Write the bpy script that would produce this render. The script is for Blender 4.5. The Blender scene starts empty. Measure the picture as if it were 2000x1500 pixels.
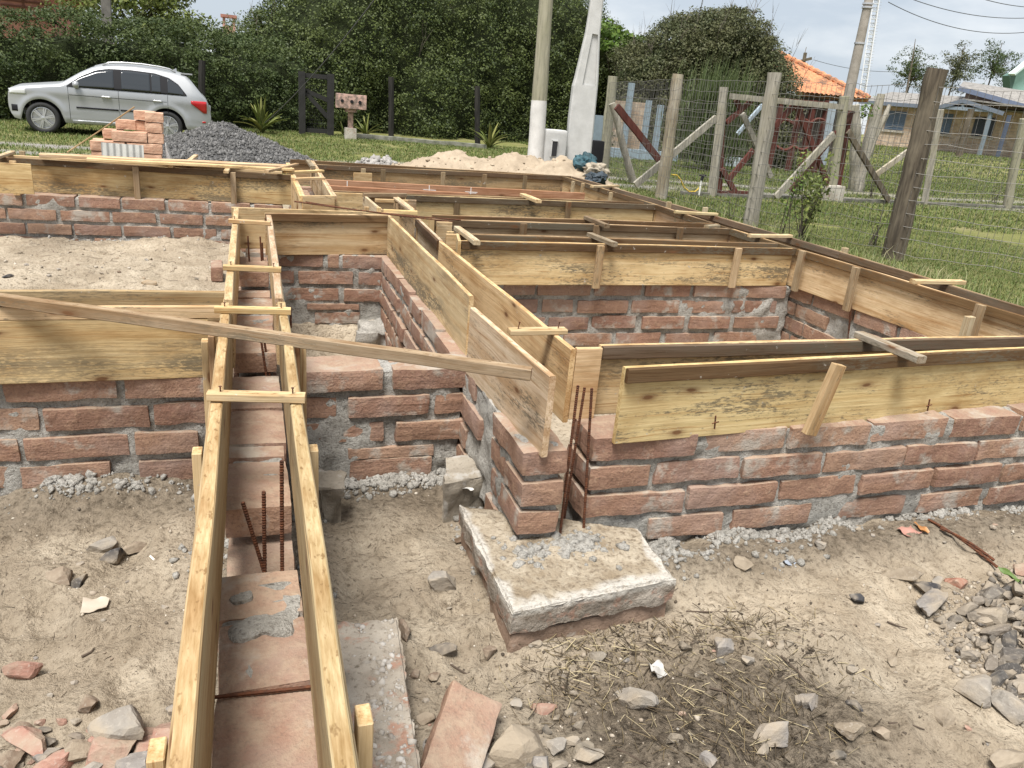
import bpy, bmesh, math, random
import numpy as np
from mathutils import Vector, Matrix, noise as mnoise

scene = bpy.context.scene
col = scene.collection
random.seed(7)
rng = np.random.default_rng(11)
rad = math.radians

# ------------------------------------------------------------------ camera
CAM_H = 1.64
FPX = 1500.0                      # focal length in pixels of the 2000 px wide photo
RC = np.array([[0.949, -0.027, 0.314], [-0.303, -0.354, 0.885], [0.087, -0.935, -0.344]])
_n = np.array([487 - 1000, 150 - 750, FPX]); _Y = _n / np.linalg.norm(_n)
_h = lambda x: 150 + 0.093 * (x - 487)
_Z = np.cross(np.array([1000., _h(2000) - 750, FPX]), np.array([-1000., _h(0) - 750, FPX])); _Z /= np.linalg.norm(_Z)
if _Z[1] > 0: _Z = -_Z
RC = np.stack([np.cross(_Y, _Z), _Y, _Z])      # rows: world axes in camera (right, down, forward)

cam_data = bpy.data.cameras.new('camera')
cam = bpy.data.objects.new('camera', cam_data); col.objects.link(cam)
cam_data.sensor_width = 36.0; cam_data.lens = FPX / 2000 * 36
cam_data.clip_start = 0.05; cam_data.clip_end = 3000
_m = Matrix(((RC[0, 0], -RC[0, 1], -RC[0, 2], 0), (RC[1, 0], -RC[1, 1], -RC[1, 2], 0), (RC[2, 0], -RC[2, 1], -RC[2, 2], CAM_H), (0, 0, 0, 1)))
cam.matrix_world = _m
scene.camera = cam

# ------------------------------------------------------------------ sky, sun, exposure
SUN_EL, SUN_AZ = 66.0, 222.0       # azimuth the light comes from, clockwise from +Y
world = bpy.data.worlds.new('World'); scene.world = world; world.use_nodes = True
wn = world.node_tree; wn.nodes.clear()
def WN(t, **k):
    n = wn.nodes.new(t)
    for a, b in k.items(): setattr(n, a, b)
    return n
wo = WN('ShaderNodeOutputWorld'); bg = WN('ShaderNodeBackground'); sky = WN('ShaderNodeTexSky')
sky.sky_type = 'NISHITA'; sky.sun_disc = False
sky.sun_elevation = rad(SUN_EL); sky.sun_rotation = rad(SUN_AZ)
sky.air_density = 1.0; sky.dust_density = 2.0; sky.ozone_density = 1.5
tc = WN('ShaderNodeTexCoord'); mp = WN('ShaderNodeMapping'); mp.inputs['Scale'].default_value = (1.0, 1.0, 3.2)
cn = WN('ShaderNodeTexNoise'); cn.inputs['Scale'].default_value = 2.6; cn.inputs['Detail'].default_value = 7; cn.inputs['Roughness'].default_value = 0.55
cr = WN('ShaderNodeValToRGB'); cr.color_ramp.elements[0].position = 0.40; cr.color_ramp.elements[0].color = (4.3, 4.8, 5.4, 1)
cr.color_ramp.elements[1].position = 0.62; cr.color_ramp.elements[1].color = (7.3, 7.45, 7.55, 1)
mx = WN('ShaderNodeMix', data_type='RGBA'); mx.inputs[0].default_value = 0.86
wn.links.new(tc.outputs['Generated'], mp.inputs['Vector']); wn.links.new(mp.outputs[0], cn.inputs['Vector'])
wn.links.new(cn.outputs['Fac'], cr.inputs['Fac'])
wn.links.new(sky.outputs[0], mx.inputs[6]); wn.links.new(cr.outputs[0], mx.inputs[7])
wn.links.new(mx.outputs[2], bg.inputs['Color']); bg.inputs['Strength'].default_value = 0.082
wn.links.new(bg.outputs[0], wo.inputs['Surface'])

sd = bpy.data.lights.new('sun', 'SUN'); sd.energy = 4.0; sd.angle = rad(22); sd.color = (1.0, 0.965, 0.91)
sun = bpy.data.objects.new('sun', sd); col.objects.link(sun)
_az = rad(SUN_AZ); _el = rad(SUN_EL)
_dir = Vector((math.sin(_az) * math.cos(_el), math.cos(_az) * math.cos(_el), math.sin(_el)))
sun.rotation_euler = _dir.to_track_quat('Z', 'Y').to_euler()
sun.location = (0, -5, 20)
scene.view_settings.view_transform = 'Standard'; scene.view_settings.look = 'None'
scene.view_settings.exposure = 0.86; scene.view_settings.gamma = 1.0

# ------------------------------------------------------------------ from a pixel of the photo to a place in the world
def ray(x, y): return RC @ np.array([x - 1000., y - 750., FPX])
def A(x, y, z=0.795):
    d = ray(x, y); t = (z - CAM_H) / d[2]; return Vector((d[0] * t, d[1] * t, z))
def AY(x, y, Y):
    d = ray(x, y); t = Y / d[1]; return Vector((d[0] * t, Y, CAM_H + d[2] * t))
def AX(x, y, X):
    d = ray(x, y); t = X / d[0]; return Vector((X, d[1] * t, CAM_H + d[2] * t))
def AW(x, y, w):
    d = ray(x, y) / FPX * w; return Vector((d[0], d[1], CAM_H + d[2]))
def xw(px, Y, z):      # X on the plane Y at height z that shows at pixel column px
    b0 = RC[1, 0] * Y + RC[2, 0] * (z - CAM_H); b2 = RC[1, 2] * Y + RC[2, 2] * (z - CAM_H); k = px - 1000
    return -(FPX * b0 - k * b2) / (FPX * RC[0, 0] - k * RC[0, 2])
def U(u): return 0.79 * u

# ------------------------------------------------------------------ numpy value noise
def _hash(i, j, k, s):
    h = (i * 374761393 + j * 668265263 + k * 2147483647 + s * 1274126177) & 0xFFFFFFFF
    h = ((h ^ (h >> 13)) * 1274126177) & 0xFFFFFFFF
    return ((h ^ (h >> 16)) & 0xFFFF) / 65535.0
def vn(P, s=0):
    P = np.asarray(P, float); F = np.floor(P).astype(np.int64); f = P - F; f = f * f * (3 - 2 * f)
    r = 0
    for a in (0, 1):
        for b in (0, 1):
            for c in (0, 1):
                wgt = (f[:, 0] if a else 1 - f[:, 0]) * (f[:, 1] if b else 1 - f[:, 1]) * (f[:, 2] if c else 1 - f[:, 2])
                r = r + wgt * _hash(F[:, 0] + a, F[:, 1] + b, F[:, 2] + c, s)
    return r * 2 - 1
def fbm(P, s=0, o=4, g=0.5):
    P = np.asarray(P, float); r = 0; a = 1
    for i in range(o):
        r = r + a * vn(P * 2 ** i + 17.3 * i, s + i); a *= g
    return r
def sstep(a, b, x):
    t = np.clip((x - a) / (b - a), 0, 1); return t * t * (3 - 2 * t)

# ------------------------------------------------------------------ objects
def tag(o, label=None, cat=None, group=None, kind=None):
    if label: o['label'] = label
    if cat: o['category'] = cat
    if group: o['group'] = group
    if kind: o['kind'] = kind
    return o
def thing(name, label, cat, loc=(0, 0, 0), group=None, rz=0.0):
    o = bpy.data.objects.new(name, None); col.objects.link(o); o.location = loc; o.rotation_euler = (0, 0, rz)
    o.empty_display_size = 0.1
    return tag(o, label, cat, group)
class MB:
    def __init__(s): s.v = []; s.f = []; s.n = 0; s.mi = []
    def add(s, verts, faces):
        s.v.append(np.asarray(verts, float).reshape(-1, 3)); n = s.n
        s.f.extend([tuple(i + n for i in f) for f in faces]); s.n += len(s.v[-1]); return s
    def box(s, c, size, M=None):
        c = np.array(c); h = np.array(size) / 2
        p = np.array([[x, y, z] for x in (-1, 1) for y in (-1, 1) for z in (-1, 1)]) * h
        if M is not None: p = p @ np.array(M).T
        return s.add(p + c, [(0, 1, 3, 2), (4, 6, 7, 5), (0, 4, 5, 1), (2, 3, 7, 6), (0, 2, 6, 4), (1, 5, 7, 3)])
    def bar(s, p0, p1, w, h, up=(0, 0, 1)):
        p0 = np.array(p0, float); p1 = np.array(p1, float); x = p1 - p0; L = np.linalg.norm(x); x /= L
        z = np.array(up, float); y = np.cross(z, x)
        if np.linalg.norm(y) < 1e-6: y = np.array([0, 1., 0])
        y /= np.linalg.norm(y); z = np.cross(x, y)
        return s.box((p0 + p1) / 2, (L, w, h), np.stack([x, y, z], 1))
    def tube(s, pts, r, n=8, cap=True):
        pts = [np.array(p, float) for p in pts]; m = len(pts)
        rr = r if hasattr(r, '__len__') else [r] * m
        V = []; prev = None
        for i in range(m):
            t = pts[min(i + 1, m - 1)] - pts[max(i - 1, 0)]; t /= np.linalg.norm(t) + 1e-12
            a = prev if prev is not None else (np.array([1., 0, 0]) if abs(t[0]) < .9 else np.array([0, 1., 0]))
            a = a - t * a.dot(t); a /= np.linalg.norm(a); b = np.cross(t, a); prev = a
            for k in range(n):
                q = 2 * math.pi * k / n; V.append(pts[i] + rr[i] * (math.cos(q) * a + math.sin(q) * b))
        F = [(i * n + k, i * n + (k + 1) % n, (i + 1) * n + (k + 1) % n, (i + 1) * n + k) for i in range(m - 1) for k in range(n)]
        if cap: F += [tuple(range(n - 1, -1, -1)), tuple((m - 1) * n + k for k in range(n))]
        return s.add(V, F)
    def prism(s, poly, y0, y1, M=None, off=(0, 0, 0)):     # polygon in x,z extruded along y
        n = len(poly); V = [(x, y0, z) for x, z in poly] + [(x, y1, z) for x, z in poly]
        V = np.array(V, float)
        if M is not None: V = V @ np.array(M).T
        F = [tuple(range(n)), tuple(range(2 * n - 1, n - 1, -1))] + [(i, n + i, n + (i + 1) % n, (i + 1) % n) for i in range(n)]
        return s.add(V + np.array(off), F)
    def build(s, name, m, parent=None, smooth=False, loc=None, color=None, label=None):
        V = np.concatenate(s.v) if s.v else np.zeros((0, 3))
        if loc is None:
            o3 = np.array(parent.location) if parent is not None else np.zeros(3)
        else: o3 = np.array(loc, float)
        V = V - o3
        me = bpy.data.meshes.new(name); me.from_pydata(V.tolist(), [], s.f); me.validate()
        bm = bmesh.new(); bm.from_mesh(me); bmesh.ops.recalc_face_normals(bm, faces=bm.faces); bm.to_mesh(me); bm.free()
        if smooth:
            me.shade_smooth()
            try: me.set_sharp_from_angle(angle=rad(38))
            except Exception: pass
        return link(name, me, m, parent, loc, color, label)
def link(name, me, m, parent=None, loc=None, color=None, label=None):
    o = bpy.data.objects.new(name, me); col.objects.link(o)
    if m is not None: me.materials.append(m)
    if parent is not None: o.parent = parent
    elif loc is not None: o.location = loc
    if color is not None: o.color = color
    if label: o['label'] = label
    return o
def fastmesh(name, V, F, m, parent=None, loc=None, smooth=False, attr=None, color=None):
    """V (n,3), F (m,k) numpy arrays of equal-sided faces"""
    V = np.asarray(V, np.float32); F = np.asarray(F, np.int32); k = F.shape[1]
    if parent is not None and loc is None: V = V - np.array(parent.location, np.float32)
    if loc is not None: V = V - np.array(loc, np.float32)
    me = bpy.data.meshes.new(name)
    me.vertices.add(len(V)); me.vertices.foreach_set('co', V.ravel())
    me.loops.add(F.size); me.loops.foreach_set('vertex_index', F.ravel())
    me.polygons.add(len(F)); me.polygons.foreach_set('loop_start', np.arange(0, F.size, k, dtype=np.int32))
    if attr:
        for an, av in attr.items():
            a = me.attributes.new(an, 'FLOAT_COLOR', 'POINT'); a.data.foreach_set('color', np.asarray(av, np.float32).ravel())
    me.update(calc_edges=True)
    if smooth: me.shade_smooth()
    return link(name, me, m, parent, loc, color)

_lat = {}
def lattice(nx, ny, nz):
    k = (nx, ny, nz)
    if k in _lat: return _lat[k]
    idx = {}; P = []
    for i in range(nx + 1):
        for j in range(ny + 1):
            for l in range(nz + 1):
                if i in (0, nx) or j in (0, ny) or l in (0, nz):
                    idx[(i, j, l)] = len(P); P.append((2 * i / nx - 1, 2 * j / ny - 1, 2 * l / nz - 1))
    F = []
    for i in range(nx):
        for j in range(ny):
            F.append((idx[i, j, 0], idx[i, j + 1, 0], idx[i + 1, j + 1, 0], idx[i + 1, j, 0]))
            F.append((idx[i, j, nz], idx[i + 1, j, nz], idx[i + 1, j + 1, nz], idx[i, j + 1, nz]))
    for i in range(nx):
        for l in range(nz):
            F.append((idx[i, 0, l], idx[i + 1, 0, l], idx[i + 1, 0, l + 1], idx[i, 0, l + 1]))
            F.append((idx[i, ny, l], idx[i, ny, l + 1], idx[i + 1, ny, l + 1], idx[i + 1, ny, l]))
    for j in range(ny):
        for l in range(nz):
            F.append((idx[0, j, l], idx[0, j, l + 1], idx[0, j + 1, l + 1], idx[0, j + 1, l]))
            F.append((idx[nx, j, l], idx[nx, j + 1, l], idx[nx, j + 1, l + 1], idx[nx, j, l + 1]))
    _lat[k] = (np.array(P), F); return _lat[k]
def warp_lat(P):    # crowd the lattice lines a little towards the edges
    return np.sign(P) * (1 - (1 - np.abs(P)) ** 1.35)
def rough_block(mb, c, size, M=None, amp=0.006, freq=14, r=0.012, seed=0, cell=0.035, chip=0.0, maxn=40):
    h = np.array(size) / 2
    n = [int(min(maxn, max(2, round(s / cell)))) for s in size]
    P, F = lattice(*n); p = warp_lat(P) * h
    cl = np.clip(p, -h + r, h - r); d = p - cl; L = np.linalg.norm(d, axis=1, keepdims=True)
    p = cl + np.where(L > 1e-9, d / np.maximum(L, 1e-9) * r, 0)
    q = p * freq + np.array(c) * 3.1 + seed * 7.7
    nr = p / h; nr = nr * (np.abs(nr) > .9); nl = np.linalg.norm(nr, axis=1, keepdims=True); nr = nr / np.maximum(nl, 1e-6)
    f1 = fbm(q, seed, 4, .55)
    p = p + nr * (f1[:, None] * amp)
    if chip:
        ch = np.clip(vn(p * 6 + seed * 3.3 + np.array(c), seed + 40) - .35, 0, 1); p = p - nr * ch[:, None] * chip
    p = p + np.stack([vn(q * .35, seed + 11), vn(q * .35, seed + 12), vn(q * .35, seed + 13)], 1) * amp * .8
    if M is not None: p = p @ np.array(M).T
    mb.add(p + np.array(c), F)
    return mb
def rotz(a): return np.array([[math.cos(a), -math.sin(a), 0], [math.sin(a), math.cos(a), 0], [0, 0, 1.]])
def euler(a, b, c): return np.array(Matrix.Rotation(c, 3, 'Z') @ Matrix.Rotation(b, 3, 'Y') @ Matrix.Rotation(a, 3, 'X'))
_ico = {}
def ico(sub):
    if sub not in _ico:
        bm = bmesh.new(); bmesh.ops.create_icosphere(bm, subdivisions=sub, radius=1)
        _ico[sub] = (np.array([v.co[:] for v in bm.verts]), [tuple(v.index for v in f.verts) for f in bm.faces]); bm.free()
    return _ico[sub]
def stone_pts(size, seed, sub=2, facets=13):
    """angular stone: a sphere cut by random planes, then roughened"""
    P, F = ico(sub); r = np.random.default_rng(seed); p = P.copy()
    for i in range(facets):
        n = r.normal(size=3); n /= np.linalg.norm(n); d = r.uniform(.36, .72)
        e = p @ n - d; p = p - np.where(e > 0, e, 0)[:, None] * n
    p = p / np.abs(p).max(0)
    p = p * (1 + .06 * fbm(p * 2.2 + seed, seed % 97, 3)[:, None])
    return p * np.array(size) / 2, F
def bake(loc, V, name, m, F, parent=None, smooth=False, color=None):
    mb = MB(); mb.add(V, F); return mb.build(name, m, parent, smooth, loc, color)

# ------------------------------------------------------------------ materials
class NT:
    def __init__(s, name):
        s.m = bpy.data.materials.new(name); s.m.use_nodes = True; s.t = s.m.node_tree; s.t.nodes.clear()
        s.out = s.t.nodes.new('ShaderNodeOutputMaterial'); s.b = s.t.nodes.new('ShaderNodeBsdfPrincipled')
        s.t.links.new(s.b.outputs[0], s.out.inputs[0])
    def n(s, t, inp=None, **k):
        nd = s.t.nodes.new(t)
        for a, b in k.items(): setattr(nd, a, b)
        for a, b in (inp or {}).items(): s.set(nd.inputs[a], b)
        return nd
    def set(s, sock, v):
        if hasattr(v, 'links') or isinstance(v, bpy.types.NodeSocket): s.t.links.new(v, sock)
        else: sock.default_value = v
    def coord(s, kind='Object'): return s.n('ShaderNodeTexCoord').outputs[kind]
    def pos(s): return s.n('ShaderNodeNewGeometry').outputs['Position']
    def island(s): return s.n('ShaderNodeNewGeometry').outputs['Random Per Island']
    def info(s): return s.n('ShaderNodeObjectInfo')
    def map(s, v, sc=(1, 1, 1), loc=(0, 0, 0), rot=(0, 0, 0)):
        return s.n('ShaderNodeMapping', {'Vector': v, 'Scale': sc, 'Location': loc, 'Rotation': rot}).outputs[0]
    def noise(s, v, scale=5, detail=4, rough=.55, dist=0.0, out='Fac'):
        return s.n('ShaderNodeTexNoise', {'Vector': v, 'Scale': scale, 'Detail': detail, 'Roughness': rough, 'Distortion': dist}).outputs[out]
    def voro(s, v, scale=5, feat='F1', out='Distance', rnd=1.0, dims='3D'):
        return s.n('ShaderNodeTexVoronoi', {'Vector': v, 'Scale': scale, 'Randomness': rnd}, feature=feat, voronoi_dimensions=dims).outputs[out]
    def ramp(s, f, stops, interp='LINEAR'):
        nd = s.n('ShaderNodeValToRGB', {'Fac': f}); r = nd.color_ramp; r.interpolation = interp
        while len(r.elements) < len(stops): r.elements.new(0.5)
        for e, (p, c) in zip(r.elements, stops):
            e.position = p; e.color = (c, c, c, 1) if not hasattr(c, '__len__') else (*c[:3], 1)
        return nd.outputs[0]
    def mix(s, f, a, b, mode='MIX'):
        nd = s.n('ShaderNodeMix', data_type='RGBA', blend_type=mode)
        s.set(nd.inputs[0], f); 
        for i, v in ((6, a), (7, b)):
            if isinstance(v, tuple): v = (*v[:3], 1)
            s.set(nd.inputs[i], v)
        return nd.outputs[2]
    def math(s, op, a, b=0.0, clamp=False):
        nd = s.n('ShaderNodeMath', operation=op, use_clamp=clamp); s.set(nd.inputs[0], a); s.set(nd.inputs[1], b); return nd.outputs[0]
    def vmath(s, op, a, b):
        nd = s.n('ShaderNodeVectorMath', operation=op); s.set(nd.inputs[0], a); s.set(nd.inputs[1], b); return nd.outputs[0]
    def attr(s, name, out='Color'): return s.n('ShaderNodeAttribute', attribute_name=name).outputs[out]
    def bump(s, h, strength=.5, dist=.01, normal=None):
        i = {'Height': h, 'Strength': strength, 'Distance': dist}
        if normal is not None: i['Normal'] = normal
        return s.n('ShaderNodeBump', i).outputs[0]
    def done(s, color, rough=.8, normal=None, metal=None, spec=None):
        s.set(s.b.inputs['Base Color'], color if not isinstance(color, tuple) else (*color[:3], 1)); s.set(s.b.inputs['Roughness'], rough)
        if normal is not None: s.set(s.b.inputs['Normal'], normal)
        if metal is not None: s.set(s.b.inputs['Metallic'], metal)
        if spec is not None: s.set(s.b.inputs['Specular IOR Level'], spec)
        return s.m

def mat_wood():
    # object colour = tint of the timber, alpha = how stained and mouldy it is
    t = NT('sawn_timber'); inf = t.info(); oc = t.coord('Object')
    off = t.n('ShaderNodeCombineXYZ', {0: t.math('MULTIPLY', inf.outputs['Random'], 37.0), 1: t.math('MULTIPLY', inf.outputs['Random'], 91.0), 2: t.math('MULTIPLY', inf.outputs['Random'], 53.0)}).outputs[0]
    p = t.vmath('ADD', oc, off)
    warpn = t.noise(t.map(p, (1.1, 5, 5)), 1.0, 2, .5, out='Color')
    pw = t.vmath('ADD', p, t.vmath('MULTIPLY', t.vmath('SUBTRACT', warpn, (.5, .5, .5)), (.0, .06, .06)))
    grain = t.noise(t.map(pw, (1.3, 95, 95)), 1.0, 4, .68)
    broad = t.noise(t.map(pw, (.9, 18, 18)), 1.0, 3, .55)
    fine = t.noise(t.map(p, (9, 320, 320)), 1.0, 2, .5)
    c = t.mix(t.ramp(grain, [(.35, 0), (.68, 1)]), (.80, .74, .62), (1.06, 1.03, .98))
    c = t.mix(t.ramp(broad, [(.34, .7), (.50, 0)]), c, (.80, .68, .52), 'MULTIPLY')
    lines = t.noise(t.map(pw, (.7, 150, 150)), 1.0, 2, .5); c = t.mix(t.ramp(lines, [(.30, .75), (.41, 0)]), c, (.62, .45, .29), 'MULTIPLY')
    grime = t.noise(t.map(p, (1.7, 5, 5)), 1.0, 5, .7); c = t.mix(t.ramp(grime, [(.44, 0), (.66, .8)]), c, (.60, .49, .36), 'MULTIPLY')
    c = t.mix(t.math('MULTIPLY', fine, .22), c, (.55, .5, .4), 'MULTIPLY')
    c = t.mix(1.0, inf.outputs['Color'], c, 'MULTIPLY')
    # grey-black mould and water stains, streaked along the grain
    m1 = t.noise(t.map(p, (2.0, 13, 13)), 1.0, 5, .62)
    m2 = t.noise(t.map(p, (30, 120, 120)), 1.0, 4, .72)
    mm = t.math('ADD', t.math('MULTIPLY', m1, .46), t.math('MULTIPLY', m2, .56))
    thr = t.math('SUBTRACT', .64, t.math('MULTIPLY', inf.outputs['Alpha'], .30))
    st = t.math('MULTIPLY', t.math('SUBTRACT', mm, thr), 14.0, True)
    patch = t.ramp(t.noise(t.map(p, (1.1, 4.5, 4.5)), 1.0, 3, .55), [(.44, 0), (.60, 1)])
    c = t.mix(t.math('MULTIPLY', t.math('MULTIPLY', st, .82), t.math('ADD', patch, .12, True)), c, (.105, .09, .062))
    # knots, flat across the face
    kp = t.n('ShaderNodeSeparateXYZ', {0: pw})
    kv = t.n('ShaderNodeCombineXYZ', {0: t.math('MULTIPLY', kp.outputs[0], 1.6), 1: t.math('MULTIPLY', t.math('ADD', kp.outputs[2], kp.outputs[1]), 4.2), 2: 0.0}).outputs[0]
    kd = t.voro(kv, 1.0, dims='2D')
    c = t.mix(t.ramp(kd, [(.025, .95), (.042, .5), (.08, .15), (.15, 0)]), c, (.13, .058, .022))
    c = t.mix(t.ramp(t.noise(p, 16, 5, .7), [(.665, 0), (.70, .8)]), c, (.40, .37, .32))
    c = t.n('ShaderNodeHueSaturation', {'Saturation': .97, 'Value': 1.0, 'Color': c}).outputs[0]
    bh = t.math('ADD', grain, t.math('MULTIPLY', fine, .6))
    return t.done(c, .74, t.bump(bh, .35, .004), spec=.25)
def mat_endgrain():
    t = NT('sawn_edge'); inf = t.info(); p = t.coord('Object')
    g = t.noise(t.map(p, (18, 160, 160)), 1.0, 4, .6)
    b = t.noise(t.map(p, (3.5, 9, 9)), 1.0, 3, .6)
    c = t.mix(t.ramp(g, [(.3, 0), (.7, 1)]), (.70, .60, .44), (1.1, 1.06, 1.0))
    c = t.mix(t.ramp(b, [(.42, 0), (.62, .75)]), c, (.56, .43, .30), 'MULTIPLY'); c = t.mix(t.ramp(t.noise(t.map(p, (30, 60, 60)), 1.0, 3, .6), [(.58, 0), (.68, .7)]), c, (.40, .30, .2), 'MULTIPLY')
    c = t.mix(1.0, inf.outputs['Color'], c, 'MULTIPLY')
    return t.done(c, .8, t.bump(g, .3, .003), spec=.2)
def mat_sandstone():
    t = NT('red_sandstone'); p = t.pos(); isl = t.island()
    base = t.ramp(isl, [(0, (0.274, 0.142, 0.093)), (.18, (0.335, 0.191, 0.120)), (.36, (0.219, 0.110, 0.074)), (.52, (0.312, 0.163, 0.106)), (.68, (0.372, 0.234, 0.156)), (.84, (0.256, 0.126, 0.086)), (1, (0.321, 0.176, 0.103))])
    strata = t.noise(t.map(p, (2.5, 2.5, 30)), 1.0, 4, .6, .6)
    c = t.mix(t.ramp(strata, [(.33, 0), (.67, 1)]), t.mix(.55, base, (.15, .075, .046)), base)
    n1 = t.noise(p, 22, 6, .65); n2 = t.noise(p, 110, 4, .65)
    c = t.mix(t.ramp(n1, [(.5, 0), (.72, .6)]), c, (.42, .265, .17))
    c = t.mix(t.ramp(n2, [(.30, .75), (.47, 0)]), c, (.11, .058, .042)); c = t.mix(t.ramp(n2, [(.58, 0), (.72, .5)]), c, (.47, .33, .23))
    c = t.mix(.16, c, (.33, .275, .235)); c = t.mix(t.ramp(t.noise(p, 3.2, 3, .6), [(.48, 0), (.68, .4)]), c, (.33, .255, .225))
    # mortar and sand smeared over the faces
    sm = t.noise(p, 7.5, 5, .62); sm2 = t.ramp(t.math('ADD', sm, t.math('MULTIPLY', isl, .14)), [(.63, 0), (.74, .85)])
    c = t.mix(sm2, c, (.37, .335, .29))
    nz = t.n('ShaderNodeSeparateXYZ', {0: t.n('ShaderNodeNewGeometry').outputs['Normal']}).outputs[2]     # sand dust lying on the flat tops
    c = t.mix(t.math('MULTIPLY', t.ramp(nz, [(.55, 0), (.85, 1)]), t.ramp(n1, [(.35, .15), (.65, .62)])), c, (.31, .25, .185))
    h = t.math('ADD', t.math('MULTIPLY', n1, 1.0), t.math('ADD', t.math('MULTIPLY', n2, .35), t.math('MULTIPLY', strata, .5)))
    return t.done(c, .92, t.bump(h, .75, .012), spec=.15)
def mat_mortar():
    t = NT('grey_mortar'); p = t.pos()
    n1 = t.noise(p, 9, 5, .6); n2 = t.noise(p, 70, 5, .7); n3 = t.noise(p, 260, 3, .6)
    c = t.ramp(n1, [(.3, (.33, .31, .275)), (.5, (.45, .43, .39)), (.72, (.57, .545, .50))])
    c = t.mix(t.ramp(n2, [(.3, .75), (.5, 0)]), c, (.115, .10, .085))
    h = t.math('ADD', n2, t.math('MULTIPLY', n3, .4))
    return t.done(c, .95, t.bump(h, 1.0, .022), spec=.12)
def mat_concrete(name, a, b, grit=.5, spots=None):
    t = NT(name); p = t.pos()
    n1 = t.noise(p, 4.5, 5, .6); n2 = t.noise(p, 60, 5, .68); n3 = t.noise(p, 220, 3, .6)
    c = t.mix(t.ramp(n1, [(.35, 0), (.65, 1)]), a, b)
    c = t.mix(t.ramp(n2, [(.28, grit), (.46, 0)]), c, (a[0] * .55, a[1] * .52, a[2] * .48))
    if spots: c = t.mix(t.ramp(t.noise(p, 12, 4, .6), [(.57, 0), (.66, .8)]), c, spots)
    return t.done(c, .93, t.bump(t.math('ADD', n2, t.math('MULTIPLY', n3, .4)), .3 + grit * .5, .008), spec=.2)
def mat_ground():
    # attribute 'zone': r = turf, g = gravel track, b = damp dirty sand
    t = NT('ground'); p = t.pos(); z = t.n('ShaderNodeSeparateColor', {0: t.attr('zone')})
    n0 = t.noise(p, .9, 4, .6); n1 = t.noise(p, 5, 6, .62); n2 = t.noise(p, 38, 6, .68); n3 = t.noise(p, 190, 3, .65)
    sand = t.ramp(n1, [(.28, (.33, .27, .195)), (.5, (.46, .385, .29)), (.72, (.56, .48, .37))])
    sand = t.mix(t.ramp(n2, [(.32, .85), (.48, 0)]), sand, (.175, .135, .092))
    n4 = t.noise(p, 2.1, 5, .65); sand = t.mix(t.ramp(n4, [(.42, .5), (.55, 0)]), sand, (.29, .23, .165))
    dk = t.voro(p, 62, rnd=1.0)
    sand = t.mix(t.ramp(dk, [(.10, .75), (.2, 0)]), sand, (.13, .10, .075))
    dirt = t.mix(t.ramp(n2, [(.35, 0), (.62, 1)]), (.03, .024, .018), (.095, .075, .056))
    c = t.mix(t.math('MULTIPLY', z.outputs[2], t.ramp(n2, [(.25, 1), (.75, .55)])), sand, dirt)
    turf = t.mix(t.ramp(n1, [(.35, 0), (.65, 1)]), (.10, .125, .032), (.165, .175, .055))
    turf = t.mix(t.ramp(n2, [(.4, 0), (.68, .9)]), turf, (.24, .215, .10))
    turf = t.mix(t.ramp(n0, [(.52, 0), (.66, .6)]), turf, (.25, .22, .12))
    c = t.mix(z.outputs[0], c, turf)
    grav = t.mix(t.ramp(n2, [(.4, 0), (.62, 1)]), (.17, .155, .14), (.36, .34, .31))
    c = t.mix(z.outputs[1], c, grav)
    h = t.math('ADD', n2, t.math('ADD', t.math('MULTIPLY', n3, .35), t.math('MULTIPLY', dk, -.25)))
    return t.done(c, .96, t.bump(h, .9, .03), spec=.08)
def mat_island(name, cols, rough=.6, bumpscale=None, var=None, transl=0.0, spec=.3):
    t = NT(name); c = t.ramp(t.island(), [(i / max(1, len(cols) - 1), k) for i, k in enumerate(cols)])
    if var: c = t.mix(t.ramp(t.noise(t.pos(), var[0], 3, .6), [(.38, 0), (.62, var[2] if len(var) > 2 else 1)]), c, var[1])
    nb = t.bump(t.noise(t.pos(), bumpscale, 4, .65), .7, .008) if bumpscale else None
    m = t.done(c, rough, nb, spec=spec)
    if transl:
        tr = t.n('ShaderNodeBsdfTranslucent', {'Color': c}); ms = t.n('ShaderNodeMixShader', {0: transl, 1: t.b.outputs[0], 2: tr.outputs[0]})
        t.t.links.new(ms.outputs[0], t.out.inputs[0])
    return m
def mat_stone():
    t = NT('rubble_stone'); p = t.coord('Object'); inf = t.info(); q = t.vmath('ADD', p, t.n('ShaderNodeCombineXYZ', {0: t.math('MULTIPLY', inf.outputs['Random'], 40.)}).outputs[0])
    n1 = t.noise(q, 18, 5, .6); n2 = t.noise(q, 90, 4, .65)
    c = t.mix(t.ramp(n1, [(.35, 0), (.7, 1)]), t.mix(1.0, inf.outputs['Color'], (.75, .72, .7), 'MULTIPLY'), inf.outputs['Color'])
    c = t.mix(t.ramp(n2, [(.55, 0), (.75, .5)]), c, (.42, .38, .33))
    c = t.mix(t.ramp(t.noise(q, 9, 3, .6), [(.42, 0), (.62, .85)]), c, (.29, .24, .18))
    return t.done(c, .9, t.bump(t.math('ADD', n1, t.math('MULTIPLY', n2, .5)), .6, .01), spec=.25)
def mat_rust():
    t = NT('rusty_steel'); p = t.pos(); n = t.noise(p, 60, 4, .6)
    rib = t.n('ShaderNodeTexWave', {'Vector': p, 'Scale': 42.0, 'Distortion': 0.4}, bands_direction='Z').outputs['Fac']
    return t.done(t.ramp(n, [(.3, (.045, .018, .010)), (.6, (.13, .045, .018)), (.8, (.22, .085, .03))]), .85, t.bump(rib, .6, .004), metal=.2)
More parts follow.
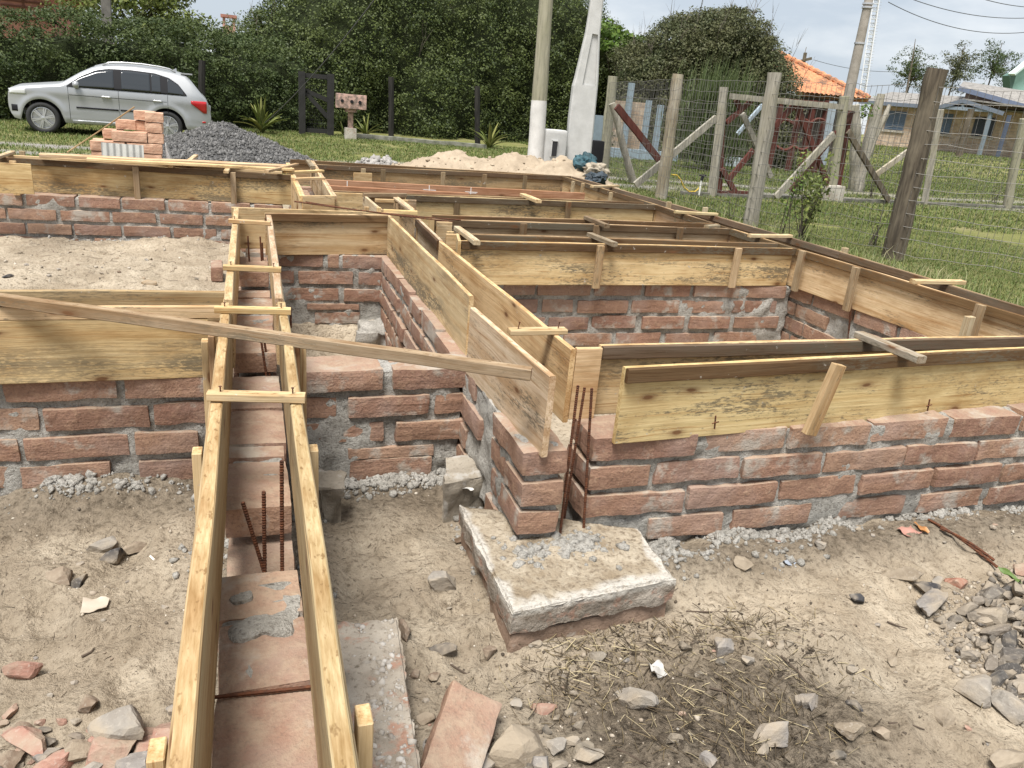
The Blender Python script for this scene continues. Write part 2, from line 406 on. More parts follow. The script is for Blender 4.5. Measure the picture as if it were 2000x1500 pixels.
def mat_paint(name='painted', rough=.5, metal=None, wear=.25):
    t = NT(name); inf = t.info(); p = t.pos()
    n = t.noise(p, 9, 5, .62)
    c = t.mix(t.ramp(n, [(.38, wear), (.6, 0)]), inf.outputs['Color'], (.55, .5, .45), 'MULTIPLY')
    return t.done(c, rough, t.bump(t.noise(p, 60, 3), .1, .003), metal=metal)
def mat_plain(name, c, rough=.5, metal=None, spec=None, noise=None):
    t = NT(name)
    if noise: cc = t.mix(t.ramp(t.noise(t.pos(), noise, 4, .6), [(.35, 0), (.65, 1)]), tuple(x * .72 for x in c), c)
    else: cc = c
    return t.done(cc, rough, metal=metal, spec=spec)

M_WOOD = mat_wood(); M_EDGE = mat_endgrain(); M_SS = mat_sandstone(); M_MORTAR = mat_mortar(); M_GROUND = mat_ground()
M_CONC = mat_concrete('rough_concrete', (.33, .30, .25), (.50, .47, .42), .75, (.30, .21, .15))
M_PRECAST = mat_concrete('precast_concrete', (.42, .42, .41), (.50, .50, .49), .2)
M_STONE = mat_stone(); M_RUST = mat_rust(); M_PAINT = mat_paint()
DESAT = 1
PINE = (.60, .455, .265); PINE2 = (.56, .42, .255); DARK = (.105, .066, .036); EDGE = (.64, .50, .30); GREYW = (.30, .27, .225)

# ------------------------------------------------------------------ ground: one sheet to the horizon
GF = 0.12                                   # level of the lane and lawn beyond the site
def rect(x, y, x0, x1, y0, y1, s):
    return sstep(x0 - s, x0 + s, x) * (1 - sstep(x1 - s, x1 + s, x)) * sstep(y0 - s, y0 + s, y) * (1 - sstep(y1 - s, y1 + s, y))
def gbase(x, y):
    x = np.asarray(x, float); y = np.asarray(y, float)
    far = np.maximum(sstep(9.4, 10.6, y), sstep(4.0, 4.5, x) * sstep(1.2, 3.4, y)); far = np.maximum(far, sstep(4.6, 6.5, x))
    g = GF * far
    g = g + .17 * rect(x, y, -9, -.1, 3.32, 7.75, .08)
    g = g - .06 * rect(x, y, .22, .80, 2.1, 3.05, .1)
    g = g - .13 * rect(x, y, .05, .88, 3.36, 5.5, .06)
    g = g + .085 * np.exp(-((y - 3.1) / .19) ** 2) * (x < -.1) * (.75 + .5 * np.sin(x * 7.3))
    g = g + .05 * np.exp(-((y - 2.2) / .15) ** 2) * (x > 1.2) * (x < 4)
    g = g - .08 * sstep(14, 17, y) * (1 - sstep(23, 27, y)) * (1 - sstep(1, 3.5, x))
    hill = .95 * sstep(17, 36, x) * sstep(8, 30, y)
    return g + hill
_fr = random.Random(3)
FEET = [(_fr.uniform(-1.1, -.2), _fr.uniform(1.1, 2.7), _fr.uniform(0, 3)) for _ in range(11)] + [(_fr.uniform(.3, .75), _fr.uniform(1.7, 2.7), _fr.uniform(0, 3)) for _ in range(5)] + [(_fr.uniform(1.3, 3.2), _fr.uniform(1.1, 2.1), _fr.uniform(0, 3)) for _ in range(16)] + [(_fr.uniform(-2.4, -.3), _fr.uniform(4, 7.4), _fr.uniform(0, 3)) for _ in range(18)]
def gh(x, y):
    """ground height at one place"""
    x = np.atleast_1d(np.asarray(x, float)); y = np.atleast_1d(np.asarray(y, float))
    near = (1 - sstep(9.5, 11, y)) * (1 - sstep(3.9, 4.6, x))
    P = np.stack([x, y, 0 * x], 1)
    d = .028 * fbm(P * 1.7, 3, 3) + near * (.019 * fbm(P * 6, 5, 3) + .008 * fbm(P * 22, 8, 3, .65) + .012 * np.clip(fbm(P * 9, 15, 2) - .25, 0, 1))
    feet = FEET if len(x) > 1 else [f_ for f_ in FEET if abs(f_[0] - x[0]) < .2 and abs(f_[1] - y[0]) < .2]
    for (fx0, fy0, fa) in feet:
        dx, dy = x - fx0, y - fy0; k = (np.abs(dx) < .2) & (np.abs(dy) < .2)
        if k.any():
            u = (dx[k] * math.cos(fa) + dy[k] * math.sin(fa)) / .15; v = (-dx[k] * math.sin(fa) + dy[k] * math.cos(fa)) / .055; q = u * u + v * v
            d[k] = d[k] - .016 * np.exp(-q ** 2) + .010 * np.exp(-((q - 1.5) / .6) ** 2)
    r = gbase(x, y) + d * np.where(near > .5, 1, .6)
    return r
def g1(x, y): return float(gh(x, y)[0])
def graded(segs):
    out = [segs[0][0]]
    for a, b, st in segs:
        n = max(1, int(round((b - a) / st))); out += list(np.linspace(a, b, n + 1)[1:])
    return np.array(out)
gx = graded([(-900, -200, 100), (-200, -40, 16), (-40, -10, 1.5), (-10, -3, .25), (-3, -1.2, .05), (-1.2, 2.6, .0125), (2.6, 4.2, .04), (4.2, 14, .12), (14, 40, .8), (40, 120, 8), (120, 900, 90)])
gy = graded([(-300, -40, 40), (-40, -2, 4), (-2, .7, .3), (.7, 2.6, .0125), (2.6, 8.2, .04), (8.2, 24, .15), (24, 60, 1.2), (60, 160, 10), (160, 1500, 130)])
GX, GY = np.meshgrid(gx, gy, indexing='ij'); fx, fy = GX.ravel(), GY.ravel()
gz = gh(fx, fy)
nzx, nzy = len(gx), len(gy)
ii, jj = np.meshgrid(np.arange(nzx - 1), np.arange(nzy - 1), indexing='ij'); a = (ii * nzy + jj).ravel()
GFc = np.stack([a, a + nzy, a + nzy + 1, a + 1], 1)
Pn = np.stack([fx, fy, 0 * fx], 1)
wob = .5 * fbm(Pn * .5, 21, 3)
turf = np.maximum(sstep(10.6, 11.8, fy + wob), sstep(4.15, 4.6, fx + .2 * wob) * sstep(-2, 1, fy))
rc = 16.9 - .02 * fx                 # centre line of the worn lane
lane = np.exp(-((fy - rc - .8 + .5 * wob) / .45) ** 2) + np.exp(-((fy - rc + .9 + .5 * wob) / .5) ** 2)
lane = np.clip(lane * 1.1 * (.75 + .9 * wob), 0, 1) * sstep(10, 11, fy)
damp = np.clip(np.exp(-(((fx - 1.25) / .55) ** 2 + ((fy - 1.42) / .33) ** 2)) * 1.7 + .3 * wob, 0, 1)
damp = np.maximum(damp, .8 * np.exp(-((fy - 2.2) / .16) ** 2) * (fx > 1.2) * (fx < 4))
damp = np.maximum(damp, np.clip(.45 * fbm(Pn * 1.3, 31, 4) - .10, 0, .6))
damp = np.maximum(damp, np.clip(.7 + .6 * wob, 0, 1) * np.exp(-((fy - 3.0) / .24) ** 2) * (fx < 0.8)); damp = np.maximum(damp, .7 * np.exp(-((np.abs(fx) - .16) / .09) ** 2) * (fy < 3.1))
damp = np.maximum(damp, (.24 + .22 * wob) * (1 - sstep(1.0, 1.9, fx + .4 * wob)) * (1 - sstep(2.9, 3.2, fy)))
zone = np.stack([turf, lane, damp * (1 - turf), np.ones_like(turf)], 1)
gr = fastmesh('ground', np.stack([fx, fy, gz], 1), GFc, M_GROUND, smooth=True, attr={'zone': zone}); tag(gr, kind='structure')

# ------------------------------------------------------------------ brick walls
ZT, ZB = 0.795, 0.51
def course_z(k, top=ZB, pitch=.1225): return top - k * pitch - .093, top - k * pitch
def brick_wall(label, origin, ang, length, thick, rows, cell=.035, amp=.006, top_mortar=True, seed=0, mortar_base=None, gaps=()):
    """a row = (z0, z1, [(a0, a1), ...]); a runs along direction ang from origin; bricks fill [0, thick] across"""
    w = thing('brick_wall', label, 'brick wall', (origin[0], origin[1], 0))
    Mr = rotz(ang); o = np.array([origin[0], origin[1], 0.])
    br = MB(); r = random.Random(seed)
    zmin = min(a for a, b, c in rows); zmax = max(b for a, b, c in rows)
    for k, (z0, z1, spans) in enumerate(rows):
        for (a0, a1) in spans:
            if a1 - a0 < .03: continue
            j = r.uniform(-.006, .008); tilt = r.uniform(-.014, .014)
            c = o + Mr @ np.array([(a0 + a1) / 2, thick / 2 + j, 0]) + np.array([0, 0, (z0 + z1) / 2 + r.uniform(-.003, .003)])
            rough_block(br, c, (a1 - a0, thick + r.uniform(-.006, .01), z1 - z0), Mr @ euler(r.uniform(-.03, .03), tilt, r.uniform(-.02, .02)), amp * .62, 15, .0055, r.randrange(9999), cell, chip=.011)
    br.build('brickwork', M_SS, w, True)
    mo = MB(); mz0 = mortar_base if mortar_base is not None else zmin - .04
    pieces = []; a = 0.0
    for g0, g1_ in sorted(gaps): pieces.append((a, g0, zmax - .012)); pieces.append((g0, g1_, zmax - .150)); a = g1_
    pieces.append((a, length, zmax - .012))
    for a0, a1, zt_ in pieces:
        if a1 - a0 < .02: continue
        c = o + Mr @ np.array([(a0 + a1) / 2, thick / 2, 0]) + np.array([0, 0, (mz0 + zt_) / 2])
        rough_block(mo, c, (a1 - a0 - .04, thick - .030, zt_ - mz0), Mr, .012, 18, .005, seed + 5, max(.02, cell * .6), maxn=120)
    mo.build('mortar', M_MORTAR, w, True)
    return w
def auto_rows(length, n, seed, brick=.365, joint=.026, top=ZB, skip=()):
    r = random.Random(seed); rows = []
    for k in range(n):
        z0, z1 = course_z(k, top); a = -brick * (.5 if k % 2 else 0.0) + r.uniform(-.06, .06); sp = []
        while a < length:
            b = a + brick + r.uniform(-.04, .03); a0 = max(a, 0.0); a1 = min(b, length)
            if a1 - a0 > .05 and not any(s0 < (a0 + a1) / 2 < s1 and k in ks for s0, s1, ks in skip):
                sp.append((a0, a1))
            a = b + joint + r.uniform(-.008, .012)
        rows.append((z0, z1, sp))
    return rows
def px_rows(Y, x_org, tab, top=ZB):
    rows = []
    for k, spans in tab:
        z0, z1 = course_z(k, top) if not isinstance(k, tuple) else k
        rows.append((z0, z1, [(xw(a, Y, (z0 + z1) / 2) - x_org, xw(b, Y, (z0 + z1) / 2) - x_org) for a, b in spans]))
    return rows

# wall under the front formwork at the right
yF = U(2.95); x0 = U(1.48)
rF = px_rows(yF, x0, [(0, [(1160, 1360), (1378, 1538), (1545, 1698), (1705, 1848), (1862, 1988), (2002, 2120), (2132, 2250)]),
    (1, [(1155, 1270), (1280, 1445), (1452, 1605), (1613, 1765), (1770, 1905), (1912, 2030), (2042, 2160)]),
    (2, [(1145, 1335), (1345, 1515), (1524, 1670), (1680, 1818), (1825, 1950), (1960, 2080), (2090, 2200)]),
    (3, [(1265, 1410), (1430, 1580), (1632, 1768), (1795, 1915), (1930, 2050)])])
rF[0][2][0] = (-.004, rF[0][2][0][1])
for k in (1, 2): rF[k][2][0] = (-.004 - .004 * k, rF[k][2][0][1])
brick_wall('long red sandstone wall across the right foreground, under the board with the tall tilted cleat', (x0, yF), 0, 2.75, .21, rF, .022, .007, seed=3, mortar_base=-.02)
# the wall crossing from the left edge to the middle (left part under boards, middle part bare)
yL = U(3.93); xl = U(-2.2)
tabL = [(0, [(-420, -215), (-200, -12), (5, 230), (243, 400), (590, 748), (768, 930)]),
        (1, [(-330, -140), (-125, 75), (85, 290), (300, 402), (588, 656), (680, 838), (850, 936)]),
        (2, [(-380, -160), (-150, 38), (48, 252), (265, 390), (600, 752), (772, 932)]),
        (3, [(-300, -90), (-70, 20), (40, 216), (272, 385)]), ((.135 - .04, .135 + .012), [(680, 846)]), ((-.02, .088), [(683, 842)])]
rL = px_rows(yL, xl, tabL)
brick_wall('red sandstone cross wall at left and centre, its bare centre stretch two whole blocks long on top', (xl, yL), 0, U(1.13) - xl, .205, rL, .022, .007, seed=5, mortar_base=-.06,
           gaps=[(U(-.13) - xl, U(.12) - xl)])
# wall that carries the foreground channel
xa = U(-.125); la = U(6.9) - .55
rA = auto_rows(la, 4, 21, skip=[(U(2.14) - .55, U(2.5) - .55, (0,)), (U(3.93) - .55, U(4.25) - .55, (0,))])
rA[0] = (rA[0][0], rA[0][1], [(a - .55, b - .55) for a, b in [(.55, .92), (.935, 1.275), (1.29, 1.50), (1.515, 1.69), (2.0, 2.30), (2.325, 2.41), (2.43, 2.72), (2.74, 3.07), (3.375, 3.66), (3.69, 3.98), (4.02, 4.30), (4.34, 4.50), (4.95, 5.4)]])
# direction +Y: rotate by 90 degrees, thickness then runs to -X
brick_wall('narrow sandstone wall seen from above between the two rails of the foreground channel', (U(.105), .55), math.pi / 2, la, .182, rA, .02, .004, seed=8, mortar_base=-.05, gaps=[(1.655 - .55, 2.05 - .55), (3.03 - .55, 3.42 - .55), (4.46 - .55, 4.99 - .55)])
# wall under the diagonal boards, its front end a pier
xd = U(1.10)
rD = auto_rows(U(7.0) - U(2.85), 5, 31)
for k in range(5):
    z0, z1, sp = rD[k]; s = [q for q in sp if q[0] > .42]; rD[k] = (z0, z1, ([(0, .20), (.225, .40)] if k % 2 else [(0, .37)]) + s)
brick_wall('red sandstone wall running away under the slanting boards, ending in a pier above the concrete slab', (xd + .165, U(2.85)), math.pi / 2, U(7.0) - U(2.85), .165, rD, .026, .007, seed=9, mortar_base=.05)
# back wall of the centre pit
yM = U(7.0); xm = U(-.1)
rM = px_rows(yM, xm, [(0, [(480, 535), (545, 631), (640, 662), (668, 770)]), (1, [(545, 575), (583, 690), (700, 770)]), (2, [(552, 662), (672, 770)]),
     ((.155 - .045, .155), [(600, 702)]), ((0.0, .085), [(615, 704)])])
brick_wall('shaded sandstone wall at the back of the centre pit, below the pale board', (xm, yM), 0, U(1.2) - xm, .2, rM, .024, .007, seed=12, mortar_base=-.15)
# back wall of the right-hand room
yT = U(6.07); xt = U(1.5)
rT = px_rows(yT, xt, [(0, [(985, 1046), (1052, 1155), (1162, 1255), (1262, 1350), (1356, 1446), (1450, 1536)]), (1, [(960, 1050), (1060, 1120), (1128, 1226), (1234, 1326), (1332, 1420), (1432, 1518)]),
     (2, [(1010, 1065), (1072, 1150), (1157, 1242), (1254, 1336), (1346, 1424), (1434, 1520)]), (3, [(1000, 1090), (1100, 1195), (1204, 1290), (1300, 1385), (1395, 1480)])])
brick_wall('red sandstone wall with thick pale joints at the back of the right-hand room', (xt, yT), 0, U(4.95) - xt, .2, rT, .024, .006, seed=14, mortar_base=-.02)
# right-hand side wall (inner face to the camera at X = 4.97u), direction -Y so that the face is at the left
def plain_wall(label, p0, p1, thick, n, seed, cell=.05, skip=(), gaps=(), top=ZB, mb_=-.02):
    d = np.array(p1) - np.array(p0); L = float(np.linalg.norm(d))
    return brick_wall(label, p0, math.atan2(d[1], d[0]), L, thick, auto_rows(L, n, seed, skip=skip, top=top), cell, .007, seed=seed, gaps=gaps, mortar_base=mb_)
plain_wall('red sandstone side wall at the right edge, broken by a gap with three rusty bars', (U(5.2), U(3.3)), (U(5.2), U(6.2)), .2, 4, 15, .03, skip=[(U(5.12) - U(3.3), U(5.4) - U(3.3), (0, 1, 2, 3))])
plain_wall('pale red sandstone wall behind the sand-filled room at the left', (U(-3.4), U(9.87)), (U(.35), U(9.95)), .2, 4, 17, .035, top=.505)
plain_wall('mostly hidden block wall under the second cross formwork of the right-hand room', (U(1.3), U(7.2)), (U(4.9), U(7.3)), .18, 4, 18, .09)
plain_wall('mostly hidden block wall under the third cross formwork, beside the reddish planks', (U(.75), U(8.9)), (U(4.9), U(9.0)), .18, 4, 19, .09)
plain_wall('mostly hidden block wall under the farthest formwork, in front of the sand heap', (U(.5), U(11.75)), (U(5.1), U(12.05)), .18, 4, 20, .09)
plain_wall('mostly hidden block wall running back under the long right-hand formwork', (U(5.12), U(6.35)), (U(5.0), U(11.8)), .18, 4, 22, .09)
plain_wall('mostly hidden block wall under the short box channel at the far centre', (U(.74), U(8.3)), (U(.74), U(11.5)), .18, 4, 23, .09)
plain_wall('mostly hidden block wall under the stub channel beside the bent rods', (U(1.42), U(7.5)), (U(1.42), U(8.7)), .18, 4, 24, .09)

# ------------------------------------------------------------------ timber boards
def board(parent, p0, p1, h, th, name='side_board', tint=PINE, stain=.3, side=1, mat=None, warp=.004, top=None, label=None, zdrop=0.0, seed=None):
    """p0, p1: ends of the top edge of the face; the board hangs down by h and is th thick to the given side (+1 = left of p0->p1)"""
    p0 = Vector(p0); p1 = Vector(p1)
    x = (p1 - p0); L = x.length; x.normalize()
    y = Vector((0, 0, 1)).cross(x).normalized(); z = x.cross(y)
    r = random.Random(seed if seed is not None else hash((round(p0.x, 3), round(p1.y, 3), h)) % 99999)
    n = max(2, int(L / .12)); ch = min(.003, th * .2)
    prof = [(-th / 2 + ch, 0), (th / 2 - ch, 0), (th / 2, ch), (th / 2, h - ch), (th / 2 - ch, h), (-th / 2 + ch, h), (-th / 2, h - ch), (-th / 2, ch)]
    V = []
    for i in range(n + 1):
        a = -L / 2 + L * i / n
        q = np.array([[p0.x * 2 + a * 2.3 + seed_off, h * 9., 0.] for seed_off in (0, 31.7, 77.1)])
        w = vn(q, 3) * warp
        for (b, c) in prof: V.append((a, b + w[0], c - h + w[1] * .7 + (w[2] * .6 if c > h / 2 else 0)))
    F = [(i * 8 + k, i * 8 + (k + 1) % 8, (i + 1) * 8 + (k + 1) % 8, (i + 1) * 8 + k) for i in range(n) for k in range(8)]
    F += [tuple(range(7, -1, -1)), tuple(n * 8 + k for k in range(8))]
    me = bpy.data.meshes.new(name); me.from_pydata(V, [], F); me.materials.append(mat or M_WOOD); me.materials.append(M_EDGE)
    for f in me.polygons[:]:
        k = f.index % 8 if f.index < n * 8 else 9
        if k in (0, 4, 9): f.material_index = 1
    o = bpy.data.objects.new(name, me); col.objects.link(o)
    M = Matrix((x, y, z)).transposed().to_4x4(); M.translation = (p0 + p1) / 2 + y * (th / 2 * side) - Vector((0, 0, zdrop))
    if parent is not None:
        o.parent = parent; M = Matrix.Translation(-parent.location) @ M
    o.matrix_local = M if parent is not None else M
    if parent is None: o.matrix_world = M
    j = r.uniform(.9, 1.1); o.color = (min(1, tint[0] * j), min(1, tint[1] * j * r.uniform(.97, 1.03)), min(1, tint[2] * j * r.uniform(.92, 1.06)), min(1, max(0, stain + r.uniform(-.1, .1))))
    if label: o['label'] = label
    return o
def stick(parent, p0, p1, w, h, name, tint=PINE2, stain=.2, **k):
    """square batten whose top centre line runs p0 -> p1"""
    p0 = Vector(p0); p1 = Vector(p1); x = (p1 - p0).normalized(); y = Vector((0, 0, 1)).cross(x)
    if y.length < 1e-4: y = Vector((0, 1, 0))
    y.normalize()
    return board(parent, p0 - y * w / 2, p1 - y * w / 2, h, w, name, tint, stain, 1, **k)
def stake(parent, p, h, w=.045, t=.028, tint=PINE2, stain=.25, lean=(0, 0), ang=0.0, name='cleat'):
    """upright batten, top centre at p"""
    p = Vector(p); ca, sa = math.cos(ang), math.sin(ang)
    mb = MB(); ch = .002
    b = bmesh.new(); bmesh.ops.create_cube(b, size=1); bmesh.ops.scale(b, vec=(h, w, t), verts=b.verts); bmesh.ops.bevel(b, geom=b.edges[:], offset=ch, segments=1, affect='EDGES')
    me = bpy.data.meshes.new(name); b.to_mesh(me); b.free(); me.materials.append(M_WOOD); me.materials.append(M_EDGE)
    for f in me.polygons:
        if abs(f.normal.x) > .9: f.material_index = 1
    o = bpy.data.objects.new(name, me); col.objects.link(o)
    up = Vector((lean[0], lean[1], 1)).normalized(); y = Vector((ca, sa, 0)); y = (y - up * y.dot(up)).normalized(); z = up.cross(y)
    M = Matrix((up, y, z)).transposed().to_4x4(); M.translation = p - up * h / 2
    if parent is not None: o.parent = parent; M = Matrix.Translation(-parent.location) @ M; o.matrix_local = M
    else: o.matrix_world = M
    j = random.uniform(.85, 1.1); o.color = (tint[0] * j, tint[1] * j, tint[2] * j, stain); return o
def lerp(a, b, t): return Vector(a) * (1 - t) + Vector(b) * t
def formwork(label, group=None, loc=(0, 0, ZB)): return thing('formwork', label, 'formwork', loc, group)
def side(parent, p0, p1, batten=True, h=.285, s=1, tint=PINE, stain=.3, bt=DARK, th=.022, bh=.052, ext=(0, 0), bstain=.5):
    """a side board with its dark stiffening batten along the top of the face we measured"""
    p0 = Vector(p0); p1 = Vector(p1); d = (p1 - p0).normalized(); nrm = Vector((0, 0, 1)).cross(d).normalized() * s
    a = p0 - d * ext[0]; b = p1 + d * ext[1]
    if batten:
        board(parent, a, b, bh, .020, 'top_batten', bt, bstain, s)
        a = a + nrm * .0215; b = b + nrm * .0215
    return board(parent, a + Vector((0, 0, -.002)), b + Vector((0, 0, -.002)), h, th, 'side_board', tint, stain, s)
def cleat_on(parent, p, face_ang, h=.285, w=.045, t=.026, tint=DARK, out=-.014, lean=(0, 0), dz=0.0, stain=.35):
    """cleat standing on the outside of a board; face_ang = direction along the board"""
    n = Vector((-math.sin(face_ang), math.cos(face_ang), 0))
    return stake(parent, Vector(p) + n * out + Vector((0, 0, dz)), h, w, t, tint, stain, lean, face_ang)
def nail(parent, p, l=.05, lean=(0, 0)):
    m = MB(); p = np.array(p, float); q = p + np.array([lean[0], lean[1], 1.]) * l
    m.tube([p, q], .0022, 5); m.tube([q, q + np.array([0, 0, .002])], .0045, 6); return m.build('nail', M_RUST, parent)

# foreground channel -------------------------------------------------
fA = formwork('long narrow formwork channel running from the bottom edge away, with four spacers on its rails', loc=(0, .5, ZB))
yb0 = U(.72)
def rail(x, y0, y1, s, tint, bt):
    # s = -1 left rail, +1 right rail
    a = Vector((x, y0, ZT)); b = Vector((x + .004 * s, y1, ZT))
    board(fA, a - Vector((0, 0, .026)), b - Vector((0, 0, .026)), .262, .022, 'side_board', tint, .25, -s)
    board(fA, a + Vector((s * .031, .01, 0)), b + Vector((s * .031, -.02, 0)), .0255, .032, 'top_batten', bt, .25, s)
    board(fA, a + Vector((s * .0365, .02, -.0265)), b + Vector((s * .0365, -.03, -.0265)), .045, .014, 'under_batten', tint, .2, s)
rail(-.093, yb0, U(4.02), -1, (.40, .325, .20), (.46, .365, .235)); rail(-.089, U(4.03), U(7.17), -1, (0.572, 0.444, 0.292), (.47, .385, .265))
rail(.083, yb0, U(4.05), 1, (.42, .34, .215), (.42, .335, .22)); rail(.080, U(4.07), U(6.86), 1, (0.555, 0.443, 0.307), (.45, .375, .28))
for (xa_, ya_), (xb_, yb_) in (((447, 427), (528, 432)), ((436, 517), (549, 521)), ((419, 598), (568, 601)), ((405, 764), (596, 768))):
    a = A(xa_, ya_, ZT + .026); b = A(xb_, yb_, ZT + .026)
    stick(fA, a, b, .034, .025, 'spacer', (0.591, 0.463, 0.287), .12)
    for t in (.13, .87): nail(fA, lerp(a, b, t) - Vector((0, 0, .02)), .034)
for px, py, h in ((400, 664, .42), (591, 674, .40), (385, 879, .55), (612, 874, .55), (306, 1462, .60), (711, 1394, .60)):
    p = A(px, py, ZT - .06); stake(fA, p, h, .045, .024, (0.591, 0.463, 0.287), .15, ang=math.pi / 2)
for px, py, h in ((413, 652, .3), (578, 664, .3)):
    p = A(px, py, ZT - .03); stake(fA, p, h, .06, .022, (0.519, 0.367, 0.239), .2, ang=math.pi / 2)
# M: beam along the back of the centre pit
fM = formwork('formwork beam with a pale plain board behind the centre pit', loc=(.5, U(7), ZB))
side(fM, A(452, 404), A(754, 415), False, tint=(0.526, 0.422, 0.262), stain=.35, ext=(0, .1))
side(fM, A(519, 417), A(764, 421), True, tint=(0.631, 0.503, 0.335), stain=.42, bt=(0.161, 0.102, 0.053))
stake(fM, A(716, 404, ZT + .02), .09, .035, .03, PINE2, .1); stake(fM, A(740, 405, ZT + .03), .05, .03, .04, EDGE, .1)
# D: slanting channel with loose boards
fD = formwork('formwork channel of leaning boards that runs away over the pier, open at its near end', loc=(U(1.3), U(4), ZB))
board(fD, A(763, 421), A(926, 577), .30, .022, 'side_board', (.60, .48, .30), .60, -1, label='board spotted with grey mould')
board(fD, A(930, 601), A(1086, 735), .30, .024, 'side_board', (0.598, 0.502, 0.366), .40, -1)
board(fD, A(822, 428), A(866, 471), .29, .022, 'side_board', (0.485, 0.421, 0.325), .5, -1); board(fD, A(822, 428) + Vector((-.022, 0, .002)), A(866, 471) + Vector((-.022, 0, .002)), .055, .02, 'top_batten', DARK, .5, -1)
board(fD, A(864, 471), A(1126, 681), .30, .022, 'side_board', (0.628, 0.484, 0.308), .25, -1)
board(fD, A(1127, 681), A(1177, 681), .29, .022, 'end_panel', (0.683, 0.515, 0.323), .05, 1)
_a, _b = A(994, 641, ZT + .02), A(1105, 641, ZT + .02); stick(fD, _a, _b, .05, .022, 'spacer', (0.574, 0.454, 0.31), .2)
for t in (.15, .85): nail(fD, lerp(_a, _b, t) - Vector((0, 0, .02)), .045, (.1, -.1))
stake(fD, A(817, 427, ZT + .005), .28, .04, .022, PINE2, .15, ang=math.pi / 2); stake(fD, A(880, 452, ZT - .01), .24, .05, .02, EDGE, .05)
for px, py in ((865, 660), (988, 765)):
    p = AX(px, py, U(1.19)); mbn = MB(); mbn.tube([p, p - Vector((0, 0, .05))], .003, 5); mbn.build('nail', M_RUST, fD)
# F: right foreground beam
fF = formwork('wide formwork beam across the right foreground with a tall tilted cleat on its outer board', loc=(2.3, U(3), ZB))
pF0, pF1 = A(1229, 722), A(2000, 682); dF = (pF1 - pF0).normalized()
side(fF, pF0, pF1, True, .30, tint=(0.592, 0.472, 0.276), stain=.36, bt=(0.124, 0.074, 0.037), ext=(0, .8), bh=.055)
pG0, pG1 = A(1180, 678), A(2000, 659)
side(fF, pG0, pG1, True, .29, tint=(0.553, 0.433, 0.281), stain=.5, bt=(.15, .11, .078), ext=(0, .7))
cleat_on(fF, A(1633, 709, ZT + .005) , math.atan2(dF.y, dF.x), .30, .058, .028, (0.494, 0.374, 0.23), -.016, lean=(.22, 0), stain=.25)
stick(fF, A(1678, 646, ZT + .03), A(1802, 696, ZT + .03), .05, .03, 'spacer', GREYW, .3, label='grey weathered spacer')
for px, py in ((1398, 812), (1816, 780)):
    p = AY(px, py, (pF0.y + (px - 1229) / 771 * (pF1.y - pF0.y)) - .004); m_ = MB(); m_.tube([p, p + Vector((.006, 0, -.055))], .0035, 5); m_.tube([p + Vector((-.012, -.004, -.03)), p + Vector((.016, -.004, -.024))], .0025, 5); m_.build('nail', M_RUST, fF)
# L: left beam
fL = formwork('formwork beam at the left edge, its front board wide and water stained', loc=(-.6, U(4), ZB))
pl0, pl1 = A(-160, 601), A(428, 598)
board(fL, pl0, pl1, .05, .022, 'top_board', (0.628, 0.484, 0.3), .22, 1); board(fL, pl0 + Vector((0, .001, -.0505)), A(404, 598) + Vector((0, .001, -.0505)), .245, .022, 'side_board', (0.533, 0.413, 0.241), .55, 1)
board(fL, A(-160, 567), A(438, 570), .28, .022, 'side_board', (0.399, 0.303, 0.187), .5, 1)
# FL: far left beam
fFL = formwork('far left formwork beam with three cleats, pale planks lying on top', loc=(-1.2, U(10), ZB))
q0, q1 = A(-60, 303.5), A(574, 342); dq = (q1 - q0).normalized(); aq = math.atan2(dq.y, dq.x)
side(fFL, q0, q1, True, .285, tint=(0.571, 0.443, 0.263), stain=.5, bt=(0.105, 0.068, 0.040))
board(fFL, q0 + Vector((0, .25, 0)), q1 + Vector((-.1, .24, 0)), .27, .022, 'side_board', (0.573, 0.453, 0.293), .2, 1)
board(fFL, A(-60, 314) + Vector((0, -.024, 0)), A(61, 320) + Vector((0, -.024, 0)), .25, .02, 'side_board', (0.63, 0.502, 0.31), .2, 1)
for px, py, tn in ((28, 313, PINE2), (265, 325, (0.313, 0.233, 0.153)), (455, 336, (0.401, 0.313, 0.217))): cleat_on(fFL, A(px, py, ZT - .004), aq, .29, .05, .026, tn, -.015 - (.03 if px == 28 else 0))
for px, py, px2, py2 in ((333, 322, 342, 315), (441, 333, 447, 325), (370, 311, 378, 305), (-10, 305, 12, 298)):
    stick(fFL, A(px, py, ZT + .028), lerp(A(px, py, ZT + .028), A(px2, py2, ZT + .028), 1.6), .045, .026, 'spacer', (0.53, 0.442, 0.322), .2)
stake(fFL, A(43, 295, ZT + .03), .4, .045, .03, (0.385, 0.321, 0.225), .3)
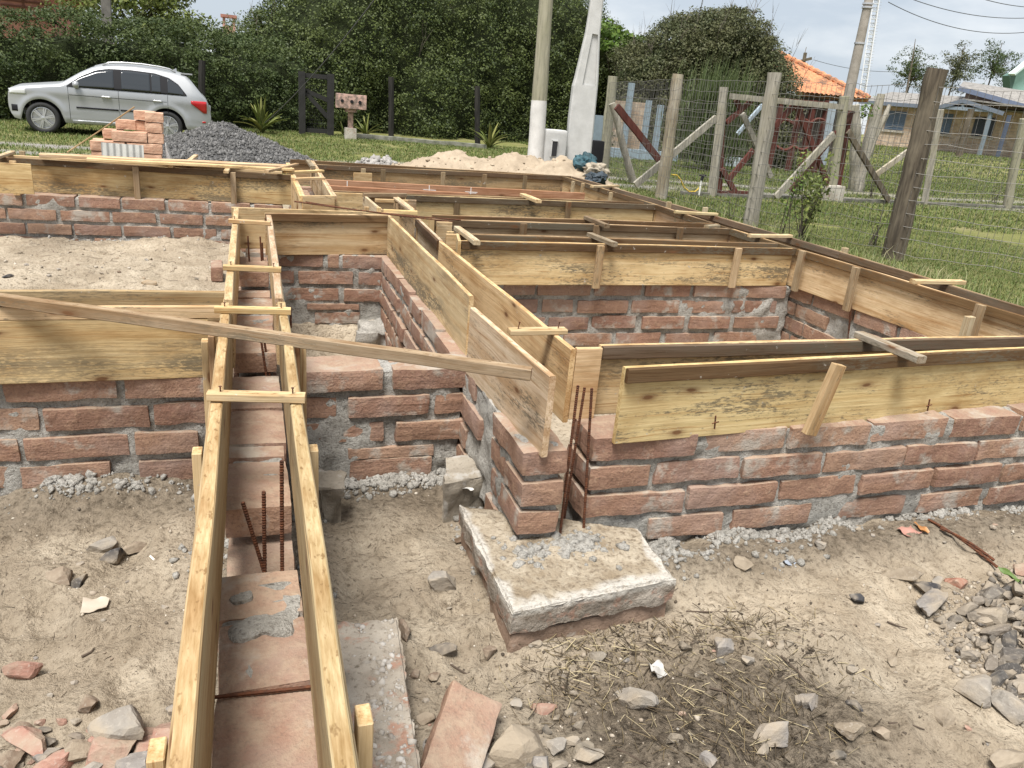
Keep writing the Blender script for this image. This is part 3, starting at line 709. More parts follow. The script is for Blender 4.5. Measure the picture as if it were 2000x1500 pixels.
# C2: box channel at the far centre
fC = formwork('short open box channel at the far centre, its near end closed by a pale panel', loc=(U(.65), U(9.6), ZB))
board(fC, A(566, 318), A(596, 382), .285, .022, 'side_board', (0.593, 0.473, 0.313), .25, -1); board(fC, A(606, 314), A(647, 382), .285, .022, 'side_board', (0.577, 0.473, 0.345), .4, 1)
board(fC, A(566, 318) + Vector((-.022, 0, 0)), A(596, 382) + Vector((-.022, 0, 0)), .05, .022, 'top_batten', EDGE, .15, -1); board(fC, A(606, 314) + Vector((.022, 0, 0)), A(647, 382) + Vector((.022, 0, 0)), .05, .022, 'top_batten', (0.482, 0.402, 0.29), .2, 1)
board(fC, A(596, 382) + Vector((-.02, -.024, 0)), A(648, 382) + Vector((.02, -.024, 0)), .285, .022, 'end_panel', (0.667, 0.523, 0.323), .08, 1)
for (a_, b_), (c_, d_) in (((555, 334), (630, 331)), ((573, 347), (632, 345))): stick(fC, A(a_, b_, ZT + .026), A(c_, d_, ZT + .026), .05, .025, 'spacer', EDGE, .1)
stick(fC, A(601, 311, ZT + .03), A(612, 324, ZT + .03), .05, .03, 'spacer', GREYW, .2)
for px, py in ((573, 346), (581, 363)): stake(fC, A(px, py, ZT), .3, .045, .026, (0.478, 0.382, 0.254), .2)
# C3: stub channel
fS = formwork('stub channel with two pale spacers beside the bent rods', loc=(U(1.35), U(8), ZB))
board(fS, A(714, 381), A(750, 411), .285, .022, 'side_board', (0.542, 0.462, 0.342), .3, -1, ); board(fS, A(770, 381), A(806, 409), .285, .022, 'side_board', (0.538, 0.442, 0.314), .4, 1)
board(fS, A(733, 388) , A(797, 391), .03, .03, 'spacer', EDGE, .1, 1); stick(fS, A(749, 408, ZT + .02), A(815, 412, ZT + .02), .04, .03, 'spacer', EDGE, .1)
stick(fS, A(772, 384, ZT + .02), A(806, 410, ZT + .02), .035, .02, 'spacer', (0.502, 0.421, 0.301), .2)
board(fS, A(711, 377, ZT + .03), A(795, 378, ZT + .03), .035, .03, 'spacer', (0.326, 0.262, 0.182), .3, 1)
# cross beams of the right-hand rooms
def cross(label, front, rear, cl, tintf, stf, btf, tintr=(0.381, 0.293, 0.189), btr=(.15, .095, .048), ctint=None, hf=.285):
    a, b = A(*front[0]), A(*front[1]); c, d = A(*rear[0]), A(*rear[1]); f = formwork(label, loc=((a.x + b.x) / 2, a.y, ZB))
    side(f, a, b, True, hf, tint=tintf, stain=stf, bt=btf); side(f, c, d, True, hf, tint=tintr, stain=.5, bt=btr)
    v = (b - a).normalized(); an = math.atan2(v.y, v.x)
    for i, (px, py) in enumerate(cl): cleat_on(f, A(px, py), an, hf + .005, .05, .026, ctint[i] if ctint else (.2, .14, .085), -.014)
    return f
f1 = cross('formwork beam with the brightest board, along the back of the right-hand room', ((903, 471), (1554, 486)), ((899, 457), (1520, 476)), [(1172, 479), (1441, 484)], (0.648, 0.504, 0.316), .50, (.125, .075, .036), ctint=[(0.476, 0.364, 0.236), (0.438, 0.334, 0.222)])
stick(f1, A(893, 441, ZT + .03), A(931, 469, ZT + .03), .045, .03, 'spacer', (0.507, 0.451, 0.363), .2); stick(f1, A(1152, 453, ZT + .03), A(1201, 473, ZT + .03), .045, .03, 'spacer', GREYW, .2)
board(f1, A(872, 457), A(900, 458), .1, .022, 'end_panel', (0.631, 0.503, 0.327), .1, 1); board(f1, A(902, 471) + Vector((-.005, 0, 0)), A(898, 457) + Vector((-.005, 0, 0)), .28, .02, 'end_panel', (0.575, 0.463, 0.311), .2, 1)
f2 = cross('formwork beam two rows back in the right-hand room, two grey sticks across it', ((846, 428.5), (1427, 447)), ((846, 420), (1405, 437)), [(1022, 436), (1165, 440), (1328, 444)], (0.594, 0.482, 0.314), .2, (.13, .086, .05))
stick(f2, A(1145, 421, ZT + .03), A(1186, 438, ZT + .03), .045, .03, 'spacer', (.24, .19, .135), .3); stick(f2, A(1380, 440, ZT + .02), A(1402, 438, ZT + .02), .05, .03, 'spacer', GREYW, .2)
board(f2, A(852, 432) + Vector((0, -.025, 0)), A(882, 433) + Vector((0, -.025, 0)), .12, .02, 'patch_board', (0.613, 0.493, 0.333), .1, 1); stake(f2, A(843, 428), .12, .04, .03, EDGE, .1)
f3 = cross('formwork beam three rows back, its top batten grey brown', ((794, 381), (1281, 400)), ((648, 373), (1258, 395)), [(892, 384), (1110, 393.5)], (0.574, 0.462, 0.282), .45, (.13, .10, .072), ctint=[(.19, .14, .085), (.22, .17, .11)])
stick(f3, A(1021, 377, ZT + .03), A(1052, 390, ZT + .03), .06, .03, 'spacer', (.66, .55, .37), .1)
board(f3, A(650, 374) + Vector((0, -.06, -.004)), A(712, 376) + Vector((0, -.06, -.004)), .285, .022, 'side_board', (0.573, 0.453, 0.289), .4, 1); board(f3, A(780, 387) + Vector((0, -.03, -.01)), A(812, 388) + Vector((0, -.03, -.01)), .2, .02, 'patch_board', (0.399, 0.303, 0.199), .3, 1)
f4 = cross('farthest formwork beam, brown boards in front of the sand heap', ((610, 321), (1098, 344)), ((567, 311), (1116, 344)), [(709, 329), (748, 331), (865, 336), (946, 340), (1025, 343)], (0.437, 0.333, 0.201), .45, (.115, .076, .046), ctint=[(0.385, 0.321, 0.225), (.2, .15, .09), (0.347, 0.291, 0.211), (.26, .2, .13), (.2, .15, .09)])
board(f4, A(691, 337) + Vector((0, -.03, -.0)), A(726, 338) + Vector((0, -.03, -.0)), .2, .02, 'patch_board', (0.573, 0.453, 0.293), .1, 1)
# R: the long right-hand beam
fR = formwork('long formwork beam along the right side, running back to the far corner', loc=(U(5.1), U(7.5), ZB))
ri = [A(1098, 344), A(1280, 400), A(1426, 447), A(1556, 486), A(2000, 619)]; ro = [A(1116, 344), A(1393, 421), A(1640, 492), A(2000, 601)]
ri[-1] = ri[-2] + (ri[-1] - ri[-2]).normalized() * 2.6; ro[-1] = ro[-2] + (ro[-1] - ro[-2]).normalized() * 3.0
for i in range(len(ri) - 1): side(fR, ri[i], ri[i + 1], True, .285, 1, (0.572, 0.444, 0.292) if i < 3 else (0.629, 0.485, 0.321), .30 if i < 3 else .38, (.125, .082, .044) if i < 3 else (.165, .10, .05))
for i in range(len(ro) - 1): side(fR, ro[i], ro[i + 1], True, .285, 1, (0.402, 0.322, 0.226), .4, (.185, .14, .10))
v = (ri[4] - ri[3]).normalized(); an = math.atan2(v.y, v.x)
for px, py, tn in ((1571, 490, (0.326, 0.262, 0.182)), (1676, 522, (0.401, 0.313, 0.213)), (1920, 595, (0.381, 0.293, 0.197)), (1122, 354, (0.481, 0.402, 0.281)), (1141, 358, (0.481, 0.402, 0.281)), (1196, 376, (0.433, 0.361, 0.249)), (1327, 411, (0.482, 0.402, 0.29))):
    cleat_on(fR, A(px, py, ZT + .008), an, .30, .052, .028, tn, .0 - .014)
for (a_, b_), (c_, d_) in (((1156, 362), (1207, 361)), ((1318, 411), (1401, 416)), ((1464, 457), (1545, 458)), ((1783, 545), (1882, 548))): stick(fR, A(a_, b_, ZT + .026), A(c_, d_, ZT + .026), .05, .025, 'spacer', (0.539, 0.451, 0.307), .15)
for px, py in ((1378, 405), (1651, 484), (1307, 394), (1895, 618)): stake(fR, A(px, py, ZT + .02), .6, .05, .03, (0.485, 0.421, 0.309), .2)

# loose planks -------------------------------------------------------
def loose(name, label, cat, p0, p1, w, h, tint, stain, group=None):
    p0 = Vector(p0); p1 = Vector(p1); c = (p0 + p1) / 2
    o = stick(None, p0, p1, w, h, name, tint, stain); tag(o, label, cat, group); return o
loose('plank', 'long slanting plank lying over the foreground channel, its end near the pier', 'plank', A(-80, 562, ZT + .05), A(1039, 718, ZT + .026), .036, .042, (.335, .27, .19), .5)
loose('plank', 'long pale plank lying flat on the far left beam in front of the block stack', 'plank', A(77, 300, ZT + .055), A(560, 322, ZT + .055), .14, .026, (0.671, 0.543, 0.359), .05)
loose('plank', 'second pale plank on the far left beam, nearer the gravel heap', 'plank', A(170, 308, ZT + .053), A(574, 329, ZT + .053), .09, .024, (0.631, 0.503, 0.327), .1)
loose('stick', 'short loose stick lying across the corner of the far box channel', 'stick', A(520, 332, ZT + .07), A(580, 318, ZT + .055), .04, .024, (0.442, 0.361, 0.241), .3)
for (a_, b_, lab, w_) in (((628, 350), (1143, 377), 'reddish plank on edge marked with white chalk crosses', .075), ((640, 362), (1120, 388), 'reddish plank on edge, lower and nearer, without marks', .06)):
    p0, p1 = A(*a_), A(*b_)
    if w_ < .07: p1 = lerp(p0, p1, .55)
    o = board(None, p0, p1, w_, .026, 'plank', (.40, .225, .145), .15, 1); tag(o, lab, 'plank', None)
    if w_ > .07:
        for px, cr in ((673, 0), (824, 1), (905, 2)):
            m = MB(); q = lerp(p0, p1, (px - 628) / (1143 - 628)); d = (p1 - p0).normalized()
            m.bar(q + Vector((0, -.0005, -.004)), q + Vector((0, -.0005, -.07)), .0016, .006, (1, 0, 0))
            if cr: m.bar(q - d * .06 + Vector((0, -.0012, -.048)), q + d * .07 + Vector((0, -.0012, -.05)), .0016, .005)
            if cr == 2: m.bar(q - d * .04 + Vector((0, -.0012, -.06)), q + d * .06 + Vector((0, -.0012, -.058)), .0016, .004)
            V = np.concatenate(m.v); inv = o.matrix_world.inverted(); V = np.array([list(inv @ Vector(p)) for p in V])
            me = bpy.data.meshes.new('chalk_mark'); me.from_pydata(V.tolist(), [], m.f); link('chalk_mark', me, mat_plain('white_chalk', (.8, .78, .75), .9) if 'white_chalk' not in bpy.data.materials else bpy.data.materials['white_chalk'], o)

# ------------------------------------------------------------------ concrete, bars, stones on the site
def quad_block(mb, quad, ztop, h, amp=.006, freq=12, seed=0, n=(26, 20, 5), slope=0.0):
    """block whose top is the quad (back-left, back-right, front-right, front-left)"""
    P, F = lattice(*n); p = warp_lat(P); a = (p[:, 0] + 1) / 2; b = (p[:, 1] + 1) / 2      # b = 1 at the back
    q = [np.array(v)[:2] for v in quad]
    xy = (q[0] * (1 - a)[:, None] + q[1] * a[:, None]) * b[:, None] + (q[3] * (1 - a)[:, None] + q[2] * a[:, None]) * (1 - b)[:, None]
    z = ztop - h * (1 - p[:, 2]) / 2
    c = xy.mean(0); V = np.stack([xy[:, 0], xy[:, 1], z], 1)
    rim = np.maximum(np.abs(p[:, 0]), np.abs(p[:, 1])) > .97
    V[:, 2] -= np.where((p[:, 2] > .97) & rim, .008, 0)
    f = fbm(V * freq, seed, 4, .6); f2 = vn(V * 5, seed + 3); nrm = np.stack([P[:, 0] * (np.abs(P[:, 0]) > .99), P[:, 1] * (np.abs(P[:, 1]) > .99), P[:, 2] * (np.abs(P[:, 2]) > .99)], 1)
    d = np.array(q[1]) - q[0]; d /= np.linalg.norm(d); e = np.array([-d[1], d[0]])
    V[:, :2] += (nrm[:, :1] * d + nrm[:, 1:2] * e) * (f * amp + f2 * amp)[:, None]; V[:, 2] += nrm[:, 2] * f * amp * .9
    mb.add(V, F); return mb
zs = .145
sl = thing('concrete_slab', 'rough concrete footing slab with a pale chipped edge in front of the pier', 'slab', (U(1.3), U(2.7), 0))
quad = [A(898, 985, zs), A(1248, 1030, zs), A(1317, 1128, zs), A(1000, 1196, zs)]
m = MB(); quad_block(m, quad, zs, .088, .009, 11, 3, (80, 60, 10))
def mat_slab():
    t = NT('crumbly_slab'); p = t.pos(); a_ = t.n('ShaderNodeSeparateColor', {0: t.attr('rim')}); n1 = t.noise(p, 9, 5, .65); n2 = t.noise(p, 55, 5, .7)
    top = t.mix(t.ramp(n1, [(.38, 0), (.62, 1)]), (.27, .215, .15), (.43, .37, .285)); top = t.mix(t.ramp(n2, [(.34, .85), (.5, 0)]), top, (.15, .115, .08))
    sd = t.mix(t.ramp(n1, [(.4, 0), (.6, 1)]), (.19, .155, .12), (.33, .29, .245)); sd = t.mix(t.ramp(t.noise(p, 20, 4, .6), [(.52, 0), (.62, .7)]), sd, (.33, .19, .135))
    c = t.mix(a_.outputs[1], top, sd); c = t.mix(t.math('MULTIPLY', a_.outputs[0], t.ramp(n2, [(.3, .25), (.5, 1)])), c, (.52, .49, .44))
    return t.done(c, .95, t.bump(t.math('ADD', n2, n1), .9, .02), spec=.12)
_V = np.concatenate(m.v); _q = [np.array(v)[:2] for v in quad]
def _ed(a, b): d = (b - a) / np.linalg.norm(b - a); return np.abs((_V[:, 0] - a[0]) * d[1] - (_V[:, 1] - a[1]) * d[0])
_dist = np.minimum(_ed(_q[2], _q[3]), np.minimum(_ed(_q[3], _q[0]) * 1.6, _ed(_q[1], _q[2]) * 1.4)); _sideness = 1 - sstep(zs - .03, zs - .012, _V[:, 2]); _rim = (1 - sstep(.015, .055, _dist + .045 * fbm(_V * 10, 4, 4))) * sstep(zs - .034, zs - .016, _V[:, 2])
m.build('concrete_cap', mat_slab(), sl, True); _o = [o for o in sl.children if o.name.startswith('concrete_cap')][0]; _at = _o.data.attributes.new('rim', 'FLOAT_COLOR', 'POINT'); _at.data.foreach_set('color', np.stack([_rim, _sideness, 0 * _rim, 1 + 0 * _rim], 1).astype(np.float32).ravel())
ctr = sum((Vector(q) for q in quad), Vector()) / 4
m = MB(); quad_block(m, [ctr + (Vector(q) - ctr) * .955 for q in quad], .054, .12, .012, 8, 5, (40, 30, 6)); m.build('brick_base', mat_concrete('brick_in_mortar', (.215, .15, .11), (.33, .235, .175), .7, (.34, .31, .27)), sl, True)
m = MB(); quad_block(m, [A(652, 1216, .125), A(776, 1203, .125), A(826, 1540, .125), A(700, 1540, .125)], .125, .17, .007, 22, 9, (30, 56, 8))
o = m.build('concrete_slab', mat_concrete('pebbly_concrete', (.25, .21, .165), (.44, .39, .325), 1.0, (.36, .20, .14)), None, True, loc=A(740, 1380, 0)); tag(o, 'pebbly concrete footing strip beside the right rail at the bottom edge', 'slab')
for q, lab, sd_ in (([A(622, 918, .15), A(668, 918, .15), A(668, 948, .15), A(620, 948, .15)], 'small grey concrete stub at the wall foot right of the foreground channel', 3),
                    ([A(868, 890, .155), A(945, 884, .155), A(952, 925, .155), A(872, 940, .155)], 'square grey concrete stub in the corner of the centre pit, left of the pier', 4)):
    m = MB(); quad_block(m, q, .145, .22, .016, 9, sd_, (16, 16, 14)); o = m.build('concrete_stub', mat_concrete('dirty_stub%d' % sd_, (.20, .17, .13), (.32, .285, .235), .7, (.36, .34, .31)), None, True, loc=(q[0].x, q[0].y, 0)); tag(o, lab, 'concrete stub')
m = MB(); q = [A(700, 615, .02), A(765, 612, .02), A(772, 650, .02), A(706, 655, .02)]; quad_block(m, q, .03, .25, .03, 9, 8, (14, 14, 10)); o = m.build('concrete_stub', M_MORTAR, None, True, loc=(q[0].x, q[0].y, 0)); tag(o, 'mortar-covered stub at the back of the dark centre pit', 'concrete stub')

def rebar(base, top, label, group=None, r=.0052, mid=None):
    base = np.array(base); top = np.array(top); n = int(np.linalg.norm(top - base) / .011) * 2; P = []; Rr = []
    for i in range(n + 1):
        t = i / n; p = base * (1 - t) + top * t
        if mid is not None: p = p + np.array(mid) * math.sin(t * math.pi)
        P.append(p); Rr.append(r * (1.12 if i % 2 else .93))
    m = MB(); m.tube(P, Rr, 7); o = m.build('steel_bar', M_RUST, None, True, loc=base); return tag(o, label, 'rebar', group)
def bar_px(bx, by, bz, tx, ty, label, extra=.1, group=None, dy=0.0):
    b = A(bx, by, bz); t = AY(tx, ty, b.y + dy); d = (b - t).normalized(); return rebar(b + d * extra, t, label, group)
gF = 'rusty bars in the foreground channel'; gP = 'rusty bars between pier and right wall'; gC = 'rusty bars in the far part of the channel'; gR = 'rusty bars in the right side wall'
bar_px(516, 1117, .42, 474, 981, 'rusty bar leaning to the left in the gap of the foreground channel', .05, gF)
bar_px(517, 1117, .42, 515, 960, 'upright rusty bar between the leaning and the tallest bar of the foreground channel', .05, gF)
bar_px(551, 1114, .42, 550, 900, 'tallest rusty bar in the gap of the foreground channel, beside the right rail', .05, gF)
bar_px(1094, 1042, .145, 1129, 753, 'leftmost of the three tall rusty bars between pier and right wall', .03, gP)
bar_px(1104, 1000, .145, 1142, 757, 'middle one of the three tall rusty bars between pier and right wall', .03, gP)
bar_px(1140, 1030, .145, 1156, 758, 'rightmost of the three tall rusty bars between pier and right wall', .03, gP)
bar_px(487, 514, .50, 484, 461, 'left rusty bar standing in the far end of the channel', .08, gC)
bar_px(511, 514, .50, 508, 462, 'taller right rusty bar in the far end of the channel', .08, gC)
bar_px(514, 512, .50, 512, 474, 'shorter right rusty bar in the far end of the channel', .08, gC)
bar_px(519, 726, .42, 508, 652, 'left one of the close pair of bars under the slanting plank', .05, gC)
bar_px(525, 724, .42, 514, 652, 'right one of the close pair of bars under the slanting plank', .05, gC)
for bx, tx, ty, l in ((1657, 1664, 600, 'left'), (1668, 1676, 607, 'middle'), (1673, 1681, 609, 'right')): 
    b = AY(bx, 660, U(5.26)); t = AY(tx, ty - 30, U(5.26)); rebar(b + (b - t).normalized() * .25, t, l + ' rusty bar in the gap of the right side wall', gR, .006)
rebar(A(410, 1363, .517), A(607, 1342, .517), 'thin rusty rod lying across the blocks in the channel', None, .004)
b = A(568, 640, .33); rebar(b, b + Vector((0, 0, .12)), 'short rusty stub of bar beside the right rail', None, .006)
P0 = A(575, 399, ZT + .03); P1 = A(720, 414, ZT + .012); P2 = A(900, 430, ZT + .03)
rebar(P0 + Vector((0, 0, .02)), P2, 'upper thin bent rod lying over the formwork behind the centre pit', 'bent rods', .005, (0, .0, -.012))
rebar(A(597, 394, ZT + .05), A(885, 433, ZT + .02), 'lower thin bent rod with a hooked end over the formwork', 'bent rods', .004, (0, 0, -.01))
for (a_, b_), (c_, d_), l in (((1808, 1030), (1948, 1108), 'longer'), ((1832, 1046), (1940, 1100), 'shorter')):
    p = A(a_, b_, .03); q = A(c_, d_, .025); p.z = g1(p.x, p.y) + .012; q.z = g1(q.x, q.y) + .02; rebar(p, q, l + ' dark rod lying on the dirt at the foot of the right wall', 'rods on the dirt', .006, (0, .01, .012))

def PG(px, py):
    z = 0.0
    for _ in range(5): p = A(px, py, z); z = g1(p.x, p.y)
    return Vector((p.x, p.y, z))
def PGv(px, py):
    px = np.asarray(px, float); py = np.asarray(py, float); D = np.stack([px - 1000., py - 750., np.full(len(px), FPX)], 1) @ RC.T; z = np.zeros(len(px))
    for _ in range(4): t = (z - CAM_H) / D[:, 2]; z = gh(D[:, 0] * t, D[:, 1] * t)
    return np.column_stack([D[:, 0] * t, D[:, 1] * t])
def pxm(p):   # metres per photo pixel at p
    return (RC.T @ (np.array(p) - [0, 0, CAM_H]))[2] / FPX
BROWN = (.20, .15, .11); GREY = (.25, .235, .22); BLACK = (.05, .05, .054); PINK = (.36, .205, .16); PALE = (.28, .26, .23); TAN = (.24, .20, .15); REDB = (.32, .14, .095)
_sid = [100]
def stone(px, py, w, h, c, label, cat='stone', name='stone', group=None, flat=.65, sink=.24, sub=3, mat=None, ang=None):
    _sid[0] += 1; s = _sid[0]; p = PG(px, py + h * .25); k = pxm(p); r = random.Random(s)
    sx = w * k * 1.1; sy = max(h * k * 1.1, sx * .5); sz = min(max(sx, sy) * flat, h * k * 1.25)
    V, F = stone_pts((sx, sy, sz), s, sub); V = V @ rotz(ang if ang is not None else r.uniform(-.6, .6)).T
    V = V @ euler(r.uniform(-.15, .15), r.uniform(-.15, .15), 0).T
    zc = -V[:, 2].min() - sz * sink; V[:, 2] += zc
    o = bake(p, V + np.array(p), name, mat or M_STONE, F, color=(*c, 1)); return tag(o, label, cat, group)
for a in [(37, 1306, 74, 40, PINK, 'pale pink flat-topped stone near the left edge of the sand'), (124, 1115, 58, 44, BROWN, 'brown blocky stone left of a small black one'),
          (153, 1136, 40, 28, BLACK, 'small shiny black stone touching the brown blocky one'), (206, 1062, 62, 26, PALE, 'grey mortar flake leaning on dark shards'),
          (222, 1082, 58, 34, BLACK, 'dark ribbed shard under the mortar flake'), (266, 1072, 54, 22, BROWN, 'dark pointed shard pointing right below the left wall'),
          (174, 1371, 34, 44, BROWN, 'upright brown oval stone half buried in the sand at lower left'), (150, 1408, 22, 18, PALE, 'small pale pebble above the pink rubble'),
          (250, 1412, 120, 80, PALE, 'large pale mortar-crusted piece at the top of the lower left rubble'), (226, 1458, 104, 82, PINK, 'large pink angular block chip in the lower left rubble'),
          (318, 1424, 50, 70, PINK, 'pink slab chip leaning against the left rail'), (148, 1470, 70, 40, BROWN, 'brown wedge of stone in the lower left rubble'), (60, 1448, 110, 46, PINK, 'pinkish flat piece at the bottom left'),
          (15, 1478, 50, 60, BROWN, 'dark brown stone in the bottom left corner'), (112, 1492, 70, 30, PINK, 'pink fragment cut by the bottom edge at left'), (185, 1500, 60, 30, PALE, 'pale fragment cut by the bottom edge at left'), (275, 1500, 110, 40, GREY, 'grey fragment beside the lower left stake'),
          (205, 1425, 60, 50, PINK, 'pink broken corner piece between two larger chips at lower left'), (90, 1475, 60, 44, GREY, 'grey chip between the pinkish flat piece and the brown wedge'), (285, 1455, 46, 40, PINK, 'small pink chip just left of the left rail'), (40, 1425, 50, 34, BROWN, 'brown chip at the left end of the lower left rubble'), (240, 1490, 60, 40, PINK, 'pink chip under the large angular one at lower left'), (335, 1385, 34, 30, GREY, 'grey chip beside the left rail above the rubble'),
          (22, 1385, 34, 30, PINK, 'small pink splinter at the left edge above the rubble'),
          (858, 1130, 66, 56, PALE, 'pale grey concrete lump in the centre pit'), (790, 1228, 30, 58, BROWN, 'dark upright stone at the corner of the pebbly footing'), (870, 1258, 58, 30, BLACK, 'dark flat stone left of the slab corner'),
          (956, 1270, 36, 26, BROWN, 'brown pointed stone just left of the slab corner'), (812, 1316, 26, 22, BROWN, 'small brown stone beside the pebbly footing'), (850, 1320, 30, 20, BROWN, 'small flat brown stone right of the pebbly footing'), (838, 1402, 46, 24, BROWN, 'dark stone behind the tilted pink block'),
          (1012, 1436, 122, 92, TAN, 'big dusty tan stone right of the tilted pink block'), (935, 1478, 60, 60, GREY, 'grey stone wedged under the tilted pink block'), (1052, 1484, 50, 50, GREY, 'grey stone below the big dusty one'), (842, 1448, 40, 40, GREY, 'grey stone between pebbly footing and tilted block'),
          (1064, 1383, 52, 30, PINK, 'small pink block chip on the damp ground'), (1085, 1455, 40, 34, PALE, 'pale gritty lump left of the white concrete lump'), (1142, 1472, 68, 50, PALE, 'white concrete lump at the bottom centre'),
          (1236, 1358, 90, 56, PALE, 'broad crumbly white lump in the straw'), (1008, 1370, 26, 30, PALE, 'small pale lump in the straw left of the pink chip'), (1498, 1428, 92, 52, GREY, 'wide grey flat stone in the lower straw'),
          (1410, 1258, 56, 40, GREY, 'grey angular stone in the straw below the slab'), (1575, 1364, 62, 50, GREY, 'grey wedge stone at the edge of the straw'), (1674, 1372, 36, 42, BLACK, 'dark pointed stone standing on the pale sand'), (1658, 1422, 58, 48, TAN, 'tan rounded stone with straw over it'), (1722, 1430, 36, 30, BROWN, 'small brown stone on the sand at lower right'),
          (1838, 1390, 36, 62, TAN, 'leaf-shaped flat tan stone on the pale sand'), (1672, 1168, 42, 28, BLACK, 'small dark stone alone on the pale sand'), (1762, 1116, 84, 42, TAN, 'flat buried sandy slab near the right wall'), (1808, 1142, 36, 44, BLACK, 'dark grey stone between sandy slab and brick piece'),
          (1866, 1136, 62, 34, REDB, 'red brick piece lying right of the dark grey stone'), (1812, 1180, 92, 46, GREY, 'light grey wide stone at the top of the crushed stone'), (1742, 1290, 24, 20, TAN, 'small tan stone on the sand left of the crushed stone'), (1905, 1348, 84, 60, PALE, 'broad pale stone at the lower edge of the crushed stone'),
          (1968, 1375, 60, 70, PALE, 'pale white lump at the right edge below the crushed stone'), (1960, 1480, 80, 40, TAN, 'dusty tan stone in the bottom right corner'), (1380, 1480, 30, 40, GREY, 'small grey stone at the bottom edge in the straw'), (1460, 1290, 34, 26, PALE, 'whitish chip in the straw'), (1830, 1030 + 100, 24, 20, PALE, 'cream chip beside the red brick piece'),
          (1455, 1098, 40, 28, TAN, 'sandy clod at the foot of the right wall'), (1600, 1060, 26, 26, PALE, 'pale mortar clod at the foot of the right wall'), (1995, 1110, 50, 34, PINK, 'pinkish stone at the right edge above the crushed stone')]:
    stone(*a)
# tilted loose block and small loose block
p = PG(890, 1480); m = MB(); rough_block(m, np.array(p) + [0, 0, .045], (.30, .15, .09), euler(.35, -.10, 1.05), .005, 16, .007, 77, .014, .015)
o = m.build('loose_block', M_SS, None, True, loc=p); tag(o, 'tilted pink sandstone block lying at the bottom centre', 'block')
p = PG(424, 538); m = MB(); rough_block(m, np.array(p) + [0, 0, .055], (.085, .26, .11), rotz(.05), .004, 16, .007, 78, .02, .012)
o = m.build('loose_block', M_SS, None, True, loc=p); tag(o, 'small pink block standing on the sand left of the channel', 'block')
rr0 = np.random.default_rng(44)
def crumbs(name, pts, sizes, m, kind='stuff', sub=1, seed=3):
    rr = np.random.default_rng(seed); P, F = ico(sub); F = np.array(F); n = len(pts); sizes = np.asarray(sizes)
    V = P[None] * (1 + .35 * rr.normal(size=(n, len(P), 1)).clip(-1, 1)) * (sizes[:, None] * rr.uniform(.6, 1.2, (n, 3)))[:, None, :] + np.asarray(pts)[:, None, :]
    o = fastmesh(name, V.reshape(-1, 3), (F[None] + (np.arange(n) * len(P))[:, None, None]).reshape(-1, 3), m, smooth=False); tag(o, kind=kind); return o
# heap of crushed stone at the right edge
gS = 'dark crushed stone heaped at the right edge'
r = random.Random(5); poly = [(1835, 1205), (1905, 1165), (1985, 1120), (2090, 1120), (2090, 1420), (2000, 1360), (1905, 1305), (1850, 1250)]
def inside(x, y, P):
    c = False; j = len(P) - 1
    for i in range(len(P)):
        if (P[i][1] > y) != (P[j][1] > y) and x < (P[j][0] - P[i][0]) * (y - P[i][1]) / (P[j][1] - P[i][1]) + P[i][0]: c = not c
        j = i
    return c
n = 0
while n < 170:
    x, y = r.uniform(1825, 2085), r.uniform(1120, 1420)
    if not inside(x, y, poly): continue
    w = min(64, 14 + r.gammavariate(2.2, 10)); n += 1
    o = stone(x, y, w, w * r.uniform(.5, .75), r.choice([(.07, .065, .06), (.16, .145, .125), (.11, .10, .09), (.21, .185, .155), (.10, .095, .09), (.27, .235, .19)]), 'dark broken stone in the crushed stone heap at the right edge', group=gS, sub=2, sink=.30)
    o.location.z += r.uniform(0, .022) * min(1, max(0, (x - 1860) / 90))
n_ = 2600; q = [];
while len(q) < n_:
    x, y = r.uniform(1800, 2090), r.uniform(1090, 1440)
    if inside(x, y, [(1790, 1200), (1985, 1090), (2090, 1090), (2090, 1450), (1990, 1420), (1860, 1310)]): q.append((x, y))
q = np.array(q); q = PGv(q[:, 0], q[:, 1]); s = rr0.gamma(1.7, .0022, n_).clip(.001, .014)
crumbs('stone_fines', np.column_stack([q, gh(q[:, 0], q[:, 1]) + s * .3]), s, mat_island('fines', [(.10, .09, .08), (.22, .19, .155), (.33, .28, .22), (.15, .13, .11), (.40, .35, .28)], .95), seed=14)
# broken chips filling the two heaps of rubble at the bottom edge
for (xa_, xb2_, ya_, yb2_, n_, lab, gl_) in ((0, 330, 1405, 1505, 26, 'broken chip in the rubble at the lower left corner', 'broken chips in the lower left rubble'), (835, 1190, 1400, 1505, 20, 'dusty chip in the rubble at the bottom centre', 'dusty chips in the bottom centre rubble'), (1000, 1700, 1230, 1500, 22, 'dirty stone half buried among the straw', 'dirty stones among the straw')):
    for i in range(n_):
        x, y = r.uniform(xa_, xb2_), r.uniform(ya_, yb2_); w = min(62, 16 + r.gammavariate(2.0, 8)); stone(x, y, w, w * r.uniform(.5, .75), r.choice([(.30, .175, .135), (.26, .15, .115), (.17, .15, .125), (.22, .20, .17), (.12, .10, .085), (.33, .21, .165)] if xa_ == 0 else [(.17, .15, .12), (.22, .195, .16), (.12, .11, .095), (.27, .24, .20)]), lab, group=gl_, sub=2, sink=.3)
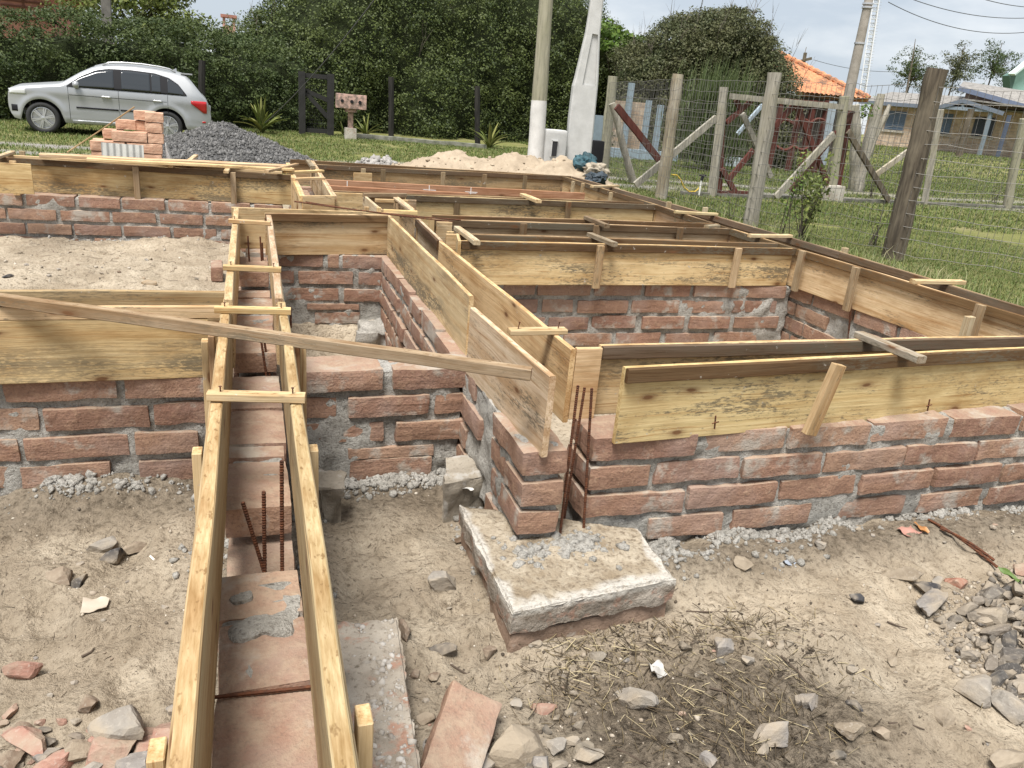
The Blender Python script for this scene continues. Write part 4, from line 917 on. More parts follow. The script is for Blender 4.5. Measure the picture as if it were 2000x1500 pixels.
# small scattered stones
gQ = 'small stones scattered on the sand'
for i in range(85):
    x = r.uniform(-20, 2010); y = r.uniform(1010, 1500) if r.random() < .8 else r.uniform(990, 1120)
    if 330 < x < 830 and y > 950 or 880 < x < 1330 and y < 1270: continue
    w = r.uniform(7, 17); stone(x, y, w, w * .7, r.choice([BROWN, GREY, PALE, BLACK, TAN, PINK]), 'small stone scattered on the sand in the foreground', group=gQ, sub=1, sink=.3)
for i in range(18):
    x = r.uniform(0, 430); y = r.uniform(475, 556); w = r.uniform(5, 12); stone(x, y, w, w * .6, r.choice([BROWN, GREY, PALE, TAN]), 'small stone on the sand inside the left room', group='small stones in the left room', sub=1)
stone(296, 551, 36, 16, (.36, .24, .12), 'dry brown crumpled leaf litter on the sand of the left room', 'litter', 'dry_leaf', flat=.4); stone(15, 541, 22, 8, BLACK, 'dark splinter on the sand at the left edge of the left room', 'splinter', 'splinter', flat=.4)

# crumbs: mortar droppings at the wall feet, clods on the sand, chips
def line_pts(a, b, n, sp, rr):
    t = rr.random(n); p = np.array(a)[None] * (1 - t)[:, None] + np.array(b)[None] * t[:, None]; return p + rr.normal(size=(n, 2)) * sp
rr = np.random.default_rng(4)
q = np.concatenate([line_pts((x0 + .05, yF - .03), (4.2, yF - .03), 1500, (.05, .035), rr), line_pts((x0 + .02, yF - .10), (U(2.6), yF - .12), 420, (.08, .05), rr), line_pts((-1.3, yL - .03), (-.2, yL - .03), 620, (.05, .035), rr), line_pts((.24, yL - .03), (.85, yL - .04), 420, (.05, .03), rr),
                    line_pts((xd - .04, U(2.9)), (xd - .04, U(3.8)), 330, (.03, .05), rr), line_pts((U(1.02), U(2.78)), (U(1.5), U(2.8)), 380, (.03, .03), rr), line_pts((-2.6, U(9.8)), (.2, U(9.85)), 420, (.05, .06), rr), line_pts((.1, U(2.0)), (.19, U(3.8)), 260, (.03, .06), rr), line_pts((-.14, U(1.6)), (-.2, U(3.8)), 260, (.035, .06), rr)])
z = gh(q[:, 0], q[:, 1]); on_slab = (q[:, 0] > U(.95)) & (q[:, 0] < U(1.62)) & (q[:, 1] < U(2.95)) & (q[:, 1] > U(2.3)); z = np.where(on_slab, zs, z)
q = np.concatenate([q + rr.normal(size=q.shape) * .014 * k for k in (0, 1, 2)]); q = q[(fbm(np.column_stack([q * 5.5, 0 * q[:, 0]]), 91, 3) + rr.normal(size=len(q)) * .2) > -.08]; z = np.where((q[:, 0] > U(.95)) & (q[:, 0] < U(1.62)) & (q[:, 1] < U(2.95)) & (q[:, 1] > U(2.3)), zs - .004, gh(q[:, 0], q[:, 1])); s = rr.gamma(1.5, .0042, len(q)).clip(.0015, .022)
crumbs('mortar_crumbs', np.column_stack([q, z + s * .15]), s, M_MORTAR, sub=1)
n = 5200; q = np.column_stack([rr.uniform(-1.4, 4.0, n), rr.uniform(.75, 3.0, n)]); m_ = (fbm(np.column_stack([q * 2.2, 0 * q[:, 0]]), 66, 3) + rr.normal(size=n) * .35) > .05; q = q[m_]
s = rr.gamma(1.6, .0016, len(q)).clip(.0012, .011)
crumbs('sand_clods', np.column_stack([q, gh(q[:, 0], q[:, 1]) + s * .2]), s, mat_island('clods', [(.16, .12, .09), (.34, .27, .19), (.40, .36, .30), (.24, .19, .14), (.5, .45, .38), (.10, .08, .06)], .95))
q = np.column_stack([rr.uniform(-2.7, -.15, 900), rr.uniform(3.4, 7.6, 900)]); s = rr.gamma(1.6, .0028, 900).clip(.002, .02)
crumbs('sand_clods', np.column_stack([q, gh(q[:, 0], q[:, 1]) + s * .2]), s, bpy.data.materials['clods'], seed=8)
# pebbles set in the pebbly footing
ps = A(740, 1380, .125); n = 520; a = rr.random(n); b = rr.random(n); Q = [np.array(A(x_, y_, .125)) for x_, y_ in ((668, 1222), (770, 1208), (818, 1520), (712, 1520))]
pp = (Q[0] * (1 - a)[:, None] + Q[1] * a[:, None]) * (1 - b)[:, None] + (Q[3] * (1 - a)[:, None] + Q[2] * a[:, None]) * b[:, None]; keep = (a + .5 * rr.random(n)) > .60; pp = pp[keep]
crumbs('embedded_pebbles', pp - [0, 0, .004], rr.gamma(3, .0020, len(pp)).clip(.003, .013), mat_island('pebbles', [(.42, .385, .34), (.31, .275, .23), (.48, .45, .41), (.26, .225, .19)], .8))
def bits(name, q, lo, hi, w0, m, seed):
    rr_ = np.random.default_rng(seed); n = len(q); z = gh(q[:, 0], q[:, 1]); a = rr_.uniform(0, 6.28, n); L = rr_.uniform(lo, hi, n); d = np.column_stack([np.cos(a), np.sin(a), rr_.normal(size=n) * .12]); s_ = np.column_stack([-np.sin(a), np.cos(a), 0 * a]) * (w0 * rr_.uniform(.5, 1.4, n))[:, None]; b = np.column_stack([q, z + .002]); m1 = b + d * (L * .5)[:, None] + s_ * rr_.normal(size=(n, 1)) * 2; e = b + d * L[:, None]; up = np.array([0, 0, w0 * 1.5])
    V = np.stack([b - s_, b + s_, b + up, m1 - s_, m1 + s_, m1 + up, e - s_ * .6, e + s_ * .6, e + up], 1).reshape(-1, 3); i = (np.arange(n) * 9)[:, None]; F = np.concatenate([i + np.array(f)[None] for k in (0, 3) for f in ((k, k + 1, k + 4, k + 3), (k + 1, k + 2, k + 5, k + 4), (k + 2, k, k + 3, k + 5))])
    return tag(fastmesh(name, V, F, m), kind='stuff')
q = np.column_stack([rr.uniform(-1.4, 3.6, 2600), rr.uniform(.8, 2.9, 2600)]); bits('twig_bits', q, .006, .032, .0009, mat_island('bits', [(.05, .04, .03), (.10, .08, .055), (.16, .125, .09), (.06, .045, .035)], .9), 3)
q = np.column_stack([rr.uniform(-2.7, -.15, 500), rr.uniform(3.4, 7.6, 500)]); bits('twig_bits', q, .02, .08, .0016, bpy.data.materials['bits'], 4)
# straw and twigs on the damp dirt
n = 1250; V = []; F = []; cl = [(1450, 1235, 110, 34), (1330, 1290, 160, 60), (1400, 1390, 190, 60), (1560, 1310, 90, 70), (1180, 1280, 130, 50), (1120, 1350, 140, 60), (1480, 1460, 160, 40), (1250, 1240, 120, 30), (1330, 1380, 330, 110)]
for i in range(n):
    c = cl[r.choice([0, 0, 1, 1, 2, 2, 3, 4, 4, 5, 5, 6, 6, 7, 8, 8, 8])]; p = PG(min(1990, c[0] + r.gauss(0, .55) * c[2]), min(1560, c[1] + r.gauss(0, .55) * c[3])); L = r.uniform(.012, .085) * r.uniform(.5, 1.3); a = r.uniform(0, math.pi); el = abs(r.gauss(0, .16))
    d = np.array([math.cos(a) * math.cos(el), math.sin(a) * math.cos(el), math.sin(el)]); p0 = np.array(p) + [0, 0, r.uniform(.001, .012)]; w = r.uniform(.0006, .0016)
    nx = np.array([-d[1], d[0], 0]); nx /= np.linalg.norm(nx); p1 = p0 + d * L * .5; p2 = p0 + d * L + nx * r.uniform(-.005, .005) - np.array([0, 0, .3 * el * L])
    k = len(V)
    for q_ in (p0, p1, p2): V += [q_ - nx * w, q_ + nx * w, q_ + np.array([0, 0, w * 1.4])]
    for s_ in (0, 3):
        for e in ((0, 1), (1, 2), (2, 0)): F.append((k + s_ + e[0], k + s_ + e[1], k + s_ + 3 + e[1], k + s_ + 3 + e[0]))
o = fastmesh('straw_litter', V, F, mat_island('straw', [(.045, .034, .022), (.30, .235, .13), (.07, .05, .032), (.50, .42, .26), (.05, .038, .025), (.13, .095, .055), (.04, .03, .02), (.06, .045, .03)], .8)); tag(o, kind='stuff')
q = np.concatenate([PGv(np.minimum(1990, c[0] + rr.normal(size=260) * .75 * c[2]), np.minimum(1560, c[1] + rr.normal(size=260) * .8 * c[3])) for c in cl]); s = rr.gamma(1.6, .0016, len(q)).clip(.001, .008)
crumbs('mulch', np.column_stack([q, gh(q[:, 0], q[:, 1])]), s, mat_island('mulch_bits', [(.035, .027, .02), (.07, .055, .04), (.12, .095, .07), (.045, .035, .026)], .95), seed=12)
# twigs: thicker dark sticks
for (a_, b_), (c_, d_), l in (((1340, 1196), (1437, 1197), 'dark twig lying across the top of the straw'), ((1732, 1216), (1770, 1235), 'short dark twig alone on the pale sand'), ((1205, 1465), (1262, 1498), 'dark twig at the bottom edge below the straw'), ((1385, 1345), (1440, 1368), 'dark twig in the middle of the straw'), ((1735, 1415), (1805, 1428), 'thin dark twig beside the small brown stone'), ((880, 1300), (925, 1328), 'curved twig right of the pebbly footing'), ((1525, 1283), (1580, 1340), 'twig at the right border of the straw'), ((160, 1285), (185, 1268), 'tiny twig above the pale pink stone')):
    p, q = PG(a_, b_), PG(c_, d_); m = MB(); mid = (p + q) / 2 + Vector((r.uniform(-.01, .01), r.uniform(-.01, .01), .008)); m.tube([p + Vector((0, 0, .004)), mid, q + Vector((0, 0, .006))], [.0035, .003, .0015], 6)
    o = m.build('twig', mat_plain('dark_twig', (.07, .05, .035), .9) if 'dark_twig' not in bpy.data.materials else bpy.data.materials['dark_twig'], None, True, loc=p); tag(o, l, 'twig')
# litter
def scrap(px, py, w, h, c, label, name='paper_scrap', cat='litter', rough=.6, zoff=.004, curl=.012):
    p = PG(px, py); k = pxm(p); V = []; n = 7
    for i in range(n):
        for j in range(n): 
            a = (i / (n - 1) - .5) * w * k; b = (j / (n - 1) - .5) * h * k * 1.8; V.append((p.x + a, p.y + b, p.z + zoff + curl * vn(np.array([[i * .45 + px, j * .45 + py, 0.]]), 5)[0] + .5 * curl))
    F = [(i * n + j, (i + 1) * n + j, (i + 1) * n + j + 1, i * n + j + 1) for i in range(n - 1) for j in range(n - 1)]
    V2 = [(x, y, z_ - .0015) for x, y, z_ in V]; N = n * n; rim = [i * n for i in range(n)] + [(n - 1) * n + j for j in range(1, n)] + [i * n + n - 1 for i in range(n - 2, -1, -1)] + [j for j in range(n - 2, 0, -1)]
    m = MB(); m.add(V + V2, F + [tuple(N + i for i in reversed(f)) for f in F] + [(rim[i], rim[(i + 1) % len(rim)], N + rim[(i + 1) % len(rim)], N + rim[i]) for i in range(len(rim))])
    return tag(m.build(name, M_PAINT, None, True, loc=p, color=(*c, 1)), label, cat)
scrap(1775, 1040, 34, 16, (.38, .20, .16), 'crumpled red and white wrapper at the foot of the right wall', 'wrapper'); scrap(1798, 1036, 14, 16, (.36, .17, .06), 'small brown wrapper scrap beside the red one', 'wrapper')
scrap(908, 1002, 22, 14, (.62, .61, .58), 'white paper tag at the left edge of the concrete slab', zoff=.12); scrap(1283, 1312, 30, 16, (.40, .385, .36), 'crumpled whitish plastic scrap in the straw', 'plastic_scrap', curl=.02); scrap(1539, 1101, 26, 8, (.30, .33, .38), 'bluish grey plastic strip on the sand', 'plastic_scrap')
scrap(1964, 1145, 12, 26, (.10, .16, .04), 'bright green leaf among the crushed stone', 'leaf', 'leaf', zoff=.05); scrap(186, 1184, 46, 20, (.42, .36, .29), 'shiny pale shell-like plastic strip on the left sand', 'plastic_scrap'); scrap(905, 1058, 34, 10, (.12, .08, .05), 'dark flat wood chip in the centre pit', 'wood_chip', 'wood chip')
p = PG(298, 1092); m = MB(); m.tube([p + Vector((-.008, .012, .005)), p + Vector((.008, -.016, .005))], .004, 8); tag(m.build('cigarette_end', M_PAINT, None, True, loc=p, color=(.75, .7, .6, 1)), 'white cigarette end on the left sand', 'cigarette end')
# smears of wet mortar on the channel blocks
for px, py, w, h, l in ((515, 1222, 120, 52, 'wide smear of grey mortar on the block seam in the channel'), (472, 1168, 36, 26, 'small blob of grey mortar above the wide smear in the channel')):
    p = A(px, py, .512); k = pxm(p); n = 26; V = [(p.x, p.y, .519)]; 
    rng_ = [(.55 + .45 * float(vn(np.array([[math.cos(q) * 1.3 + px, math.sin(q) * 1.3, 0.]]), 2)[0])) + .25 for q in np.linspace(0, 2 * math.pi, n, endpoint=False)]
    for f_, zz in ((.6, .518), (.92, .514), (1.0, .507)):
        for i in range(n): q = 2 * math.pi * i / n; V.append((p.x + math.cos(q) * w * k * .55 * rng_[i] * f_, p.y + math.sin(q) * h * k * .95 * rng_[i] * f_, zz + .002 * float(vn(np.array([[q * 3, f_ * 9, px]]), 1)[0])))
    F = [(0, 1 + i, 1 + (i + 1) % n) for i in range(n)] + [(1 + a * n + i, 1 + (a + 1) * n + i, 1 + (a + 1) * n + (i + 1) % n, 1 + a * n + (i + 1) % n) for a in (0, 1) for i in range(n)]
    m = MB(); m.add(V, F); tag(m.build('mortar_smear', M_MORTAR, None, True, loc=p), l, 'mortar')

# ------------------------------------------------------------------ foliage
def leaves(name, P, N, size, m, parent=None, loc=None, aspect=.55, seed=1, droop=0.0, flat=.7):
    """one small bent four-sided leaf per point; N = preferred facing"""
    rr = np.random.default_rng(seed); n = len(P); P = np.asarray(P); N = np.asarray(N) + rr.normal(size=(n, 3)) * flat
    N /= np.linalg.norm(N, axis=1, keepdims=True) + 1e-9
    T = rr.normal(size=(n, 3)); T[:, 2] -= droop; T -= N * (T * N).sum(1)[:, None]; T /= np.linalg.norm(T, axis=1, keepdims=True) + 1e-9
    B = np.cross(N, T); s = (size * rr.uniform(.55, 1.25, n))[:, None]
    V = np.stack([P - T * s * .5, P + B * s * aspect * .5 - N * s * .06, P + T * s * .5, P - B * s * aspect * .5 - N * s * .06], 1).reshape(-1, 3)
    F = np.arange(4 * n).reshape(-1, 4)
    return fastmesh(name, V, F, m, parent, loc)
LF = lambda name, cols, tr=.22, var=None: mat_island(name, cols, .55, None, var, tr, .22)
L_DARK = LF('dark_leaves', [(0.021, 0.036, 0.013), (0.038, 0.060, 0.018), (0.056, 0.081, 0.024), (0.030, 0.047, 0.019), (0.081, 0.105, 0.030), (0.043, 0.062, 0.026)], .22, (1.1, (.070, .092, .026), .65))
L_BUSH = LF('bush_leaves', [(0.026, 0.041, 0.017), (0.050, 0.071, 0.024), (0.077, 0.105, 0.028), (0.038, 0.053, 0.024), (0.118, 0.150, 0.034), (0.056, 0.071, 0.038)], .22, (.75, (.085, .105, .030), .7))
L_YEL = LF('yellowish_leaves', [(.09, .12, .03), (.15, .19, .045), (.07, .09, .03), (.20, .235, .06), (.12, .13, .045)])
L_OLIVE = LF('olive_leaves', [(0.059, 0.075, 0.032), (0.091, 0.102, 0.043), (0.045, 0.056, 0.028), (0.124, 0.124, 0.059)], .22, (.9, (.10, .098, .045), .6))
L_BRIGHT = LF('bright_leaves', [(.12, .20, .03), (.08, .14, .03), (.17, .25, .05), (.06, .10, .03)], .35)
M_TWIG = mat_plain('twigs', (.075, .060, .045), .9, noise=12); M_BARK = mat_plain('bark', (.11, .085, .06), .95, noise=9)
def foliage_bank(name, label, cat, base, heights, depth, dens, leaf, m, seed, bulge=.5, lean=.6, clump=.42, per=46, coreM=None, twigs=0, loc=None, trunk=True):
    """bank of foliage over a base polyline (list of Vector); heights at each base point; goes back by depth"""
    rr = np.random.default_rng(seed); B = np.array([list(b) for b in base]); Hh = np.array(heights); seg = np.linalg.norm(np.diff(B[:, :2], axis=0), axis=1); S = np.r_[0, np.cumsum(seg)]; L = S[-1]
    def at(s): return np.stack([np.interp(s, S, B[:, i]) for i in range(3)], -1), np.interp(s, S, Hh)
    d = B[-1, :2] - B[0, :2]; d /= np.linalg.norm(d); back = np.array([-d[1], d[0]]); back = back if back[1] > 0 else -back
    th = thing(name, label, cat, tuple(B.mean(0)))
    def surf(s, v, sd):
        """v 0..1 front face, 1..1.6 top"""
        b, h = at(s); k = np.stack([s * .55, v * 1.9, 0 * s + sd], 1); bu = bulge * fbm(k, seed, 3)
        h = h * (1 + .10 * vn(np.stack([s * .9, 0 * s, 0 * s + sd], 1), seed + 7))
        fv = np.clip(v, 0, 1); tv = np.clip((v - 1) / .6, 0, 1)
        r = .25 * h
        ang = np.clip((fv - .72) / .28, 0, 1) * math.pi / 2
        off = lean * fv ** 1.5 + np.where(fv > .72, r * (1 - np.cos(ang)), 0) + tv * depth - bu
        z = np.where(fv <= .72, fv / .72 * (h - r), h - r + r * np.sin(ang)) + tv * .15 + .3 * bu * tv
        p = np.empty((len(s), 3)); p[:, :2] = b[:, :2] + back * off[:, None]; p[:, 2] = b[:, 2] + z
        nr = np.empty((len(s), 3)); nr[:, :2] = -back * (np.cos(ang) * (1 - tv))[:, None]; nr[:, 2] = .35 + np.sin(ang) + tv
        return p, nr / np.linalg.norm(nr, axis=1, keepdims=True)
    hm = Hh.mean(); area = L * (hm + .5 * depth); nc = int(area * dens)
    s = rr.uniform(0, L, nc); v = rr.uniform(0.0, 1.6, nc) ** 1.0; C, CN = surf(s, v, 0.0)
    C = C - CN * rr.uniform(-.28, .40, nc)[:, None]; rad_ = clump * rr.uniform(.45, 1.25, nc)
    ci = np.repeat(np.arange(nc), per); dirs = rr.normal(size=(len(ci), 3)); dirs /= np.linalg.norm(dirs, axis=1, keepdims=True); dirs = np.where(((dirs * CN[ci]).sum(1) < -.25)[:, None], -dirs, dirs)
    P = C[ci] + dirs * (rad_[ci] * rr.uniform(.6, 1.05, len(ci)))[:, None] * np.array([1, 1, .75]); P[:, 2] = np.maximum(P[:, 2], np.interp(0, [0], [B[:, 2].min()]) + .03)
    leaves('leaves', P, dirs * .8 + CN[ci] * .3 + [0, 0, .35], leaf, m, th, seed=seed)
    # solid hull for the inner twigs; interior shade is put into its dark colour
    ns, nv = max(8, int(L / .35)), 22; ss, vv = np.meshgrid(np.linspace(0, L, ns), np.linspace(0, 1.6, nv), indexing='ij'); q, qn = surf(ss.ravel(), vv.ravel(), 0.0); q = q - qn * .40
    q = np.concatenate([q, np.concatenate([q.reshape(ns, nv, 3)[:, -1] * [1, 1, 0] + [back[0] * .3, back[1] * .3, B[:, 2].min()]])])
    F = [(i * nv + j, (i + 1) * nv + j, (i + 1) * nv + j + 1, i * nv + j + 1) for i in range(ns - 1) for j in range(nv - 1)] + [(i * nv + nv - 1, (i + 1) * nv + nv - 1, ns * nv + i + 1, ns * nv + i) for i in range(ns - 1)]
    fastmesh('inner_shade_hull', q, np.array(F), coreM or L_DARKCORE, th, smooth=True)
    if twigs:
        mb = MB()
        for i in range(twigs):
            s0 = rr.uniform(0, L, 1); v0 = rr.uniform(.35, 1.25, 1); p, nn = surf(s0, v0, 0.0); p = p[0] - nn[0] * .5; e = p + (nn[0] * .75 + rr.normal(size=3) * .25 + [0, 0, .45]) * rr.uniform(.6, 1.3)
            mid = (p + e) / 2 + rr.normal(size=3) * .08; mb.tube([p, mid, e], [.018, .012, .004], 4)
            for _ in range(4):
                t = rr.uniform(.3, 1); a = p * (1 - t) + e * t; mb.tube([a, a + (e - p) * .35 + rr.normal(size=3) * .16], [.008, .002], 3)
        _bt = mb.build('bare_twigs', mat_plain('bare_twigs', (.17, .145, .115), .9) if 'bare_twigs' not in bpy.data.materials else bpy.data.materials['bare_twigs'], th); _bt['kind'] = 'stuff'
    return th, surf, L
_t = NT('painted_inner_shade'); L_DARKCORE = _t.done(_t.mix(_t.ramp(_t.noise(_t.pos(), 7, 5, .7), [(.4, 0), (.6, 1)]), (.018, .022, .010), (.030, .040, .015)), .95, _t.bump(_t.noise(_t.pos(), 9, 5, .7), 1.0, .12), spec=.1)  # dark core colour, with the shade between the leaves painted in
def ztop(p, px, py):      # height above p at which the photo shows pixel row py, standing at the distance of p
    w_ = (RC.T @ (np.array(p) - [0, 0, CAM_H]))[2]; return AW(px, py, w_).z - p[2]
def bank_px(pts, z=GF):
    B = [A(px, by, z) for px, by, ty in pts]; return B, [ztop(b, px, ty) for b, (px, by, ty) in zip(B, pts)]
B_, H_ = bank_px([(-90, 229, 46), (0, 234, 42), (120, 241, 52), (250, 248, 66), (420, 254, 78), (560, 260, 98), (600, 262, 104)], .04)
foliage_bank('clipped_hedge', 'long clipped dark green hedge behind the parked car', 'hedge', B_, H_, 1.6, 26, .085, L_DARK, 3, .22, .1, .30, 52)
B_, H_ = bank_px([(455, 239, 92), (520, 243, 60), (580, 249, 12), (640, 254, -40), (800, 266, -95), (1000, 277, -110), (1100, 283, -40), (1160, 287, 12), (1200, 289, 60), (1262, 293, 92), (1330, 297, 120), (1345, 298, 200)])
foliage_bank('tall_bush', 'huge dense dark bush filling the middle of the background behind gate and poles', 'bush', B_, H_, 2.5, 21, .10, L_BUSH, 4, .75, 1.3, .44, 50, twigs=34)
B_ = [AW(px, py, 29) for px, py in ((1190, 300), (1260, 305), (1350, 312), (1440, 320), (1545, 330))]
for b in B_: b.z = .15
H_ = [ztop(b, px, ty) for b, (px, ty) in zip(B_, ((1195, 130), (1262, 78), (1350, 52), (1440, 62), (1540, 150)))]
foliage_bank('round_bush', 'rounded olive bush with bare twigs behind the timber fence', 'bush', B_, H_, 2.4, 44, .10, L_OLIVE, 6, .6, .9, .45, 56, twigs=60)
# lower shrubs under the tall bush, glossy
def tree(name, label, c, h, crown, leaf, m, nclump, per, seed, cat='tree', trunk_r=.14, lean=(0, 0), spread=None, cz=.68, rin=.35):
    rr = np.random.default_rng(seed); t = thing(name, label, cat, tuple(c)); c = np.array(c); mb = MB(); top = c + [lean[0], lean[1], h * .85]
    mb.tube([c - [0, 0, .1], c * .55 + top * .45 + rr.normal(size=3) * .12, top], [trunk_r, trunk_r * .7, trunk_r * .25], 8)
    cen = c + [lean[0] * .8, lean[1] * .8, h * cz]; d = rr.normal(size=(nclump, 3)); d /= np.linalg.norm(d, axis=1, keepdims=True); C = cen + d * np.array(crown) * rr.uniform(rin, 1.1 if rin < .3 else 1, nclump)[:, None]
    for q in C[::3]: 
        s = c * .4 + top * .6; mb.tube([s, (s + q) / 2 + rr.normal(size=3) * .1, q], [trunk_r * .35, trunk_r * .2, trunk_r * .06], 5)
    mb.build('trunk', M_BARK, t, True); ci = np.repeat(np.arange(nclump), per); dd = rr.normal(size=(len(ci), 3)); dd /= np.linalg.norm(dd, axis=1, keepdims=True)
    k = spread or min(crown) * .34
    P = C[ci] + dd * k * rr.uniform(.5, 1.05, len(ci))[:, None] * np.array([1.2, 1.2, .7]); leaves('crown', P, dd + [0, 0, .5], leaf, m, t, seed=seed); return t
p = AW(270, 120, 27); p.z = GF; tree('broad_tree', 'light green tree rising behind the clipped hedge at the left', p, 5.1, (2.75, 1.5, 1.75), .15, L_YEL, 84, 130, 11, cz=.67)
p = AW(-34, 40, 27); p.z = GF; tree('broad_tree', 'dark tree top at the upper left corner beside the pink house', p, 4.6, (.42, .6, .9), .11, L_DARK, 18, 110, 12, cz=.8)
p = AW(1192, 150, 31.5); p.z = GF; tree('almond_tree', 'tree with large bright green leaves showing right of the concrete pole', p, 4.75, (1.4, 1.0, .85), .24, L_BRIGHT, 34, 42, 13, lean=(.3, 0), cz=.87)
rr = np.random.default_rng(77); p = AW(1385, 300, 24); p.z = GF; t = thing('needle_shrub', 'feathery upright needle-leaved shrub behind the fence', 'shrub', tuple(p)); n = 2600
a = rr.uniform(0, 6.28, n); el = rr.uniform(.5, 1.5, n); L = rr.uniform(.6, 1.5, n); base = np.column_stack([p.x + rr.normal(size=n) * .5, p.y + rr.normal(size=n) * .4, GF + rr.uniform(.1, 2.2, n)]); dv = np.column_stack([np.cos(a) * np.cos(el) * .5, np.sin(a) * np.cos(el) * .5, np.sin(el)]) * L[:, None]; sd_ = np.column_stack([-np.sin(a), np.cos(a), 0 * a]) * .012
V = np.stack([base - sd_, base + sd_, base + dv * .6 + sd_ * .7, base + dv * .6 - sd_ * .7], 1).reshape(-1, 3); V2 = np.stack([base + dv * .6 - sd_ * .7, base + dv * .6 + sd_ * .7, base + dv + [.05, 0, -.05] + sd_ * .1, base + dv + [.05, 0, -.05] - sd_ * .1], 1).reshape(-1, 3)
fastmesh('needles', np.concatenate([V, V2]), np.arange(8 * n).reshape(-1, 4), LF('needles', [(.06, .085, .03), (.09, .12, .04), (.05, .065, .03)]), t); m = MB(); m.tube([p, p + Vector((.05, 0, 2.2))], [.08, .02], 6); m.build('stem', M_BARK, t)
for px, py, w_, h, cr, sd_, l in ((1768, 188, 64, 4.6, (2.2, 1.6, 1.9), 21, 'thin-crowned dark pine left of the tall dark fence post'), (1850, 185, 66, 4.9, (1.5, 1.4, 2.1), 22, 'thin-crowned dark pine just right of the tall dark fence post'), (1922, 180, 68, 5.2, (2.4, 1.8, 2.0), 23, 'broad dark pine beside the mint green gable')):
    p = AW(px, py, w_); z0 = p.z - 2.2; tree('pine_tree', l, (p.x, p.y, z0), 2.2 + h, cr, .16, L_OLIVE if sd_ == 22 else L_DARK, 90, 40, sd_, lean=(.5, 0), trunk_r=.09, spread=.40, cz=.62, rin=.15)

# ------------------------------------------------------------------ lawn and weeds
def blades(name, q, hgt, wid, m, seed, bend=.5, kind='stuff', zf=None):
    rr = np.random.default_rng(seed); n = len(q); z = gh(q[:, 0], q[:, 1]) if zf is None else zf; a = rr.uniform(0, 6.283, n); h = hgt * rr.uniform(.4, 1.3, n); w_ = wid * rr.uniform(.6, 1.3, n)
    b = np.column_stack([q, z - .005]); s = np.column_stack([np.cos(a), np.sin(a), 0 * a]) * w_[:, None] / 2; f = np.column_stack([-np.sin(a), np.cos(a), 0 * a]); k = (bend * rr.uniform(.2, 1.3, n) * h)[:, None]
    m1 = b + f * k * .3 + np.column_stack([0 * a, 0 * a, h * .6]); tp = b + f * k + np.column_stack([0 * a, 0 * a, h * rr.uniform(.7, 1.0, n)])
    V = np.stack([b - s, b + s, m1 + s * .75, m1 - s * .75, tp], 1).reshape(-1, 3); i = np.arange(n) * 5
    F3 = np.concatenate([np.stack([i, i + 1, i + 2], 1), np.stack([i, i + 2, i + 3], 1), np.stack([i + 3, i + 2, i + 4], 1)])
    o = fastmesh(name, V, F3, m); 
    return tag(o, kind=kind) if kind else o
G_LAWN = LF('lawn_blades', [(.07, .115, .024), (.10, .155, .035), (.16, .17, .06), (.08, .125, .028), (.22, .20, .10), (.09, .145, .032)], .3)
G_WEED = LF('weed_blades', [(.11, .155, .045), (.16, .21, .06), (.30, .28, .15), (.09, .13, .04), (.40, .36, .22), (.14, .19, .055)], .3)
rr = np.random.default_rng(9)
def inview(q, mx_=40):
    c = (np.column_stack([q, np.full(len(q), GF - CAM_H)]) @ RC); k = (c[:, 2] > .5); u = 1000 + FPX * c[:, 0] / c[:, 2]; v_ = 750 + FPX * c[:, 1] / c[:, 2]; return k & (u > -60) & (u < 2060) & (v_ < 640)
def scatter(n, x0, x1, y0, y1, lane_ok=False):
    q = np.column_stack([rr.uniform(x0, x1, n), rr.uniform(y0, y1, n)]); q = q[inview(q)]; w_ = .5 * fbm(np.column_stack([q * .5, 0 * q[:, 0]]), 21, 3)
    ok = np.maximum((q[:, 1] + w_ > 11.1), (q[:, 0] + .2 * w_ > 4.5)); rcl = 16.9 - .02 * q[:, 0]
    ln = np.maximum(np.exp(-((q[:, 1] - rcl - .8 + .5 * w_) / .40) ** 2), np.exp(-((q[:, 1] - rcl + .9 + .5 * w_) / .45) ** 2)); patch = fbm(np.column_stack([q * 1.1, 0 * q[:, 0]]), 51, 3)
    return q[ok & (rr.random(len(q)) > ln * .95) & (patch > -.85)]
blades('lawn_grass', scatter(190000, 4.2, 12, 3, 14), .042, .007, G_LAWN, 1, .9)
blades('lawn_grass', scatter(240000, -9, 26, 11, 27), .065, .016, G_LAWN, 2, .9)
blades('lawn_grass', scatter(110000, 10, 46, 18, 46), .09, .032, G_LAWN, 3, .8)
q = np.concatenate([np.column_stack([rr.normal(c[0], c[2], c[4]), rr.normal(c[1], c[3], c[4])]) for c in ((4.75, 5.6, .22, .9, 900), (5.9, 6.9, .45, .6, 900), (5.4, 4.6, .4, .6, 500), (6.7, 9.5, .3, 1.6, 700), (4.7, 7.4, .25, 1.0, 420), (6.0, 12.3, .3, 1.2, 350), (7.0, 6.6, .4, .9, 420))]); q = q[q[:, 0] > 4.38]
blades('tall_weeds', q, .23, .009, G_WEED, 4, .7)
q = np.column_stack([rr.uniform(4.4, 7.5, 500), rr.uniform(3.6, 9, 500)]); blades('seed_stalks', q, .30, .004, G_WEED, 5, .6)
rr2 = np.random.default_rng(31)
